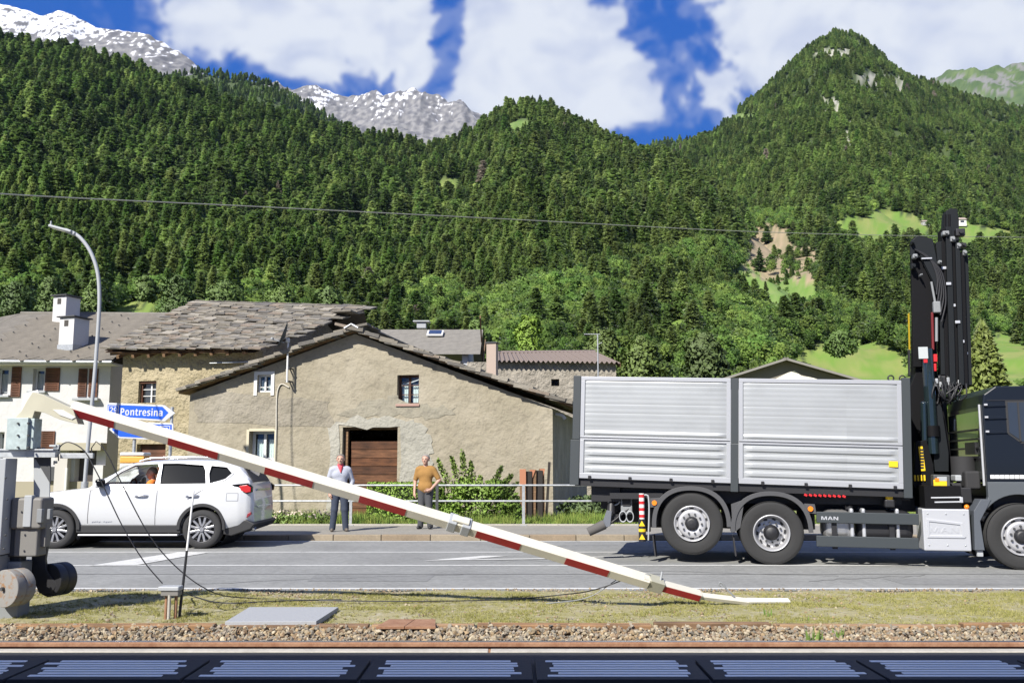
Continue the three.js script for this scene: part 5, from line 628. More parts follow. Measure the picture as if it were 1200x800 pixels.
  { const a = T(972, 607); part('lettering', put(letters('MAN', 0.055, 0.003, 1.6), a.x + 0.01, a.y - 0.0, -0.0065, 0, 0, -0.012), silver, board); }
  { const a = T(964, 595), b = T(1003, 626); part('fuel_tank', rbox(b.x - a.x, 0.52, 0.5, (a.x + b.x) / 2, 0.64, -0.36, 0.16), mat(0.5, 0.5, 0.5, 0.3, { metal: 0.8 }), t); for (const px of [1000, 1014, 1054]) { const q = T(px, 610); part('tank_strap', rbox(0.06, 0.56, 0.53, q.x, 0.645, -0.36, 0.15), silver, t); } const c = T(1005, 600), d = T(1075, 626); part('fuel_tank', rbox(d.x - c.x, 0.5, 0.5, (c.x + d.x) / 2, 0.64, -0.36, 0.15), black, t); const f = T(990, 591); part('filler_cap', put(new THREE.CylinderGeometry(0.06, 0.06, 0.06, 16), f.x + 0.1, 0.93, -0.25), black, t); }
  for (const px of [980, 1048]) { const a = T(px, 647); part('guard_stay', box(0.08, 0.5, 0.03, a.x, 0.52, -0.08), black, t); }
  // silver box with embossed name
  { const a = T(1081, 596), b = T(1139.5, 646), bw = b.x - a.x, bh = a.y - b.y, cx = (a.x + b.x) / 2, cy = (a.y + b.y) / 2, s = part('battery_box', rbox(bw, bh, 0.5, cx, cy, -0.25, 0.02), silver, t);
    const L = -bw / 2 + 0.06, r = bw * 0.36; part('embossed_rim', put(poly([[L, -0.12], [r, -0.12], [r + 0.02, -0.1], [r - 0.02, 0.11], [L, 0.17]], 0.012, 0.004, [[[L + 0.03, -0.09], [r - 0.03, -0.09], [r - 0.05, 0.085], [L + 0.03, 0.135]]]), cx, cy, 0), silver, s); part('lettering', put(letters('MAN', 0.085, 0.006, 1.7), cx - 0.04, cy + 0.0, 0), silver, s);
    for (const x of [-0.28, 0, 0.27]) for (const y of [-0.24, 0.25]) part('cover_bolt', put(new THREE.SphereGeometry(0.014, 8, 6), cx + x * bw / 0.72, cy + y, 0), galv, s); }
  { const a = T(1128, 588); part('folding_step', [rod(V(a.x - 0.45, a.y + 0.06, -0.05), V(a.x, a.y + 0.07, -0.05), 0.013), rod(V(a.x - 0.4, a.y - 0.01, -0.05), V(a.x, a.y, -0.05), 0.013), rbox(0.05, 0.09, 0.05, a.x, a.y + 0.03, -0.05)], silver, t); const b = T(1134, 594); part('marker_lamp', put(new THREE.SphereGeometry(0.04, 14, 10), b.x, b.y, -0.03), orange, t); }
  // cab
  { const x0 = T(1157, 500).x, c = new THREE.Group(); c.name = 'cab'; t.add(c); const y0 = 1.36, y1 = 2.66, yr = T(1190, 453).y;
    const sideProfile = [[x0, y0], [x0 + 2.15, y0], [x0 + 2.25, y0 + 0.3], [x0 + 2.0, yr - 0.25], [x0 + 1.8, yr], [x0 + 0.2, yr], [x0 + 0.03, yr - 0.12], [x0, yr - 0.3]];
    part('shell', put(poly(sideProfile, 2.22, 0.02), 0, 0, -2.34), cabPaint, c);
    part('roof_seam', box(1.9, 0.012, 0.012, x0 + 1.0, y1, -0.098), black, c);
    const wx = T(1181, 470, -0.1), wl = [[wx.x, 2.62], [wx.x + 1.0, 2.62], [wx.x + 1.05, 2.0], [wx.x + 0.18, 2.0], [wx.x, 2.14]]; part('window', put(poly(wl, 0.012, 0.004), 0, 0, -0.1), paneGlass, c); part('window_rubber', put(poly([[wx.x - 0.035, 2.65], [wx.x + 1.05, 2.65], [wx.x + 1.1, 1.965], [wx.x + 0.165, 1.965], [wx.x - 0.035, 2.13]], 0.006), 0, 0, -0.1), soft, c); part('window_bar', box(0.025, 0.62, 0.02, wx.x + 0.15, 2.31, -0.085), soft, c);
    part('door_gap', box(0.008, 1.0, 0.006, wx.x + 0.2, 1.45, -0.095), black, c);
    for (const y of [2.56, 2.36, 2.13]) { const f = part('air_fin', put(poly([[0, 0], [0.3, 0.005], [0.22, 0.035], [0, 0.045]], 0.02, 0.006), x0 + 0.02, y, -0.1), cabPaint, c); part('fin_clip', box(0.05, 0.03, 0.02, x0 + 0.02, y + 0.03, -0.06), silver, f); }
    const tp = T(1181, 560, -0.1); for (let i = 0; i < 9; i++) part('reflective_tape', box(0.065, 0.06, 0.004, x0 + 0.06 + i * 0.072, tp.y + 0.02, -0.09), mat(0.62, 0.62, 0.62, 0.4), c);
    part('rear_wall', box(0.03, 1.1, 2.0, x0 - 0.03, 1.95, -1.2), mat(0.018, 0.024, 0.018, 0.15, { clearcoat: 1 }), c);
    for (const y of [1.75, 1.9, 2.05, 2.2]) part('wall_ridge', box(0.03, 0.03, 1.9, x0 - 0.055, y, -1.2), black, c);
    part('intake_stack', rbox(0.14, 1.75, 0.16, x0 - 0.12, 2.0, -2.26, 0.03), black, c); part('air_filter', [put(new THREE.CylinderGeometry(0.19, 0.19, 0.34, 20), x0 - 0.2, 1.6, -0.75), rbox(0.24, 0.3, 0.6, x0 - 0.15, 1.38, -0.7, 0.04)], soft, c); part('vent_grille', box(0.04, 0.2, 0.6, x0 - 0.06, 1.9, -0.75), black, c); part('warning_plate', box(0.01, 0.2, 0.07, x0 - 0.05, 2.33, -1.75, 0.3), frameWhite, c); part('edge_pipe', rod(V(x0 - 0.04, 1.3, -0.2), V(x0 - 0.04, 2.6, -0.2), 0.02), silver, c);
    // wheel arch and step
    const arch = []; for (let i = 0; i <= 20; i++) { const a = lerp(0.25, Math.PI - 0.32, i / 20); arch.push([3.79 + 0.62 * Math.cos(a), R0 + 0.02 + 0.64 * Math.sin(a)]); }
    part('front_fender', put(poly([[4.6, 1.35], [3.36, 1.35], [3.36, 1.12], ...[...arch].reverse(), [4.6, 1.0]], 0.1, 0.01), 0, 0, -0.14), mat(0.075, 0.085, 0.095, 0.5), c);
    const sk = T(1141, 600), sq = T(1156, 645); part('arch_panel', put(poly([[sk.x, 0.3], [sq.x - 0.02, 0.3], [sq.x - 0.06, 0.75], [sq.x + 0.05, 0.95], [sq.x + 0.12, 1.08], [sq.x - 0.02, 1.08], [sk.x + 0.02, 0.9]], 0.35, 0.006), 0, 0, -0.37), mat(0.075, 0.085, 0.1, 0.5), c); part('grey_stub', rbox(0.09, 0.1, 0.08, sq.x - 0.07, 0.24, -0.1), paleGrey, c);
    part('far_fender', box(1.2, 0.1, 0.3, 3.8, 1.15, -2.35), soft, c);
    part('cab_floor', box(2.0, 0.4, 1.9, x0 + 1.1, 1.1, -1.23), black, c); }
  // crane
  { const Z = -1.25, c = new THREE.Group(); c.name = 'crane'; t.add(c); const K = (px, py, z = Z) => T(px, py, z);
    const col = (name, x0, y0, x1, y1, dz, m, r = 0.02, z = Z) => { const a = K(x0, y0, z), b = K(x1, y1, z); return part(name, rbox(Math.abs(b.x - a.x), Math.abs(a.y - b.y), dz, (a.x + b.x) / 2, (a.y + b.y) / 2, z, Math.min(r, Math.abs(b.x - a.x) / 2.1), 0, 0, -0.03), m, c); };
    const plate = (name, list, z, d, m) => part(name, put(poly(list.map(([x, y]) => { const p = K(x, y, z); return [p.x, p.y]; }), d, 0.006), 0, 0, z), m, c);
    const craneBlack = mat(0.006, 0.006, 0.007, 0.55, { specularIntensity: 0.25 }), craneGrey = mat(0.012, 0.014, 0.016, 0.5, { specularIntensity: 0.3 });
    plate('base_column', [[1058, 585], [1062, 455], [1068, 440], [1070, 300], [1092, 300], [1092, 440], [1097, 470], [1106, 520], [1112, 585]], Z - 0.2, 0.4, craneBlack);
    part('base_beam', box(0.55, 0.35, 2.4, K(1085, 575).x, 1.12, Z), craneBlack, c);
    plate('inner_mast', [[1067, 290], [1070, 280], [1076, 278], [1090, 281], [1093, 286], [1092, 430], [1070, 430]], Z + 0.2, 0.1, craneBlack);
    plate('mast_head', [[1067, 300], [1067, 285], [1074, 278], [1092, 281], [1096, 300], [1101, 330], [1100, 352], [1092, 330], [1078, 302]], Z + 0.31, 0.06, craneGrey);
    plate('link_plate', [[1078, 298], [1096, 300], [1104, 335], [1104, 365], [1094, 330]], Z + 0.38, 0.03, craneGrey);
    plate('boom_root', [[1094, 288], [1102, 286], [1106, 300], [1106, 440], [1100, 440], [1098, 330]], Z + 0.1, 0.22, craneGrey);
    { const a = K(1083, 432), b = K(1083, 525); part('lift_cylinder', rod(V(a.x - 0.02, a.y + 0.3, Z + 0.42), V(b.x + 0.05, b.y - 0.1, Z + 0.42), 0.095, 0.095, 22), mat(0.012, 0.02, 0.022, 0.15, { clearcoat: 1 }), c); part('cylinder_collar', put(new THREE.CylinderGeometry(0.12, 0.12, 0.18, 22), b.x + 0.06, b.y + 0.28, Z + 0.42), craneBlack, c); const e = K(1082, 412, Z + 0.5); part('label', box(0.15, 0.2, 0.012, e.x, e.y - 0.02, Z + 0.515), mat(0.40, 0.43, 0.43, 0.5), c); part('label_mark', box(0.06, 0.06, 0.012, e.x + 0.03, e.y - 0.16, Z + 0.515), redM, c); }
    const bars = [[1104, 1109, 270, 446, 0.36, 0.08], [1110, 1114.5, 268, 452, 0.44, 0.07], [1115, 1120, 284, 448, 0.4, 0.08], [1120.5, 1125, 286, 452, 0.46, 0.07], [1125.5, 1130, 298, 455, 0.42, 0.07], [1130, 1133.5, 300, 452, 0.36, 0.08]];
    bars.forEach(([x0, x1, y0, y1, dz, w], i) => { const b = col('boom_section', x0, y0, x1, y1, 0.3, i & 1 ? craneGrey : craneBlack, 0.01, Z + dz - 0.3 + 0.14); const a = K(x0, y0, Z + dz), q = K((x0 + x1) / 2, lerp(y0, y1, 0.25 + 0.1 * i), Z + dz); part('boom_clip', rbox(0.08, 0.05, 0.03, q.x, q.y, Z + dz + 0.0, 0.008), silver, b); });
    const topP = plate('boom_top', [[1101, 300], [1104, 262], [1105, 252], [1110, 249], [1117, 250], [1119, 262], [1119, 300]], Z - 0.1, 0.28, craneGrey); for (const px of [1108, 1113]) { const a = K(px, 251, Z + 0.2), b = K(px, 296, Z + 0.2); part('boom_rib', rod(V(a.x, a.y, Z + 0.19), V(b.x, b.y, Z + 0.19), 0.02), craneBlack, topP); }
    for (const [px, py, w, h, m] of [[1126, 272, 0.19, 0.17, black], [1129, 287, 0.15, 0.1, black], [1117, 280, 0.1, 0.12, greyPaint], [1109, 273, 0.14, 0.1, greyPaint], [1124, 288, 0.07, 0.13, greyPaint], [1131, 296, 0.07, 0.12, greyPaint], [1073, 300, 0.1, 0.1, greyPaint], [1070, 284, 0.07, 0.1, craneGrey], [1071, 312, 0.1, 0.12, craneGrey], [1102, 307, 0.07, 0.08, greyPaint], [1080, 322, 0.05, 0.05, greyPaint]]) { const p = K(px, py, Z + 0.45); part('joint_fitting', [rbox(w * 0.8, h * 0.8, 0.14, p.x, p.y, Z + 0.40, 0.02), put(new THREE.CylinderGeometry(h * 0.2, h * 0.2, 0.2, 12).rotateX(Math.PI / 2), p.x, p.y, Z + 0.42)], m, c); }
    { const a = K(1086, 303, Z + 0.42); part('pin_rail', box(0.17, 0.022, 0.03, a.x, a.y, Z + 0.44), silver, c); const b = K(1098, 372, Z + 0.4), d = K(1098, 400, Z + 0.4); part('extension_rod', rod(b, d, 0.025), greyPaint, c); const e = K(1098, 360, Z + 0.4); part('valve_block', [rbox(0.12, 0.2, 0.1, e.x, e.y, Z + 0.4, 0.02), rod(V(e.x - 0.02, e.y + 0.1, Z + 0.4), V(e.x - 0.06, e.y + 0.45, Z + 0.4), 0.02)], greyPaint, c); }
    col('red_hose_guard', 1090.5, 366, 1096, 410, 0.05, mat(0.12, 0.006, 0.008, 0.5), 0.01, Z + 0.35); col('red_tag', 1094, 415, 1099, 424, 0.05, redM, 0.01, Z + 0.42); col('red_tag', 1093, 426, 1098, 435, 0.05, redM, 0.01, Z + 0.42);
    col('yellow_strip', 1064.6, 367, 1066.8, 410, 0.12, yellow, 0.006, Z + 0.1); col('guide_rail', 1064, 410, 1067.5, 440, 0.1, black, 0.006, Z + 0.1);
    // hoses
    const R = makeRandom(77); for (let i = 0; i < 16; i++) { const x = 1096 + R() * 34, p = K(x, 440 + R() * 8, Z + 0.35), q = K(1098 + R() * 30, 462 + R() * 14, Z + 0.42), r = K(x + (R() - 0.5) * 16, 446 + R() * 10, Z + 0.5); part('hose', tube([p, p.clone().lerp(q, 0.5).add(V((R() - 0.5) * 0.2, -0.02, R() * 0.1)), q, q.clone().lerp(r, 0.5).add(V((R() - 0.5) * 0.2, -0.08, 0.05)), r], 0.014, 24, 6), i % 4 ? black : craneGrey, c); if (i % 2) part('hose_fitting', rbox(0.05, 0.09, 0.05, p.x, p.y - 0.05, p.z + 0.03, 0.012), galv, c); }
    for (let i = 0; i < 5; i++) { const p = K(1072 + i * 5, 292 + i * 3, Z + 0.42), q = K(1098 + i * 1.5, 345 + i * 8, Z + 0.42); part('hose', tube([p, p.clone().lerp(q, 0.3).add(V(0.12, 0.1, 0)), p.clone().lerp(q, 0.7).add(V(0.12, 0.05, 0)), q], 0.016, 24, 6), black, c); }
    col('hose_bundle', 1096, 440, 1130, 456, 0.25, black, 0.05, Z + 0.2);
    // base: yellow label, plates, hoses, control stand
    { const a = K(1076.5, 523, -0.6), b = K(1082, 552, -0.6), l = part('brand_plate', rbox(b.x - a.x + 0.02, a.y - b.y, 0.02, (a.x + b.x) / 2 + 0.02, (a.y + b.y) / 2, -0.6, 0.009, 0, 0, 0.06), yellow, c); for (let i = 0; i < 7; i++) part('plate_mark', box(0.06, 0.032, 0.004, (a.x + b.x) / 2 + 0.02 + (3 - i) * 0.003, lerp(a.y, b.y, 0.14 + i * 0.12), -0.588), black, l); const d = K(1077, 560, -0.6); part('yellow_knobs', [0, 1, 2, 3].map((i) => rbox(0.03, 0.1, 0.03, d.x - 0.06 + i * 0.05, d.y, -0.59, 0.01)), yellow, c).userData.kind = 'stuff'; plate('label_carrier', [[1070, 570], [1072, 518], [1084, 516], [1092, 545], [1094, 575]], -0.72, 0.11, craneBlack); }
    col('stabiliser_cylinder', 1078, 470, 1088, 520, 0.13, mat(0.012, 0.02, 0.022, 0.15, { clearcoat: 1 }), 0.06, -0.75); plate('side_arm', [[1092, 520], [1096, 470], [1102, 478], [1110, 530], [1110, 552], [1095, 552]], -0.95, 0.1, craneGrey);
    { const a = K(1092, 556, -0.12), b = K(1113, 586, -0.12), p = col('control_stand', 1092, 556, 1113.5, 586, 0.2, mat(0.06, 0.063, 0.065, 0.55), 0.02, -0.22); part('control_panel', rbox((b.x - a.x) * 0.82, (a.y - b.y) * 0.5, 0.02, (a.x + b.x) / 2, lerp(a.y, b.y, 0.45), -0.115, 0.008), yellow, p); part('control_display', rbox((b.x - a.x) * 0.6, 0.07, 0.02, (a.x + b.x) / 2 + 0.03, lerp(a.y, b.y, 0.17), -0.112, 0.008), paleGrey, p); part('control_mark', box(0.06, 0.05, 0.006, a.x + 0.075, lerp(a.y, b.y, 0.2), -0.098), orange, p); for (let i = 0; i < 4; i++) part('control_lever', rbox(0.025, 0.075, 0.03, lerp(a.x, b.x, 0.28 + i * 0.16), lerp(a.y, b.y, 0.86), -0.1, 0.01), yellow, p); }
    for (const [px, py, w, h, m] of [[1120, 573, 0.16, 0.2, soft], [1130, 580, 0.2, 0.25, black], [1122, 560, 0.1, 0.1, paleGrey], [1060, 582, 0.15, 0.12, black]]) { const p = K(px, py, -0.4); part('valve_housing', rbox(w, h, 0.3, p.x, p.y, -0.45, 0.02), m, c); }
    { const p = T(1044, 582); part('yellow_cap', rbox(0.11, 0.11, 0.1, p.x, p.y, -0.12, 0.03), yellow, c); part('cap_base', rbox(0.16, 0.14, 0.14, p.x, p.y - 0.11, -0.14, 0.03), black, c); }
  }
  // tail: marker posts, lamps, folded underrun bar
  { const a = T(752, 578), b = T(752, 608), d = T(752, 634), m = new THREE.Group(); m.name = 'marker_post'; t.add(m); part('post', put(new THREE.CylinderGeometry(0.045, 0.045, a.y - b.y, 16), a.x, (a.y + b.y) / 2, 0.0), frameWhite, m); for (let i = 0; i < 4; i++) part('red_stripe', put(new THREE.CylinderGeometry(0.047, 0.047, 0.05, 16, 1, true), a.x, lerp(b.y, a.y, 0.12 + i * 0.26), 0.0, 0, 0, 0.0), redM, m); part('foot', put(new THREE.CylinderGeometry(0.06, 0.06, b.y - d.y, 16), a.x, (b.y + d.y) / 2, 0), black, m); for (const y of [0.2, 0.5, 0.8]) part('yellow_mark', y === 0.5 ? put(new THREE.CylinderGeometry(0.062, 0.062, 0.05, 16, 1, true), a.x, lerp(d.y, b.y, y), 0) : put(poly([[-0.05, -0.04], [0.05, -0.04], [0, 0.05]], 0.01), a.x, lerp(d.y, b.y, y), 0.056), yellow, m); const s = T(759, 580); part('stay', tube([V(s.x - 0.06, s.y, 0), V(s.x, s.y, 0), V(s.x + 0.02, s.y - 0.1, 0), V(s.x, s.y - 0.75, 0)], 0.015, 24), paleGrey, m); part('bracket', [box(0.9, 0.1, 0.1, a.x - 0.1, 1.1, -0.15), box(0.1, 0.5, 0.1, a.x + 0.08, 0.75, -0.2)], black, m); }
  { const p = T(733, 592), l = part('rear_lamp_box', rbox(0.2, 0.32, 0.14, p.x, p.y - 0.0, -0.3, 0.02), greyPaint, t); part('lamp_face', rbox(0.14, 0.14, 0.02, p.x, p.y + 0.05, -0.22, 0.01), soft, l); for (const s of [-1, 1]) part('cable_loop', put(new THREE.TorusGeometry(0.075, 0.011, 6, 20).scale(0.8, 1.2, 1), p.x + s * 0.06, p.y - 0.2, -0.2), paleGrey, l); }
  { const p = T(713, 573), g = part('coupling_lamp', put(new THREE.CylinderGeometry(0.085, 0.085, 0.1, 16), p.x, p.y, -0.3), yellow, t), q = T(714, 596); part('lamp_stem', rod(V(p.x, p.y - 0.02, -0.3), V(q.x - 0.02, q.y + 0.08, -0.3), 0.05), black, g); part('red_grip', rbox(0.09, 0.16, 0.09, q.x, q.y, -0.3, 0.04), redM, g); part('cable_loop', put(new THREE.TorusGeometry(0.11, 0.012, 6, 24), p.x + 0.07, p.y - 0.17, -0.26), paleGrey, g); }
  { const a = T(690, 623, -0.2), b = T(705, 617, -0.2), d = T(716, 606, -0.2), e = T(738, 595, -0.2), f = T(714, 585, -0.3), g = part('underrun_arm', [rod(V(d.x, d.y + 0.05, -0.25), V(f.x + 0.05, f.y + 0.1, -0.35), 0.08, 0.06, 8), rod(V(e.x, e.y, -0.25), V(b.x + 0.06, b.y - 0.02, -0.18), 0.018)], black, t); part('rubber_buffer', rod(V(a.x, a.y, -0.15), V(b.x + 0.05, b.y + 0.04, -0.2), 0.075, 0.085, 20), mat(0.09, 0.085, 0.08, 0.9), g); part('buffer_plate', put(poly([[0, 0], [0.17, 0.06], [0.2, 0.3], [0.12, 0.32]], 0.04, 0.004), b.x - 0.02, b.y - 0.04, -0.2), mat(0.11, 0.12, 0.14, 0.6), g); part('underrun_bar', box(0.14, 0.14, 2.2, d.x + 0.1, d.y - 0.02, -1.35), black, g); }
}

// ---------- white estate car at the far kerb ----------
{
  const O = onGround(238, 643).add(V(0, 0, -0.94)), t = thing('car', 'white sport utility car with dark rear windows and silver wheels', 'car', [O.x, 0, O.z]); t.scale.y = 0.972;
  const white = new THREE.MeshPhysicalMaterial({ color: lc(0.50, 0.51, 0.52), roughness: 0.28, clearcoat: 1, clearcoatRoughness: 0.04 }), trim = mat(0.02, 0.02, 0.021, 0.6), gloss = mat(0.006, 0.007, 0.009, 0.1, { specularIntensity: 0.25 }), chrome = mat(0.6, 0.6, 0.62, 0.2, { metal: 0.9 }), clear = mat(0.92, 0.95, 0.95, 0.01, { transmission: 1, thickness: 0, side: THREE.DoubleSide });
  const top = curve([[-3.82, 0.74], [-3.8, 0.88], [-3.72, 0.985], [-3.55, 1.05], [-3.2, 1.115], [-2.8, 1.165], [-2.4, 1.205], [-2.28, 1.225], [-2.1, 1.37], [-1.9, 1.52], [-1.7, 1.65], [-1.5, 1.725], [-1.2, 1.77], [-0.8, 1.795], [-0.3, 1.80], [0.2, 1.785], [0.55, 1.755], [0.72, 1.70], [0.86, 1.56], [0.98, 1.40], [1.06, 1.25], [1.1, 1.05], [1.12, 0.9]]);
  const wide = curve([[-3.82, 0.5], [-3.8, 0.64], [-3.72, 0.76], [-3.55, 0.86], [-3.2, 0.93], [-2.6, 0.955], [0.3, 0.96], [0.8, 0.94], [0.98, 0.89], [1.06, 0.83], [1.12, 0.74]]);
  const bottom = curve([[-3.82, 0.42], [-3.4, 0.33], [-3.0, 0.36], [0.4, 0.36], [0.8, 0.42], [1.12, 0.52]]);
  const section = (x, inset = 0) => { const w = wide(x) - inset, T = top(x) - inset, b = bottom(x), B = Math.min(1.245 + 0.02 * clamp((x + 2) / 3), T - 0.03), gh = T - B > 0.06 ? clamp((T - B - 0.06) / 0.2) : 0;
    const P = [[w * 0.90, b], [w * 0.955, lerp(b, 0.8, 0.25)], [w * 0.99, lerp(b, 0.8, 0.6)], [w, 0.83], [w * 0.992, lerp(0.83, B, 0.4)], [w * 0.985, lerp(0.83, B, 0.7)], [w * 0.955, B - 0.03], [w * lerp(0.94, 0.925, gh), B]];
    const hood = [[w * 0.9, T - 0.02], [w * 0.8, T - 0.008], [w * 0.6, T], [w * 0.3, T + 0.008], [0, T + 0.01]], roof = [[w * 0.86, lerp(B, T, 0.4)], [w * 0.77, lerp(B, T, 0.8)], [w * 0.71, T - 0.045], [w * 0.6, T - 0.012], [0, T + 0.012]];
    for (let i = 0; i < 5; i++) P.push([lerp(hood[i][0], roof[i][0], gh), lerp(hood[i][1], roof[i][1], gh)]); return P; };
  const zAt = (x, y) => { const P = section(x); for (let i = 1; i < P.length; i++) if (y <= P[i][1]) { const f = (y - P[i - 1][1]) / Math.max(1e-6, P[i][1] - P[i - 1][1]); return lerp(P[i - 1][0], P[i][0], clamp(f)); } return P[8][0]; };
  function solid(x0, x1, n, inset, floorY) { const pos = [], ix = [], m = section(0).length, ring = 2 * m - 1; const xs = []; for (let i = 0; i <= n; i++) { const f = i / n; xs.push(lerp(x0, x1, inset ? f : 0.5 - 0.5 * Math.cos(f * Math.PI) * (0.55 + 0.45 * Math.abs(Math.cos(f * Math.PI))))); }
    for (const x of xs) { const P = section(x, inset).map(([z, y]) => [z, Math.max(y, floorY ?? -9)]); for (let i = 0; i < m; i++) pos.push(x, P[i][1], P[i][0]); for (let i = m - 2; i >= 0; i--) pos.push(x, P[i][1], -P[i][0]); }
    for (let i = 0; i < n; i++) for (let j = 0; j < ring; j++) { const a = i * ring + j, b = i * ring + (j + 1) % ring, c = a + ring, d = b + ring; ix.push(a, d, b, a, c, d); }
    for (const [i, s] of [[0, 1], [n, -1]]) { const c = pos.length / 3, P = section(xs[i], inset); pos.push(xs[i] , (Math.max(P[0][1], floorY ?? -9) + P[m - 1][1]) / 2, 0); for (let j = 0; j < ring; j++) { const a = i * ring + j, b = i * ring + (j + 1) % ring; s > 0 ? ix.push(c, a, b) : ix.push(c, b, a); } }
    const g = new THREE.BufferGeometry(); g.setAttribute('position', new THREE.Float32BufferAttribute(pos, 3)); g.setIndex(ix); g.computeVertexNormals(); return g; }
  const ev = new Evaluator(); ev.attributes = ['position', 'normal']; ev.useGroups = false;
  const brush = (g) => { for (const n of Object.keys(g.attributes)) if (n !== 'position' && n !== 'normal') g.deleteAttribute(n); const b = new Brush(g); b.updateMatrixWorld(); return b; };
  const fx = -2.88, rx = 0.0;
  let shell = brush(solid(-3.82, 1.12, 90, 0));
  const cut = (g) => { shell = ev.evaluate(shell, brush(g), SUBTRACTION); };
  for (const x of [fx, rx]) for (const s of [-1, 1]) cut(put(new THREE.CylinderGeometry(0.445, 0.445, 0.5, 40).rotateX(Math.PI / 2), x, 0.405, s * 0.86));
  cut(solid(-2.05, 0.62, 40, 0.075, 0.6));
  const W1 = [[-2.0, 1.275], [-0.98, 1.285], [-0.94, 1.60], [-1.0, 1.69], [-1.45, 1.665], [-1.72, 1.52]], W2 = [[-0.88, 1.285], [0.02, 1.295], [-0.02, 1.55], [-0.08, 1.665], [-0.6, 1.70], [-0.9, 1.695]], W3 = [[0.1, 1.30], [0.42, 1.39], [0.56, 1.50], [0.42, 1.62], [0.08, 1.655], [0.06, 1.5]];
  for (const w of [W1, W2, W3]) cut(put(poly(w, 2.6), 0, 0, -1.3));
  cut(put(box(0.66, 0.16, 1.26), -1.99, 1.46, 0, 0, 0, 0.66));
  const bodyMesh = part('body', toCreasedNormals(shell.geometry.index ? shell.geometry.toNonIndexed() : shell.geometry, 0.5), white, t);
  // glass
  const glassOf = (name, list, s, m, par) => { const tiltA = Math.atan2(0.19, 0.42), g = poly(list.map(([x, y]) => [x, (y - 1.285) / Math.cos(tiltA)]), 0.006); return part(name, put(g, 0, 1.285, 0, 0).applyMatrix4(new THREE.Matrix4().makeTranslation(0, -1.285, 0)).rotateX(-tiltA).translate(0, 1.285, 0).scale(1, 1, 1).translate(0, 0, zAt(-0.5, 1.285) - 0.022).applyMatrix4(s > 0 ? new THREE.Matrix4() : new THREE.Matrix4().makeScale(1, 1, -1)), m, par); };
  const grow = (l, q) => { const cx = l.reduce((a, p) => a + p[0], 0) / l.length, cy = l.reduce((a, p) => a + p[1], 0) / l.length; return l.map(([x, y]) => [cx + (x - cx) * q, cy + (y - cy) * q]); };
  for (const s of [1, -1]) { glassOf('rear_door_window', grow(W2, 1.05), s, s > 0 ? gloss : paneGlass, t); glassOf('quarter_window', grow(W3, 1.1), s, gloss, t); }
  part('windscreen', put(box(0.70, 0.008, 1.28), -1.985, 1.452, 0, 0, 0, 0.66), clear, t); part('rear_window', put(box(0.44, 0.05, 1.22), 0.885, 1.487, 0, 0, 0, -0.87), trim, t);
  // strips that follow the body side
  const strip = (x0, y0, x1, y1, w, off, n = 12) => sheet((u, v) => { const x = lerp(x0, x1, u), y = lerp(y0, y1, u), dx = x1 - x0, dy = y1 - y0, l = Math.hypot(dx, dy), ox = -dy / l * w * (v - 0.5), oy = dx / l * w * (v - 0.5); return V(x + ox, y + oy, zAt(x + ox, y + oy) + off); }, n, 1);
  const seam = mat(0.09, 0.09, 0.095, 0.8);
  for (const [a, b, c, d] of [[-2.25, 0.5, -2.22, 1.18], [-0.93, 0.47, -0.9, 1.24], [-0.3, 0.98, 0.1, 1.25], [-2.22, 1.15, -2.0, 1.245]]) part('door_seam', strip(a, b, c, d, 0.011, 0.003), seam, t);
  part('fuel_flap', [strip(0.5, 1.1, 0.78, 1.1, 0.007, 0.003, 4), strip(0.5, 0.95, 0.78, 0.95, 0.007, 0.003, 4), strip(0.5, 0.95, 0.5, 1.1, 0.007, 0.003, 4), strip(0.78, 0.95, 0.78, 1.1, 0.007, 0.003, 4)], seam, t);
  part('window_trim', [strip(-2.05, 1.262, 0.12, 1.278, 0.018, 0.004, 24)], chrome, t); part('quarter_trim', tube([V(0.1, 1.285, zAt(0.1, 1.285) + 0.0), V(0.42, 1.37, zAt(0.42, 1.37)), V(0.6, 1.5, zAt(0.6, 1.5) + 0.0), V(0.44, 1.645, zAt(0.44, 1.645))], 0.014, 24, 6), chrome, t);
  for (const x of [-1.2, -0.2]) { const z = zAt(x, 1.04); part('door_handle', tube([V(x - 0.13, 1.035, z - 0.005), V(x - 0.1, 1.05, z + 0.03), V(x + 0.08, 1.055, z + 0.032), V(x + 0.12, 1.05, z - 0.005)], 0.017, 20, 8), chrome, t); }
  // dark lower cladding, step, arches
  part('sill_cladding', [rbox(2.05, 0.16, 0.06, -1.44, 0.39, 0.90, 0.02)], trim, t); part('side_step', rbox(1.95, 0.035, 0.16, -1.42, 0.275, 0.93, 0.012), mat(0.42, 0.42, 0.44, 0.35, { metal: 0.6 }), t); part('sill_cladding', rbox(2.05, 0.16, 0.06, -1.44, 0.39, -0.90, 0.02), trim, t);
  for (const x of [fx, rx]) { const l = []; for (let i = 0; i <= 24; i++) { const a = lerp(-0.05, Math.PI + 0.05, i / 24); l.push([0.49 * Math.cos(a), 0.49 * Math.sin(a)]); } for (let i = 24; i >= 0; i--) { const a = lerp(-0.05, Math.PI + 0.05, i / 24); l.push([0.435 * Math.cos(a), 0.435 * Math.sin(a)]); } for (const s of [1, -1]) part('arch_trim', put(poly(l, 0.05, 0.006), x, 0.405, s > 0 ? 0.905 : -0.955), trim, t); part('wheel_well', put(new THREE.CylinderGeometry(0.44, 0.44, 1.3, 32, 1, true).rotateX(Math.PI / 2), x, 0.41, 0), trim, t); }
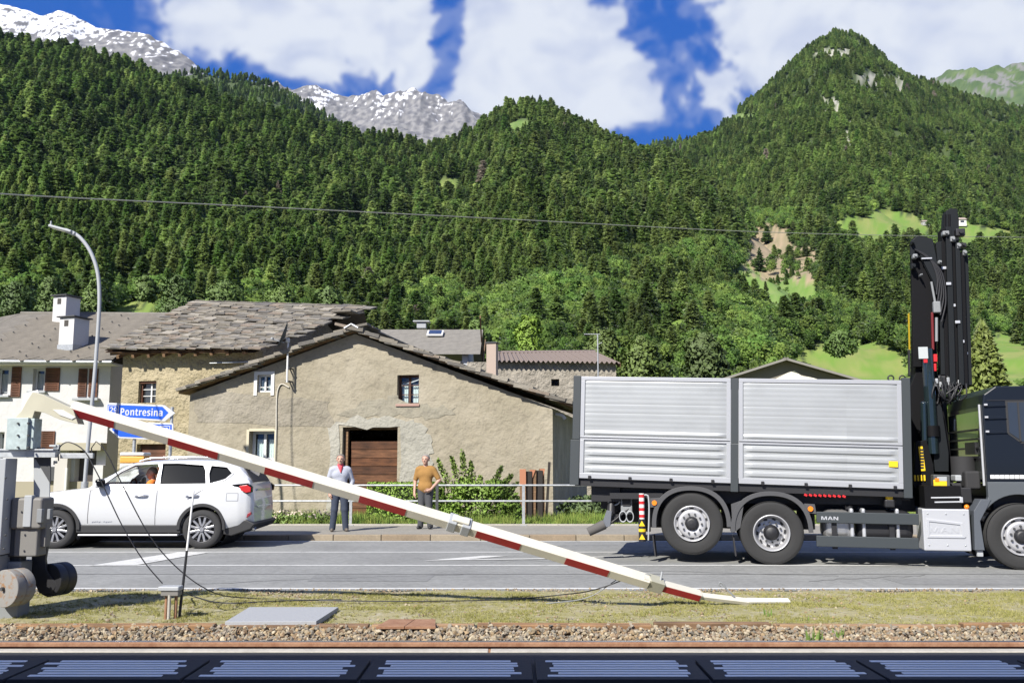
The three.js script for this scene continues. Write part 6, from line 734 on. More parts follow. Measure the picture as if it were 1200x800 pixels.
  part('rear_bumper_skirt', put(poly([[0.44, 0.30], [0.62, 0.27], [1.08, 0.40], [1.16, 0.48], [0.98, 0.55], [0.46, 0.52]], 1.7, 0.02), 0, 0, -0.85), trim, t); part('underbody_block', box(3.6, 0.14, 1.4, -1.3, 0.35, 0), trim, t); part('front_skirt', box(0.6, 0.16, 1.4, -3.45, 0.36, 0), trim, t);
  const patchOn = (name, l, m, off = 0.006) => part(name, (() => { const s = new THREE.ShapeGeometry(new THREE.Shape(l.map(([x, y]) => new THREE.Vector2(x, y)))), p = s.attributes.position; for (let i = 0; i < p.count; i++) p.setZ(i, zAt(p.getX(i), p.getY(i)) + off); s.computeVertexNormals(); return s; })(), m, t);
  const lampRed = mat(0.42, 0.008, 0.012, 0.12, { clearcoat: 1 });
  { const q = part('tail_lamp', put(poly([[0.62, 1.27], [0.98, 1.29], [1.09, 1.22], [1.08, 1.13], [0.98, 1.10], [0.82, 1.15]], 0.1, 0.012), 0, 0, 0.79), gloss, t); part('lamp_lens', put(poly([[0.80, 1.24], [0.98, 1.26], [1.07, 1.21], [1.07, 1.14], [0.97, 1.12], [0.85, 1.16]], 0.1, 0.012), 0, 0, 0.797), lampRed, q); part('tail_lamp', put(poly([[0.62, 1.27], [0.98, 1.29], [1.09, 1.22], [1.08, 1.13], [0.98, 1.10], [0.82, 1.15]], 0.1, 0.012), 0, 0, -0.89), gloss, t); }
  part('rear_reflector', put(poly([[0.93, 0.62], [1.0, 0.62], [1.09, 0.68], [1.08, 0.72], [0.965, 0.665], [0.96, 0.83], [0.94, 0.83]], 0.06, 0.006), 0, 0, 0.80), mat(0.2, 0.02, 0.03, 0.3), t); part('exhaust_tip', put(new THREE.CylinderGeometry(0.045, 0.045, 0.16, 16).rotateZ(1.1), 1.08, 0.41, 0.68), chrome, t); part('rear_badge_line', box(0.02, 0.04, 1.0, 1.1, 1.16, 0), chrome, t);
  part('spoiler', put(poly([[0.5, 1.77], [0.86, 1.69], [0.9, 1.66], [0.76, 1.665]], 1.1, 0.01), 0, 0, -0.55), white, t); part('roof_rail', tube([V(-1.4, 1.745, 0.64), V(-1.2, 1.80, 0.64), V(-0.4, 1.83, 0.63), V(0.3, 1.80, 0.63), V(0.48, 1.755, 0.63)], 0.018, 30, 8), chrome, t); part('roof_rail', tube([V(-1.4, 1.745, -0.64), V(-1.2, 1.80, -0.64), V(-0.4, 1.83, -0.63), V(0.3, 1.80, -0.63), V(0.48, 1.755, -0.63)], 0.018, 30, 8), chrome, t);
  part('head_lamp', put(poly([[-3.74, 0.9], [-3.4, 0.98], [-3.3, 1.0], [-3.5, 0.87], [-3.7, 0.84]], 0.1, 0.01), 0, 0, 0.72), mat(0.25, 0.26, 0.28, 0.1, { clearcoat: 1 }), t); part('grille', box(0.04, 0.3, 1.1, -3.80, 0.72, 0), gloss, t);
  { const m = part('door_mirror', rbox(0.14, 0.16, 0.22, -2.0, 1.31, 1.02, 0.05), gloss, t); part('mirror_cap', rbox(0.1, 0.12, 0.2, -2.05, 1.27, 1.03, 0.04), white, m); part('mirror_arm', box(0.08, 0.05, 0.12, -2.0, 1.25, 0.9), trim, m); part('door_mirror', rbox(0.14, 0.18, 0.22, -1.98, 1.32, -1.0, 0.05), trim, t); }
  for (let i = 0; i < 9; i++) { if (i === 4) continue; const x = -2.16 + i * 0.045; part('side_lettering', strip(x, 0.515 + (i % 3) * 0.008, x + 0.032, 0.54, 0.014, 0.004, 2), mat(0.16, 0.17, 0.22, 0.5), t); }
  // wheels
  const alloy = mat(0.42, 0.42, 0.43, 0.3, { metal: 0.75 }), tyreM = mat(0.028, 0.028, 0.029, 0.88);
  for (const [x, z] of [[fx, 0.82], [rx, 0.82], [fx, -0.82], [rx, -0.82]]) { const g = new THREE.Group(); g.name = 'wheel'; g.position.set(x, 0.385, z); g.rotation.y = z > 0 ? 0 : Math.PI; g.rotation.z = x * 0.7; t.add(g); const w = 0.12;
    part('tyre', lathe([[0.25, -w], [0.30, -w - 0.008], [0.36, -w], [0.382, -w * 0.75], [0.385, -w * 0.3], [0.385, w * 0.3], [0.382, w * 0.75], [0.36, w], [0.30, w + 0.01], [0.262, w + 0.002], [0.255, w - 0.03]], 48).rotateX(Math.PI / 2), tyreM, g);
    part('rim', lathe([[0.265, w - 0.004], [0.258, w + 0.006], [0.245, w], [0.24, w - 0.06], [0.22, w - 0.12], [0.0, w - 0.12]], 40).rotateX(Math.PI / 2), mat(0.08, 0.08, 0.085, 0.4, { metal: 0.6 }), g);
    for (let i = 0; i < 6; i++) for (const s of [-1, 1]) part('spoke', put(poly([[0.03, s * 0.012], [0.13, s * 0.018], [0.246, s * 0.05], [0.246, s * 0.088], [0.13, s * 0.05], [0.03, s * 0.03]].map(([a, b]) => s > 0 ? [a, b] : [a, b]), 0.025, 0.005), 0, 0, w - 0.035, 0, 0, i / 6 * 6.283), alloy, g);
    part('hub_cap', put(new THREE.CylinderGeometry(0.045, 0.05, 0.05, 20).rotateX(Math.PI / 2), 0, 0, w - 0.01), alloy, g); part('brake_disc', put(new THREE.CylinderGeometry(0.16, 0.16, 0.02, 28).rotateX(Math.PI / 2), 0, 0, w - 0.09), mat(0.2, 0.2, 0.2, 0.4, { metal: 0.7 }), g); }
  // inside
  part('dashboard', rbox(0.4, 0.2, 1.4, -1.85, 1.13, 0, 0.06), trim, t); part('steering_wheel', put(new THREE.TorusGeometry(0.18, 0.017, 8, 28), -1.6, 1.2, 0.38, 0, Math.PI / 2 - 0.0, 0).rotateZ(0), trim, t);
  for (const z of [0.38, -0.38]) { part('front_seat', [rbox(0.5, 0.16, 0.5, -1.1, 0.82, z, 0.06), rbox(0.14, 0.62, 0.48, -0.86, 1.16, z, 0.06, 0, 0, -0.16), rbox(0.1, 0.18, 0.26, -0.8, 1.54, z, 0.05)], trim, t); } part('rear_seat', [rbox(0.5, 0.16, 1.3, -0.1, 0.85, 0, 0.06), rbox(0.14, 0.6, 1.3, 0.16, 1.15, 0, 0.06, 0, 0, -0.2)], trim, t);
  // tuck the tail in
  for (const m of t.children) if (m.isMesh) { const p = m.geometry.attributes.position; for (let i = 0; i < p.count; i++) if (p.getX(i) > 0.3) p.setX(i, 0.3 + (p.getX(i) - 0.3) * 0.8); m.geometry.computeBoundingSphere(); for (const c of m.children) if (c.isMesh) { const q = c.geometry.attributes.position; for (let i = 0; i < q.count; i++) if (q.getX(i) > 0.3) q.setX(i, 0.3 + (q.getX(i) - 0.3) * 0.8); } }
  t.position.x -= 0.05;
}

// ---------- people: smooth bodies meshed from joined tapered capsules ----------
function sdfMesh(f, lo, hi, cell) {                                     // surface nets
  const n = [0, 1, 2].map((i) => Math.ceil((hi[i] - lo[i]) / cell) + 1), [nx, ny, nz] = n, val = new Float32Array(nx * ny * nz), id = (x, y, z) => x + nx * (y + ny * z);
  for (let z = 0; z < nz; z++) for (let y = 0; y < ny; y++) for (let x = 0; x < nx; x++) val[id(x, y, z)] = f(lo[0] + x * cell, lo[1] + y * cell, lo[2] + z * cell);
  const vi = new Int32Array(nx * ny * nz).fill(-1), P = [], ix = [], C = [[0, 0, 0], [1, 0, 0], [0, 1, 0], [1, 1, 0], [0, 0, 1], [1, 0, 1], [0, 1, 1], [1, 1, 1]], E = [[0, 1], [2, 3], [4, 5], [6, 7], [0, 2], [1, 3], [4, 6], [5, 7], [0, 4], [1, 5], [2, 6], [3, 7]];
  for (let z = 0; z < nz - 1; z++) for (let y = 0; y < ny - 1; y++) for (let x = 0; x < nx - 1; x++) { const v = C.map((c) => val[id(x + c[0], y + c[1], z + c[2])]); let c = 0, sx = 0, sy = 0, sz = 0; for (const [a, b] of E) if (v[a] < 0 !== v[b] < 0) { const t = v[a] / (v[a] - v[b]); sx += lerp(C[a][0], C[b][0], t); sy += lerp(C[a][1], C[b][1], t); sz += lerp(C[a][2], C[b][2], t); c++; } if (c) { vi[id(x, y, z)] = P.length / 3; P.push(lo[0] + (x + sx / c) * cell, lo[1] + (y + sy / c) * cell, lo[2] + (z + sz / c) * cell); } }
  const quad = (a, b, c, d, flip) => { if (a < 0 || b < 0 || c < 0 || d < 0) return; flip ? ix.push(a, c, b, a, d, c) : ix.push(a, b, c, a, c, d); };
  for (let z = 1; z < nz - 1; z++) for (let y = 1; y < ny - 1; y++) for (let x = 1; x < nx - 1; x++) { const s = val[id(x, y, z)] < 0; if (s !== val[id(x + 1, y, z)] < 0) quad(vi[id(x, y - 1, z - 1)], vi[id(x, y, z - 1)], vi[id(x, y, z)], vi[id(x, y - 1, z)], !s); if (s !== val[id(x, y + 1, z)] < 0) quad(vi[id(x - 1, y, z - 1)], vi[id(x - 1, y, z)], vi[id(x, y, z)], vi[id(x, y, z - 1)], !s); if (s !== val[id(x, y, z + 1)] < 0) quad(vi[id(x - 1, y - 1, z)], vi[id(x, y - 1, z)], vi[id(x, y, z)], vi[id(x - 1, y, z)], !s); }
  const g = new THREE.BufferGeometry(); g.setAttribute('position', new THREE.Float32BufferAttribute(P, 3)); g.setIndex(ix); g.computeVertexNormals(); return g;
}
function bones(list, blend = 0.025, flatZ = 1) {                        // each bone: a, b, radius at a, radius at b, depth factor
  return (x, y, z) => { let d = 9; for (const [a, b, ra, rb, fz = flatZ] of list) { const az = (z - a[2]) * fz + a[2], bx = b[0] - a[0], by = b[1] - a[1], bz = b[2] - a[2], px = x - a[0], py = y - a[1], pz = az - a[2], l = bx * bx + by * by + bz * bz || 1e-9, h = clamp((px * bx + py * by + pz * bz) / l), q = Math.hypot(px - bx * h, py - by * h, pz - bz * h) - lerp(ra, rb, h), m = clamp(0.5 + 0.5 * (d - q) / blend); d = lerp(d, q, m) - blend * m * (1 - m); } return d; };
}
function handBones(w, dir, thumb, palm, s = 1) {                        // wrist, pointing, thumb side, palm normal: palm, four fingers and a thumb
  const p = (a, b, c) => [w[0] + (dir[0] * a + thumb[0] * b + palm[0] * c) * s, w[1] + (dir[1] * a + thumb[1] * b + palm[1] * c) * s, w[2] + (dir[2] * a + thumb[2] * b + palm[2] * c) * s], L = [[p(0, 0, 0), p(0.085, 0.014, 0.004), 0.028, 0.03], [p(0.02, -0.012, 0), p(0.085, -0.024, 0.004), 0.026, 0.024]];
  [[0.03, 0.075], [0.010, 0.085], [-0.010, 0.078], [-0.029, 0.060]].forEach(([o, l]) => { L.push([p(0.085, o, 0.004), p(0.085 + l * 0.52, o * 1.15, 0.016), 0.0098, 0.0092], [p(0.085 + l * 0.52, o * 1.15, 0.016), p(0.085 + l * 0.92, o * 1.15, 0.045), 0.0092, 0.008]); });
  L.push([p(0.025, 0.025, 0.005), p(0.065, 0.056, 0.016), 0.013, 0.0105], [p(0.065, 0.056, 0.016), p(0.098, 0.062, 0.03), 0.0105, 0.009]); return L;
}
function handMesh(h) { const lo = [9, 9, 9], hi = [-9, -9, -9]; for (const [a, b] of h) for (const q of [a, b]) for (let i = 0; i < 3; i++) { lo[i] = Math.min(lo[i], q[i] - 0.04); hi[i] = Math.max(hi[i], q[i] + 0.04); } return sdfMesh(bones(h, 0.008), lo, hi, 0.005); }
function makeHead(H, y, turn, g, hairC, skinM) {                        // H: head height, y: chin height; returns skull geometry, adds hair, eyes, brows, mouth
  const s = H / 0.235, f0 = bones([[[0, 0.15, -0.012], [0, 0.148, -0.01], 0.088, 0.088], [[0, 0.135, 0.035], [0, 0.135, 0.03], 0.07, 0.07], [[0, 0.055, 0.035], [0, 0.03, 0.062], 0.058, 0.034], [[0, 0.10, 0.05], [0, 0.08, 0.055], 0.055, 0.05]], 0.04), nose = bones([[[0, 0.125, 0.095], [0, 0.088, 0.118], 0.011, 0.016]], 0.01), ears = bones([[[0.083, 0.125, -0.005], [0.087, 0.095, 0.0], 0.018, 0.012], [[-0.083, 0.125, -0.005], [-0.087, 0.095, 0.0], 0.018, 0.012]], 0.01), sock = bones([[[0.034, 0.122, 0.112], [0.034, 0.122, 0.112], 0.018, 0.018], [[-0.034, 0.122, 0.112], [-0.034, 0.122, 0.112], 0.018, 0.018]], 0.001);
  const mn = (a, b, k) => { const h = clamp(0.5 + 0.5 * (b - a) / k); return lerp(b, a, h) - k * h * (1 - h); }, sk = (x, y2, z) => Math.max(mn(mn(f0(x, y2, z), nose(x, y2, z), 0.012), ears(x, y2, z), 0.008), -sock(x, y2, z));
  const place = (q) => q.scale(s, s, s).rotateY(turn).translate(0, y, 0.01), skull = place(sdfMesh(sk, [-0.12, -0.03, -0.13], [0.12, 0.27, 0.16], 0.006));
  part('hair', place(sdfMesh((x, y2, z) => Math.max(f0(x, y2, z) - 0.009, (z - 0.055) * 0.8 - (y2 - 0.185), 0.075 - y2 + Math.max(0, z) * 1.2), [-0.13, 0.03, -0.14], [0.13, 0.29, 0.16], 0.006)), mat(...hairC, 0.9), g);
  for (const e of [-1, 1]) { part('eye', place(new THREE.SphereGeometry(0.012, 10, 8).translate(e * 0.034, 0.122, 0.092)), mat(0.06, 0.05, 0.045, 0.3), g); part('brow', place(box(0.036, 0.007, 0.012, e * 0.035, 0.146, 0.101)), mat(...hairC, 0.9), g); }
  part('mouth', place(box(0.042, 0.008, 0.012, 0, 0.058, 0.094)), mat(0.24, 0.09, 0.08, 0.6), g); return skull;
}
function person(px, py, turn, o) {
  const p = onGround(px, py, 0.12), g = thing('person', o.label, 'person', [p.x, 0.12, p.z], turn), skin = mat(0.44, 0.26, 0.19, 0.6);
  const sh = 0.185, legs = [], trou = [], shoes = [];
  for (const s of [-1, 1]) { const hip = [s * 0.09, 0.90, 0], knee = [s * o.stance * 0.75, 0.49, 0.02], ank = [s * o.stance, 0.09, -0.02]; legs.push([hip, knee, 0.075, 0.05], [knee, ank, 0.05, 0.036]); trou.push([hip, knee, 0.105, 0.078], [knee, [ank[0], 0.06, -0.015], 0.078, 0.07]); shoes.push([[ank[0], 0.045, -0.05], [ank[0] + s * 0.02, 0.035, 0.12], 0.045, 0.038]); }
  trou.push([[-0.06, 0.93, 0], [0.06, 0.93, 0], 0.125, 0.125, 1.15]);
  const torso = [[[0, 0.95, 0], [0, 1.15, 0], 0.13, 0.135, 1.35], [[-0.05, 1.28, 0], [0.05, 1.28, 0], 0.13, 0.13, 1.3], [[-0.13, 1.40, -0.01], [0.13, 1.40, -0.01], 0.06, 0.06]], arms = [], shirt = [...torso.map(([a, b, r, q, f]) => [a, b, r + 0.022, q + 0.022, f]), [[-0.04, 0.98, 0.02], [0.04, 0.98, 0.02], 0.135 + o.belly, 0.135 + o.belly, 1.2]], hands = [];
  [[-1, o.armL], [1, o.armR]].forEach(([s, [el, wr, hd, th]]) => { const S = [s * sh, 1.385, -0.01]; arms.push([S, el, 0.05, 0.042], [el, wr, 0.042, 0.03]); shirt.push([S, o.sleeve === 'long' ? el : [lerp(S[0], el[0], 0.8), lerp(S[1], el[1], 0.8), lerp(S[2], el[2], 0.8)], 0.072, o.sleeve === 'long' ? 0.055 : 0.062]); if (o.sleeve === 'long') shirt.push([el, [lerp(el[0], wr[0], 0.95), lerp(el[1], wr[1], 0.95), lerp(el[2], wr[2], 0.95)], 0.055, 0.042]); const D = V(...hd).normalize(), T = V(...th).normalize(), N = D.clone().cross(T).multiplyScalar(s > 0 ? 1 : -1); hands.push(handBones(wr, D.toArray(), T.toArray(), N.toArray())); });
  const body = [sdfMesh(bones([...legs, ...torso.map(([a, b, r, q, f]) => [a, b, r * 0.93, q * 0.93, f]), ...arms, [[0, 1.42, -0.01], [0, 1.54, 0.01], 0.056, 0.052]], 0.03), [-0.5, 0, -0.35], [0.5, 1.6, 0.35], 0.016)];
  for (const h of hands) { body.push(handMesh(h)); }
  body.push(makeHead(0.235, 1.505, o.look ?? 0, g, o.hair, skin)); part('body', body, skin, g);
  part('shirt', sdfMesh(bones(shirt, 0.03), [-0.5, 0.8, -0.35], [0.5, 1.55, 0.4], 0.015), mat(...o.shirt, 0.9, { bumpMap: fineBump, bumpScale: 0.006 }), g); part('trousers', sdfMesh(bones(trou, 0.025), [-0.4, 0.02, -0.3], [0.4, 1.1, 0.3], 0.013), mat(...o.trousers, 0.9, { bumpMap: fineBump, bumpScale: 0.006 }), g);
  for (const b of shoes) part('shoe', sdfMesh((x, y, z) => Math.max(bones([b], 0.01)(x, y, z), -y), [b[0][0] - 0.12, -0.012, -0.15], [b[0][0] + 0.12, 0.13, 0.22], 0.008), mat(...o.shoes, 0.6), g);
  if (o.collar) part('collar', sdfMesh((x, y, z) => Math.max(bones([[[0, 1.43, 0.0], [0, 1.49, 0.0], 0.082, 0.07], [[0, 1.33, 0.125], [0, 1.44, 0.07], 0.012, 0.045]], 0.02)(x, y, z), -bones([[[0, 1.3, -0.02], [0, 1.6, 0.0], 0.05, 0.05]])(x, y, z)), [-0.15, 1.25, -0.15], [0.15, 1.6, 0.2], 0.009), mat(...o.collar, 0.8), g);
  return g;
}
person(397, 622.5, 0.25, { label: 'man in a grey-blue sweater with a red collar and dark jeans', stance: 0.15, belly: 0.02, sleeve: 'long', hair: [0.16, 0.14, 0.12], shirt: [0.36, 0.38, 0.44], trousers: [0.035, 0.045, 0.07], shoes: [0.10, 0.085, 0.07], collar: [0.55, 0.06, 0.08], look: -0.2, armL: [[-0.27, 1.13, -0.05], [-0.24, 0.88, 0.04], [0.1, -1, 0.15], [0.3, 0, 1]], armR: [[0.28, 1.13, -0.06], [0.22, 0.90, 0.05], [-0.1, -1, 0.15], [-0.3, 0, 1]] });
person(498, 619.5, -0.15, { label: 'man in a mustard yellow T-shirt and grey trousers by the hedge', stance: 0.12, belly: 0.012, sleeve: 'short', hair: [0.22, 0.20, 0.18], shirt: [0.27, 0.145, 0.04], trousers: [0.055, 0.057, 0.062], shoes: [0.02, 0.02, 0.022], look: -0.1, armL: [[-0.26, 1.12, -0.03], [-0.25, 0.87, 0.07], [0, -1, 0.2], [0.3, 0, 1]], armR: [[0.33, 1.14, -0.02], [0.17, 0.93, 0.14], [-0.8, -0.5, 0.3], [-0.3, 0.6, 0.7]] });
// driver seated in the car
{
  const O = onGround(238, 643).add(V(0, 0, -0.94)), g = thing('person', 'driver in a bright orange top seated at the wheel of the white car', 'person', [O.x - 1.27, -0.03, O.z + 0.38], -Math.PI / 2), skin = mat(0.46, 0.28, 0.21, 0.6), y = 1.275;
  const arms = []; const body = [makeHead(0.225, y + 0.1, 0.5, g, [0.2, 0.17, 0.14], skin)], L = [[[0, 0.95, 0], [0, 1.2, -0.02], 0.13, 0.13, 1.3], [[-0.14, y, -0.03], [0.14, y, -0.03], 0.065, 0.065], [[0, y, -0.02], [0, y + 0.14, 0.0], 0.055, 0.05], [[-0.1, 0.95, 0], [-0.13, 0.98, 0.42], 0.09, 0.07], [[0.1, 0.95, 0], [0.13, 0.98, 0.42], 0.09, 0.07]];
  for (const s of [-1, 1]) { const el = [s * 0.24, 1.06, 0.12], wr = [s * 0.13, 1.2, 0.32]; L.push([[s * 0.18, y - 0.02, -0.02], el, 0.05, 0.042], [el, wr, 0.042, 0.03]); arms.push([[s * 0.18, y - 0.02, -0.02], el, 0.068, 0.056]); body.push(handMesh(handBones(wr, [0, 0.5, 0.86], [-s, 0, 0], [0, -0.86, 0.5]))); }
  body.push(sdfMesh(bones(L, 0.03), [-0.4, 0.8, -0.3], [0.4, 1.5, 0.55], 0.018)); part('body', body, skin, g);
  part('orange_top', sdfMesh(bones([[[0, 0.95, 0], [0, 1.2, -0.02], 0.152, 0.152, 1.3], [[-0.14, y, -0.03], [0.14, y, -0.03], 0.083, 0.083], ...arms], 0.03), [-0.4, 0.78, -0.3], [0.4, 1.45, 0.4], 0.015), mat(0.75, 0.20, 0.03, 0.85), g);
}

// ---------- street furniture ----------
{
  const z = pavZ - 0.03, r = thing('railing', 'galvanised two-bar pedestrian railing along the back of the pavement', 'railing', [0, 0.12, z]), d = -z, px = (x) => at(x, 590, d).x, top = at(600, 568.5, d).y - 0.12, low = at(600, 587, d).y - 0.12;
  for (const x of [209, 310, 411, 512, 613.5, 715, 816, 917, 1018]) { const dark = x === 512; part('post', [box(0.07, top + 0.02, 0.05, px(x), (top + 0.02) / 2, 0)], dark ? darkGrey : galv, r); part('foot_plate', box(0.16, 0.02, 0.14, px(x), 0.01, 0), galv, r); }
  const xs = [150, 310, 512, 613.5, 815, 1018]; for (let i = 1; i < xs.length; i++) for (const y of [top, low]) part('rail', rod(V(px(xs[i - 1]) + 0.006, y, 0), V(px(xs[i]) - 0.006, y, 0), 0.024, 0.024, 12), galv, r);
}
{ // street lamp
  const D = 22.6, b = at(96, 600, D), l = thing('street_lamp', 'tall grey street lamp with a curved top and flat head', 'lamp', [b.x, 0.12, -D]), q = (x, y) => { const p = at(x, y, D); return V(p.x - b.x, p.y - 0.12, 0); };
  const pts = [V(0, 0, 0), q(101, 540), q(112, 420), q(116, 345), q(113, 315), q(104, 292), q(92, 277), q(84, 272)]; part('pole', tube(pts, 0.045, 70, 10), paleGrey, l); part('pole_base', rod(V(0, 0, 0), V(0.02, 1.1, 0), 0.09, 0.085, 14), galv, l);
  const h0 = q(86, 272.5), h1 = q(58, 265); part('lamp_head', [put(rbox(h0.x - h1.x, 0.07, 0.26, 0, 0, 0, 0.03), (h0.x + h1.x) / 2, (h0.y + h1.y) / 2, 0, 0, 0, Math.atan2(h0.y - h1.y, h0.x - h1.x)), put(rbox(0.3, 0.1, 0.16, 0, 0, 0, 0.04), h0.x - 0.08, h0.y + 0.01, 0, 0, 0, -0.4)], paleGrey, l); part('lamp_glass', put(rbox(0.36, 0.03, 0.2, 0, 0, 0, 0.01), h1.x + 0.25, (h0.y + h1.y) / 2 - 0.01, 0, 0, 0, Math.atan2(h0.y - h1.y, h0.x - h1.x)), mat(0.6, 0.62, 0.6, 0.2), l); part('sensor', rod(V(h1.x + 0.02, h1.y + 0.03, 0), V(h1.x + 0.02, h1.y + 0.13, 0), 0.02), paleGrey, l);
}
{ // direction signs
  const D = 23.2, o = at(165, 560, D), s = thing('direction_sign', 'two blue direction signs on grey posts, the upper reading 29 Pontresina', 'sign', [o.x, 0.12, -D]), q = (x, y) => { const p = at(x, y, D); return [p.x - o.x, p.y - 0.12]; }, blue = mat(0.008, 0.085, 0.52, 0.4), signWhite = mat(0.5, 0.515, 0.53, 0.4);
  const board = (name, outer, inner, z) => { const w = part(name, put(poly(outer, 0.02, 0.004), 0, 0, z), signWhite, s); part('blue_field', put(poly(inner, 0.003), 0, 0, z + 0.0245), blue, w); return w; };
  const b1 = board('arrow_board', [q(124.5, 474), q(126, 472), q(193, 475), q(205, 484), q(193, 493.5), q(126, 489), q(124.5, 487)], [q(126.3, 474), q(190.5, 476.5), q(197.5, 483.5), q(190, 491.5), q(126.3, 487)], 0);
  const P = q(167, 482.6), tl = -0.022; const word = letters('Pontresina', 0.178, 0.003); word.computeBoundingBox(); word.scale(1.04 / (word.boundingBox.max.x - word.boundingBox.min.x), 1, 1); part('lettering', put(word, P[0] - 0.02, P[1], 0.0275, 0, 0, tl), signWhite, b1);
  const N = q(133, 480.5); part('number_frame', put(poly([[-0.13, -0.12], [0.13, -0.12], [0.13, 0.12], [-0.13, 0.12]], 0.003, 0, [[[-0.112, -0.102], [0.112, -0.102], [0.112, 0.102], [-0.112, 0.102]]]), N[0], N[1], 0.0275, 0, 0, tl), signWhite, b1); part('number', put(letters('29', 0.15, 0.003, 0.85), N[0], N[1], 0.0275, 0, 0, tl), signWhite, b1);
  const b2 = board('lower_board', [q(128, 503), q(139, 494), q(202, 496), q(203, 498), q(203, 514), q(202, 516), q(139, 513)], [q(131, 503.2), q(140.5, 495.7), q(201.3, 497.6), q(201.3, 514.4), q(140, 511.5)], 0.0);
  const M = q(193, 504.5); part('number_frame', put(poly([[-0.13, -0.12], [0.13, -0.12], [0.13, 0.12], [-0.13, 0.12]], 0.003, 0, [[[-0.112, -0.102], [0.112, -0.102], [0.112, 0.102], [-0.112, 0.102]]]), M[0], M[1], 0.0275, 0, 0, tl), signWhite, b2); part('number', put(letters('29', 0.15, 0.003, 0.85), M[0], M[1], 0.0275, 0, 0, tl), signWhite, b2);
  for (const x of [157.5, 200]) { const a = q(x, 490); part('post', rod(V(a[0], 0, -0.05), V(a[0], a[1] + 0.28, -0.05), 0.04, 0.04, 14), galv, s); }
}
{ // yellow box at the kerb behind the car
  const D = 22.3, o = at(157, 560, D), b = thing('roadside_cabinet', 'white roadside cabinet with an orange band, standing behind the white car', 'cabinet', [o.x, 0.12, -D]), h = at(157, 530, D).y - 0.12, w = 0.56;
  part('cabinet', rbox(w, h - 0.26, 0.4, 0, (h - 0.26) / 2, 0, 0.02), mat(0.6, 0.58, 0.52, 0.6), b); part('orange_band', rbox(w + 0.01, 0.16, 0.41, 0, h - 0.17, 0, 0.03), mat(0.62, 0.31, 0.05, 0.5), b); part('lid', rbox(w + 0.02, 0.08, 0.43, 0, h - 0.04, 0, 0.03), frameWhite, b);
}
{ // upright planks at the barn corner
  const labs = ['dark upright plank with an orange top, nearest the railing post', 'broad black plank leaning in the plank stack', 'black plank with a pointed orange tip in the plank stack', 'dark brown plank behind the pointed one', 'plank with a pinkish orange tip leaning at the barn corner', 'thin tall dark pole leaning at the end of the plank stack'];
  [[613, 550, 0.16, 1], [619, 552, 0.2, 0], [624, 550, 0.16, 2], [631, 551, 0.22, 0], [636, 549, 0.14, 2], [640, 541, 0.07, 0]].forEach(([x, y, w, tip], i) => { const d = 24.7 + 0.07 * i, p = at(x, 600, d), h = at(x, y, d).y - 0.1, g = thing('plank', labs[i], 'plank', [p.x, 0.1, p.z], 0, 'planks standing beside the barn corner'), lean = i === 5 ? -0.06 : rr(-0.02, 0.02);
    part('board', put(rbox(w, h, 0.045, 0, h / 2, 0, 0.006), 0, 0, 0, -0.04, 0, lean), i % 2 ? mat(0.025, 0.02, 0.017, 0.9) : timber[1], g); if (tip) part('painted_tip', put(tip === 1 ? rbox(w + 0.006, 0.42, 0.05, 0, h - 0.2, 0, 0.006) : poly([[-w / 2, 0.012], [w / 2, 0.012], [0, -0.22]], 0.01), 0, tip === 1 ? 0 : h - 0.02, tip === 1 ? 0 : 0.0, -0.04, 0, lean).translate(0, 0, tip === 1 ? 0 : -0.01 + 0.005), mat(0.36, 0.155, 0.085, 0.85), g); });
}
// overhead line
solo('overhead_wire', tube([at(-260, 205, 15), at(0, 227, 20), at(300, 242, 26), at(600, 257, 33), at(900, 272, 42), at(1200, 278, 55), at(1500, 280, 66)], 0.017, 80, 6), mat(0.35, 0.35, 0.3, 0.5, { metal: 0.4 }), 'thin grey overhead wire crossing in front of the wooded slope', 'wire');

// ---------- shrubs and single trees ----------
const twigMat = mat(0.09, 0.065, 0.045, 0.95);
function foliage(fn, n, size, seed) { const R = makeRandom(seed), P = [], C = []; for (let i = 0; i < n; i++) { const [x, y, z, q = 1] = fn(R), s = size * q * (0.6 + 0.8 * R()), A = V(R() - 0.5, R() - 0.5, R() - 0.5).normalize(), B = V(R() - 0.5, R() - 0.5, R() - 0.5).cross(A).normalize(), k = 0.7 + 0.6 * R(), c = [[-1, 0], [0, -0.55], [1, 0], [0, 0.55]].map(([u, v]) => [x + s * (u * A.x + v * B.x), y + s * (u * A.y + v * B.y), z + s * (u * A.z + v * B.z)]); P.push(...c[0], ...c[1], ...c[2], ...c[0], ...c[2], ...c[3]); for (let j = 0; j < 6; j++) C.push(k, k, k * 0.9); } const g = new THREE.BufferGeometry(); g.setAttribute('position', new THREE.Float32BufferAttribute(P, 3)); g.setAttribute('color', new THREE.Float32BufferAttribute(C, 3)); g.computeVertexNormals(); return leafNormals(g, 0, 0, 0.7); }
function leafMatOf(r, g, b) { const m = new THREE.MeshPhysicalMaterial({ color: lc(r, g, b), roughness: 0.7, vertexColors: true, side: THREE.DoubleSide }); return m; }
const inBall = (R, x, y, z, rx, ry, rz) => { const th = Math.acos(2 * R() - 1), ph = R() * 6.283, q = Math.pow(R(), 0.4); return [x + rx * q * Math.sin(th) * Math.cos(ph), y + ry * q * Math.cos(th), z + rz * q * Math.sin(th) * Math.sin(ph)]; };
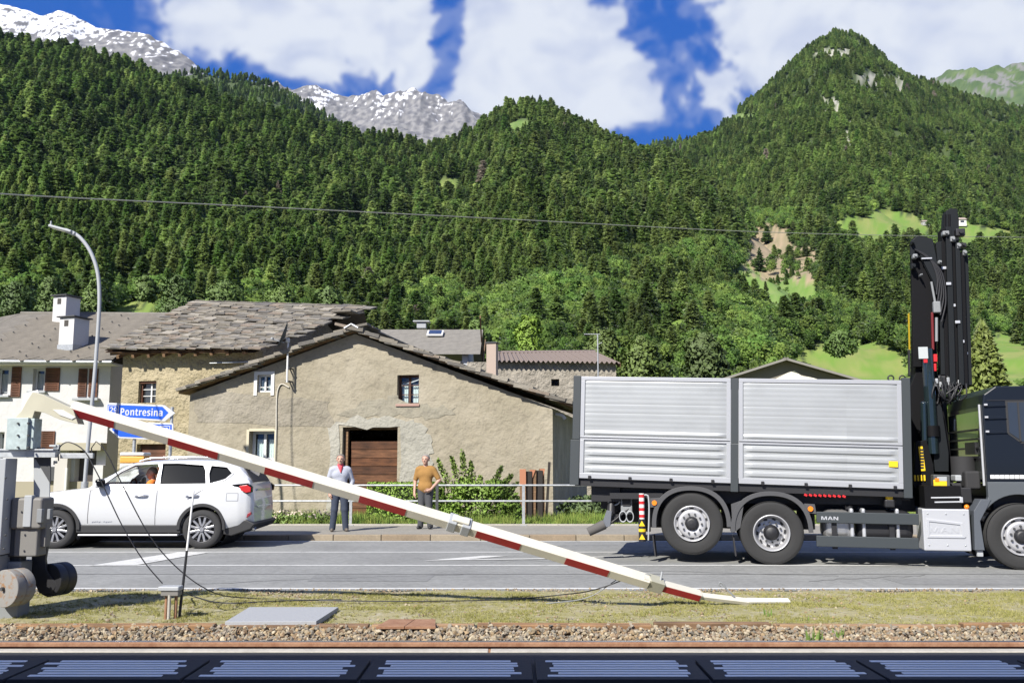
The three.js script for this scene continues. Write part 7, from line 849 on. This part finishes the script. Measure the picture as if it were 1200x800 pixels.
{
  const D = 25.0, a = at(432, 590, D), b = at(520, 566, D), h = thing('hedge', 'low trimmed bright green hedge behind the railing', 'hedge', [(a.x + b.x) / 2, 0.1, -D]), w = b.x - a.x, H = b.y - 0.1;
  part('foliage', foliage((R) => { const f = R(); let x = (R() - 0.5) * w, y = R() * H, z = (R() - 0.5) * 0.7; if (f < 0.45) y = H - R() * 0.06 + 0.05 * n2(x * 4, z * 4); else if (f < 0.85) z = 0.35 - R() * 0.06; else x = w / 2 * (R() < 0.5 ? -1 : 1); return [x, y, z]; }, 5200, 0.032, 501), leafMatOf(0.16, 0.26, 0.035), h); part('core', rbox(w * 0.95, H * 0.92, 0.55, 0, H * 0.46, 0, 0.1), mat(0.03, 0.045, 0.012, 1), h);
}
{
  const D = 24.9, o = at(565, 600, D), s = thing('shrub', 'large leafy green shrub with tall upright shoots by the railing', 'shrub', [o.x, 0.1, -D]), L = (x, y) => { const p = at(x, y, D); return [p.x - o.x, p.y - 0.1]; };
  const balls = [[535, 592, 0.42, 0.42], [565, 590, 0.5, 0.45], [595, 592, 0.4, 0.4], [580, 574, 0.4, 0.3], [545, 572, 0.36, 0.28], [605, 600, 0.25, 0.3], [525, 602, 0.3, 0.25]].map(([x, y, rx, ry]) => [...L(x, y), rx, ry]);
  part('foliage', foliage((R) => { const b = balls[Math.floor(R() * balls.length)]; return inBall(R, b[0], b[1], 0, b[2], b[3], 0.45); }, 7200, 0.045, 502), leafMatOf(0.14, 0.225, 0.035), s);
  for (const [x0, y0, x1, y1] of [[532, 580, 513, 538], [541, 575, 529, 536], [548, 575, 541, 528], [553, 575, 552, 541], [560, 578, 563, 558], [572, 578, 588, 547], [580, 580, 600, 556], [590, 582, 606, 566]]) { const p = L(x0, y0), q = L(x1, y1); part('shoot', foliage((R) => { const t = Math.pow(R(), 0.8), w = 0.16 * (1 - t * 0.75); return [lerp(p[0], q[0], t) + (R() - 0.5) * w * 2, lerp(p[1], q[1], t) + (R() - 0.5) * 0.1, (R() - 0.5) * w * 2]; }, 300, 0.04, x1), leafMatOf(0.15, 0.215, 0.05), s); part('stem', rod(V(p[0], p[1] - 0.4, 0), V(q[0], q[1], 0), 0.016, 0.004, 5), twigMat, s); }
}
{ const D = 24.2, o = at(350, 598, D), f = thing('flower_patch', 'low patch of small pale pink flowers behind the railing', 'flowers', [o.x, 0.1, -D]); part('leaves', foliage((R) => [(R() - 0.5) * 1.9, R() * 0.28, (R() - 0.5) * 0.8], 1500, 0.035, 511), leafMatOf(0.13, 0.2, 0.05), f); part('blossom', foliage((R) => [(R() - 0.5) * 1.9, 0.2 + R() * 0.18, (R() - 0.5) * 0.8], 260, 0.032, 512), mat(0.55, 0.46, 0.42, 0.8, { side: THREE.DoubleSide, vertexColors: true }), f); }
{ const D = 26.4, o = at(690, 600, D), f = thing('shrub', 'dark green low shrub beside the barn side wall', 'shrub', [o.x, 0.1, -D]); part('foliage', foliage((R) => inBall(R, 0, 0.3, 0, 0.9, 0.4, 0.5), 1800, 0.05, 521), leafMatOf(0.06, 0.095, 0.03), f); }
function tree(name, px, foot, topY, halfW, D, label, cat, colour, n, size, lobes, group, low = 0.2) {
  const p = at(px, foot, D), H = at(px, topY, D).y - p.y, w = halfW / FOCAL * D, t = thing(name, label, cat, [p.x, p.y, p.z], 0, group), R = makeRandom(px), L = [];
  for (let i = 0; i < lobes; i++) { const f = (i + 0.5) / lobes, y = lerp(low, 0.93, f), e = Math.sqrt(Math.max(0.06, 1 - Math.pow((f - 0.38) / 0.66, 2))), a = i * 2.4, q = w * 0.6 * e * Math.sqrt(R()); L.push([Math.cos(a) * q, y * H, Math.sin(a) * q, w * e * (0.34 + 0.22 * R())]); }
  part('crown', foliage((R2) => { const b = L[Math.floor(R2() * lobes)]; return inBall(R2, b[0], b[1], b[2], b[3], b[3] * 0.8, b[3]); }, n, size, px + 7), leafMatOf(...colour), t);
  const trunk = part('trunk', rod(V(0, -0.3, 0), V(0, H * 0.7, 0), 0.022 * H + 0.04, 0.01 * H, 8), twigMat, t); for (let i = 0; i < Math.min(lobes, 8); i++) part('limb', rod(V(0, L[i][1] * 0.7, 0), V(L[i][0], L[i][1], L[i][2]), 0.006 * H, 0.003 * H, 5), twigMat, trunk); return t;
}
tree('broadleaf_tree', 826, 460, 388, 34, 92, 'dark dense broadleaf tree behind the lorry body, left of the gabled house', 'tree', [0.055, 0.085, 0.02], 9000, 0.22, 22, undefined, 0.1);
tree('broadleaf_tree', 620, 440, 366, 24, 150, 'bright yellow-green broadleaf tree above the corrugated roof', 'tree', [0.13, 0.21, 0.022], 6000, 0.3, 18);
tree('broadleaf_tree', 752, 470, 392, 34, 84, 'mid green bushy tree between the stone house and the lorry', 'tree', [0.08, 0.12, 0.022], 8000, 0.2, 20, undefined, 0.08);
tree('broadleaf_tree', 705, 450, 385, 30, 120, 'olive green broadleaf tree behind the television aerial', 'tree', [0.075, 0.11, 0.022], 7000, 0.26, 18, undefined, 0.1);
tree('broadleaf_tree', 985, 414, 390, 24, 270, 'rounded green bush at the edge of the sloping meadow', 'tree', [0.065, 0.115, 0.02], 4000, 0.5, 20, undefined, 0.1);
tree('broadleaf_tree', 560, 440, 372, 26, 140, 'mid green tree behind the chimney of the grey roofed house', 'tree', [0.085, 0.14, 0.028], 6000, 0.3, 16, undefined, 0.1);
tree('broadleaf_tree', 1108, 610, 462, 32, 27, 'bright yellow-green bush between the crane and the lorry cab', 'bush', [0.17, 0.235, 0.035], 8000, 0.075, 24, undefined, 0.02);
tree('broadleaf_tree', 1085, 480, 425, 20, 60, 'dark green bush behind the foot of the crane', 'bush', [0.07, 0.11, 0.025], 4000, 0.14, 14, undefined, 0.05);
{ // yellow-green spruce beyond the lorry cab
  const D = 46, p = at(1163, 560, D), H = at(1163, 374, D).y, t = thing('spruce_tree', 'yellow-green spruce with drooping boughs rising behind the lorry cab', 'tree', [p.x, 0, p.z]); part('crown', conifer(601, 900, 0.5, 0.30, 0.06, 0.42).scale(H, H, H), leafMatOf(0.10, 0.13, 0.025), t); part('crown_needles', foliage((R) => { const f = Math.pow(R(), 0.8), y = lerp(0.08, 0.98, f), a = R() * 6.283, q = H * 0.26 * Math.pow(1 - f, 0.75) * (0.6 + 0.45 * R()); return [Math.cos(a) * q, y * H - q * 0.25, Math.sin(a) * q]; }, 5200, 0.13, 602), leafMatOf(0.115, 0.145, 0.028), t); part('trunk', rod(V(0, 0, 0), V(0, H * 0.95, 0), 0.16, 0.02, 8), twigMat, t);
}
// bushes and trees that edge the meadow behind the white house
[[18, 372, 330, 26, 'rounded light green bush behind the white house roof'], [58, 372, 322, 24, 'round bush behind the white chimneys'], [110, 368, 326, 20, 'small round tree beside the bright meadow'], [205, 372, 318, 24, 'bushy tree between the bright meadow and the slab roof'], [262, 372, 330, 30, 'pale green bushy tree above the slab roof ridge'], [330, 372, 336, 26, 'light green round bush above the slab roof'], [385, 375, 335, 24, 'light green bush above the end of the slab roof'], [170, 352, 322, 16, 'small dark round tree at the top of the bright meadow']].forEach(([px, f, tp, w, lab], i) => tree('broadleaf_tree', px, f, tp, w, 235 + 12 * (i % 3), lab, 'tree', mix3([0.05, 0.09, 0.018], [0.095, 0.15, 0.028], (i * 0.37) % 1), 3600, 0.42, 13, undefined, 0.05));

// thin mountain air
scene.fog = new THREE.FogExp2(0xa9c4e2, 0.00001);

renderer.render(scene, camera);
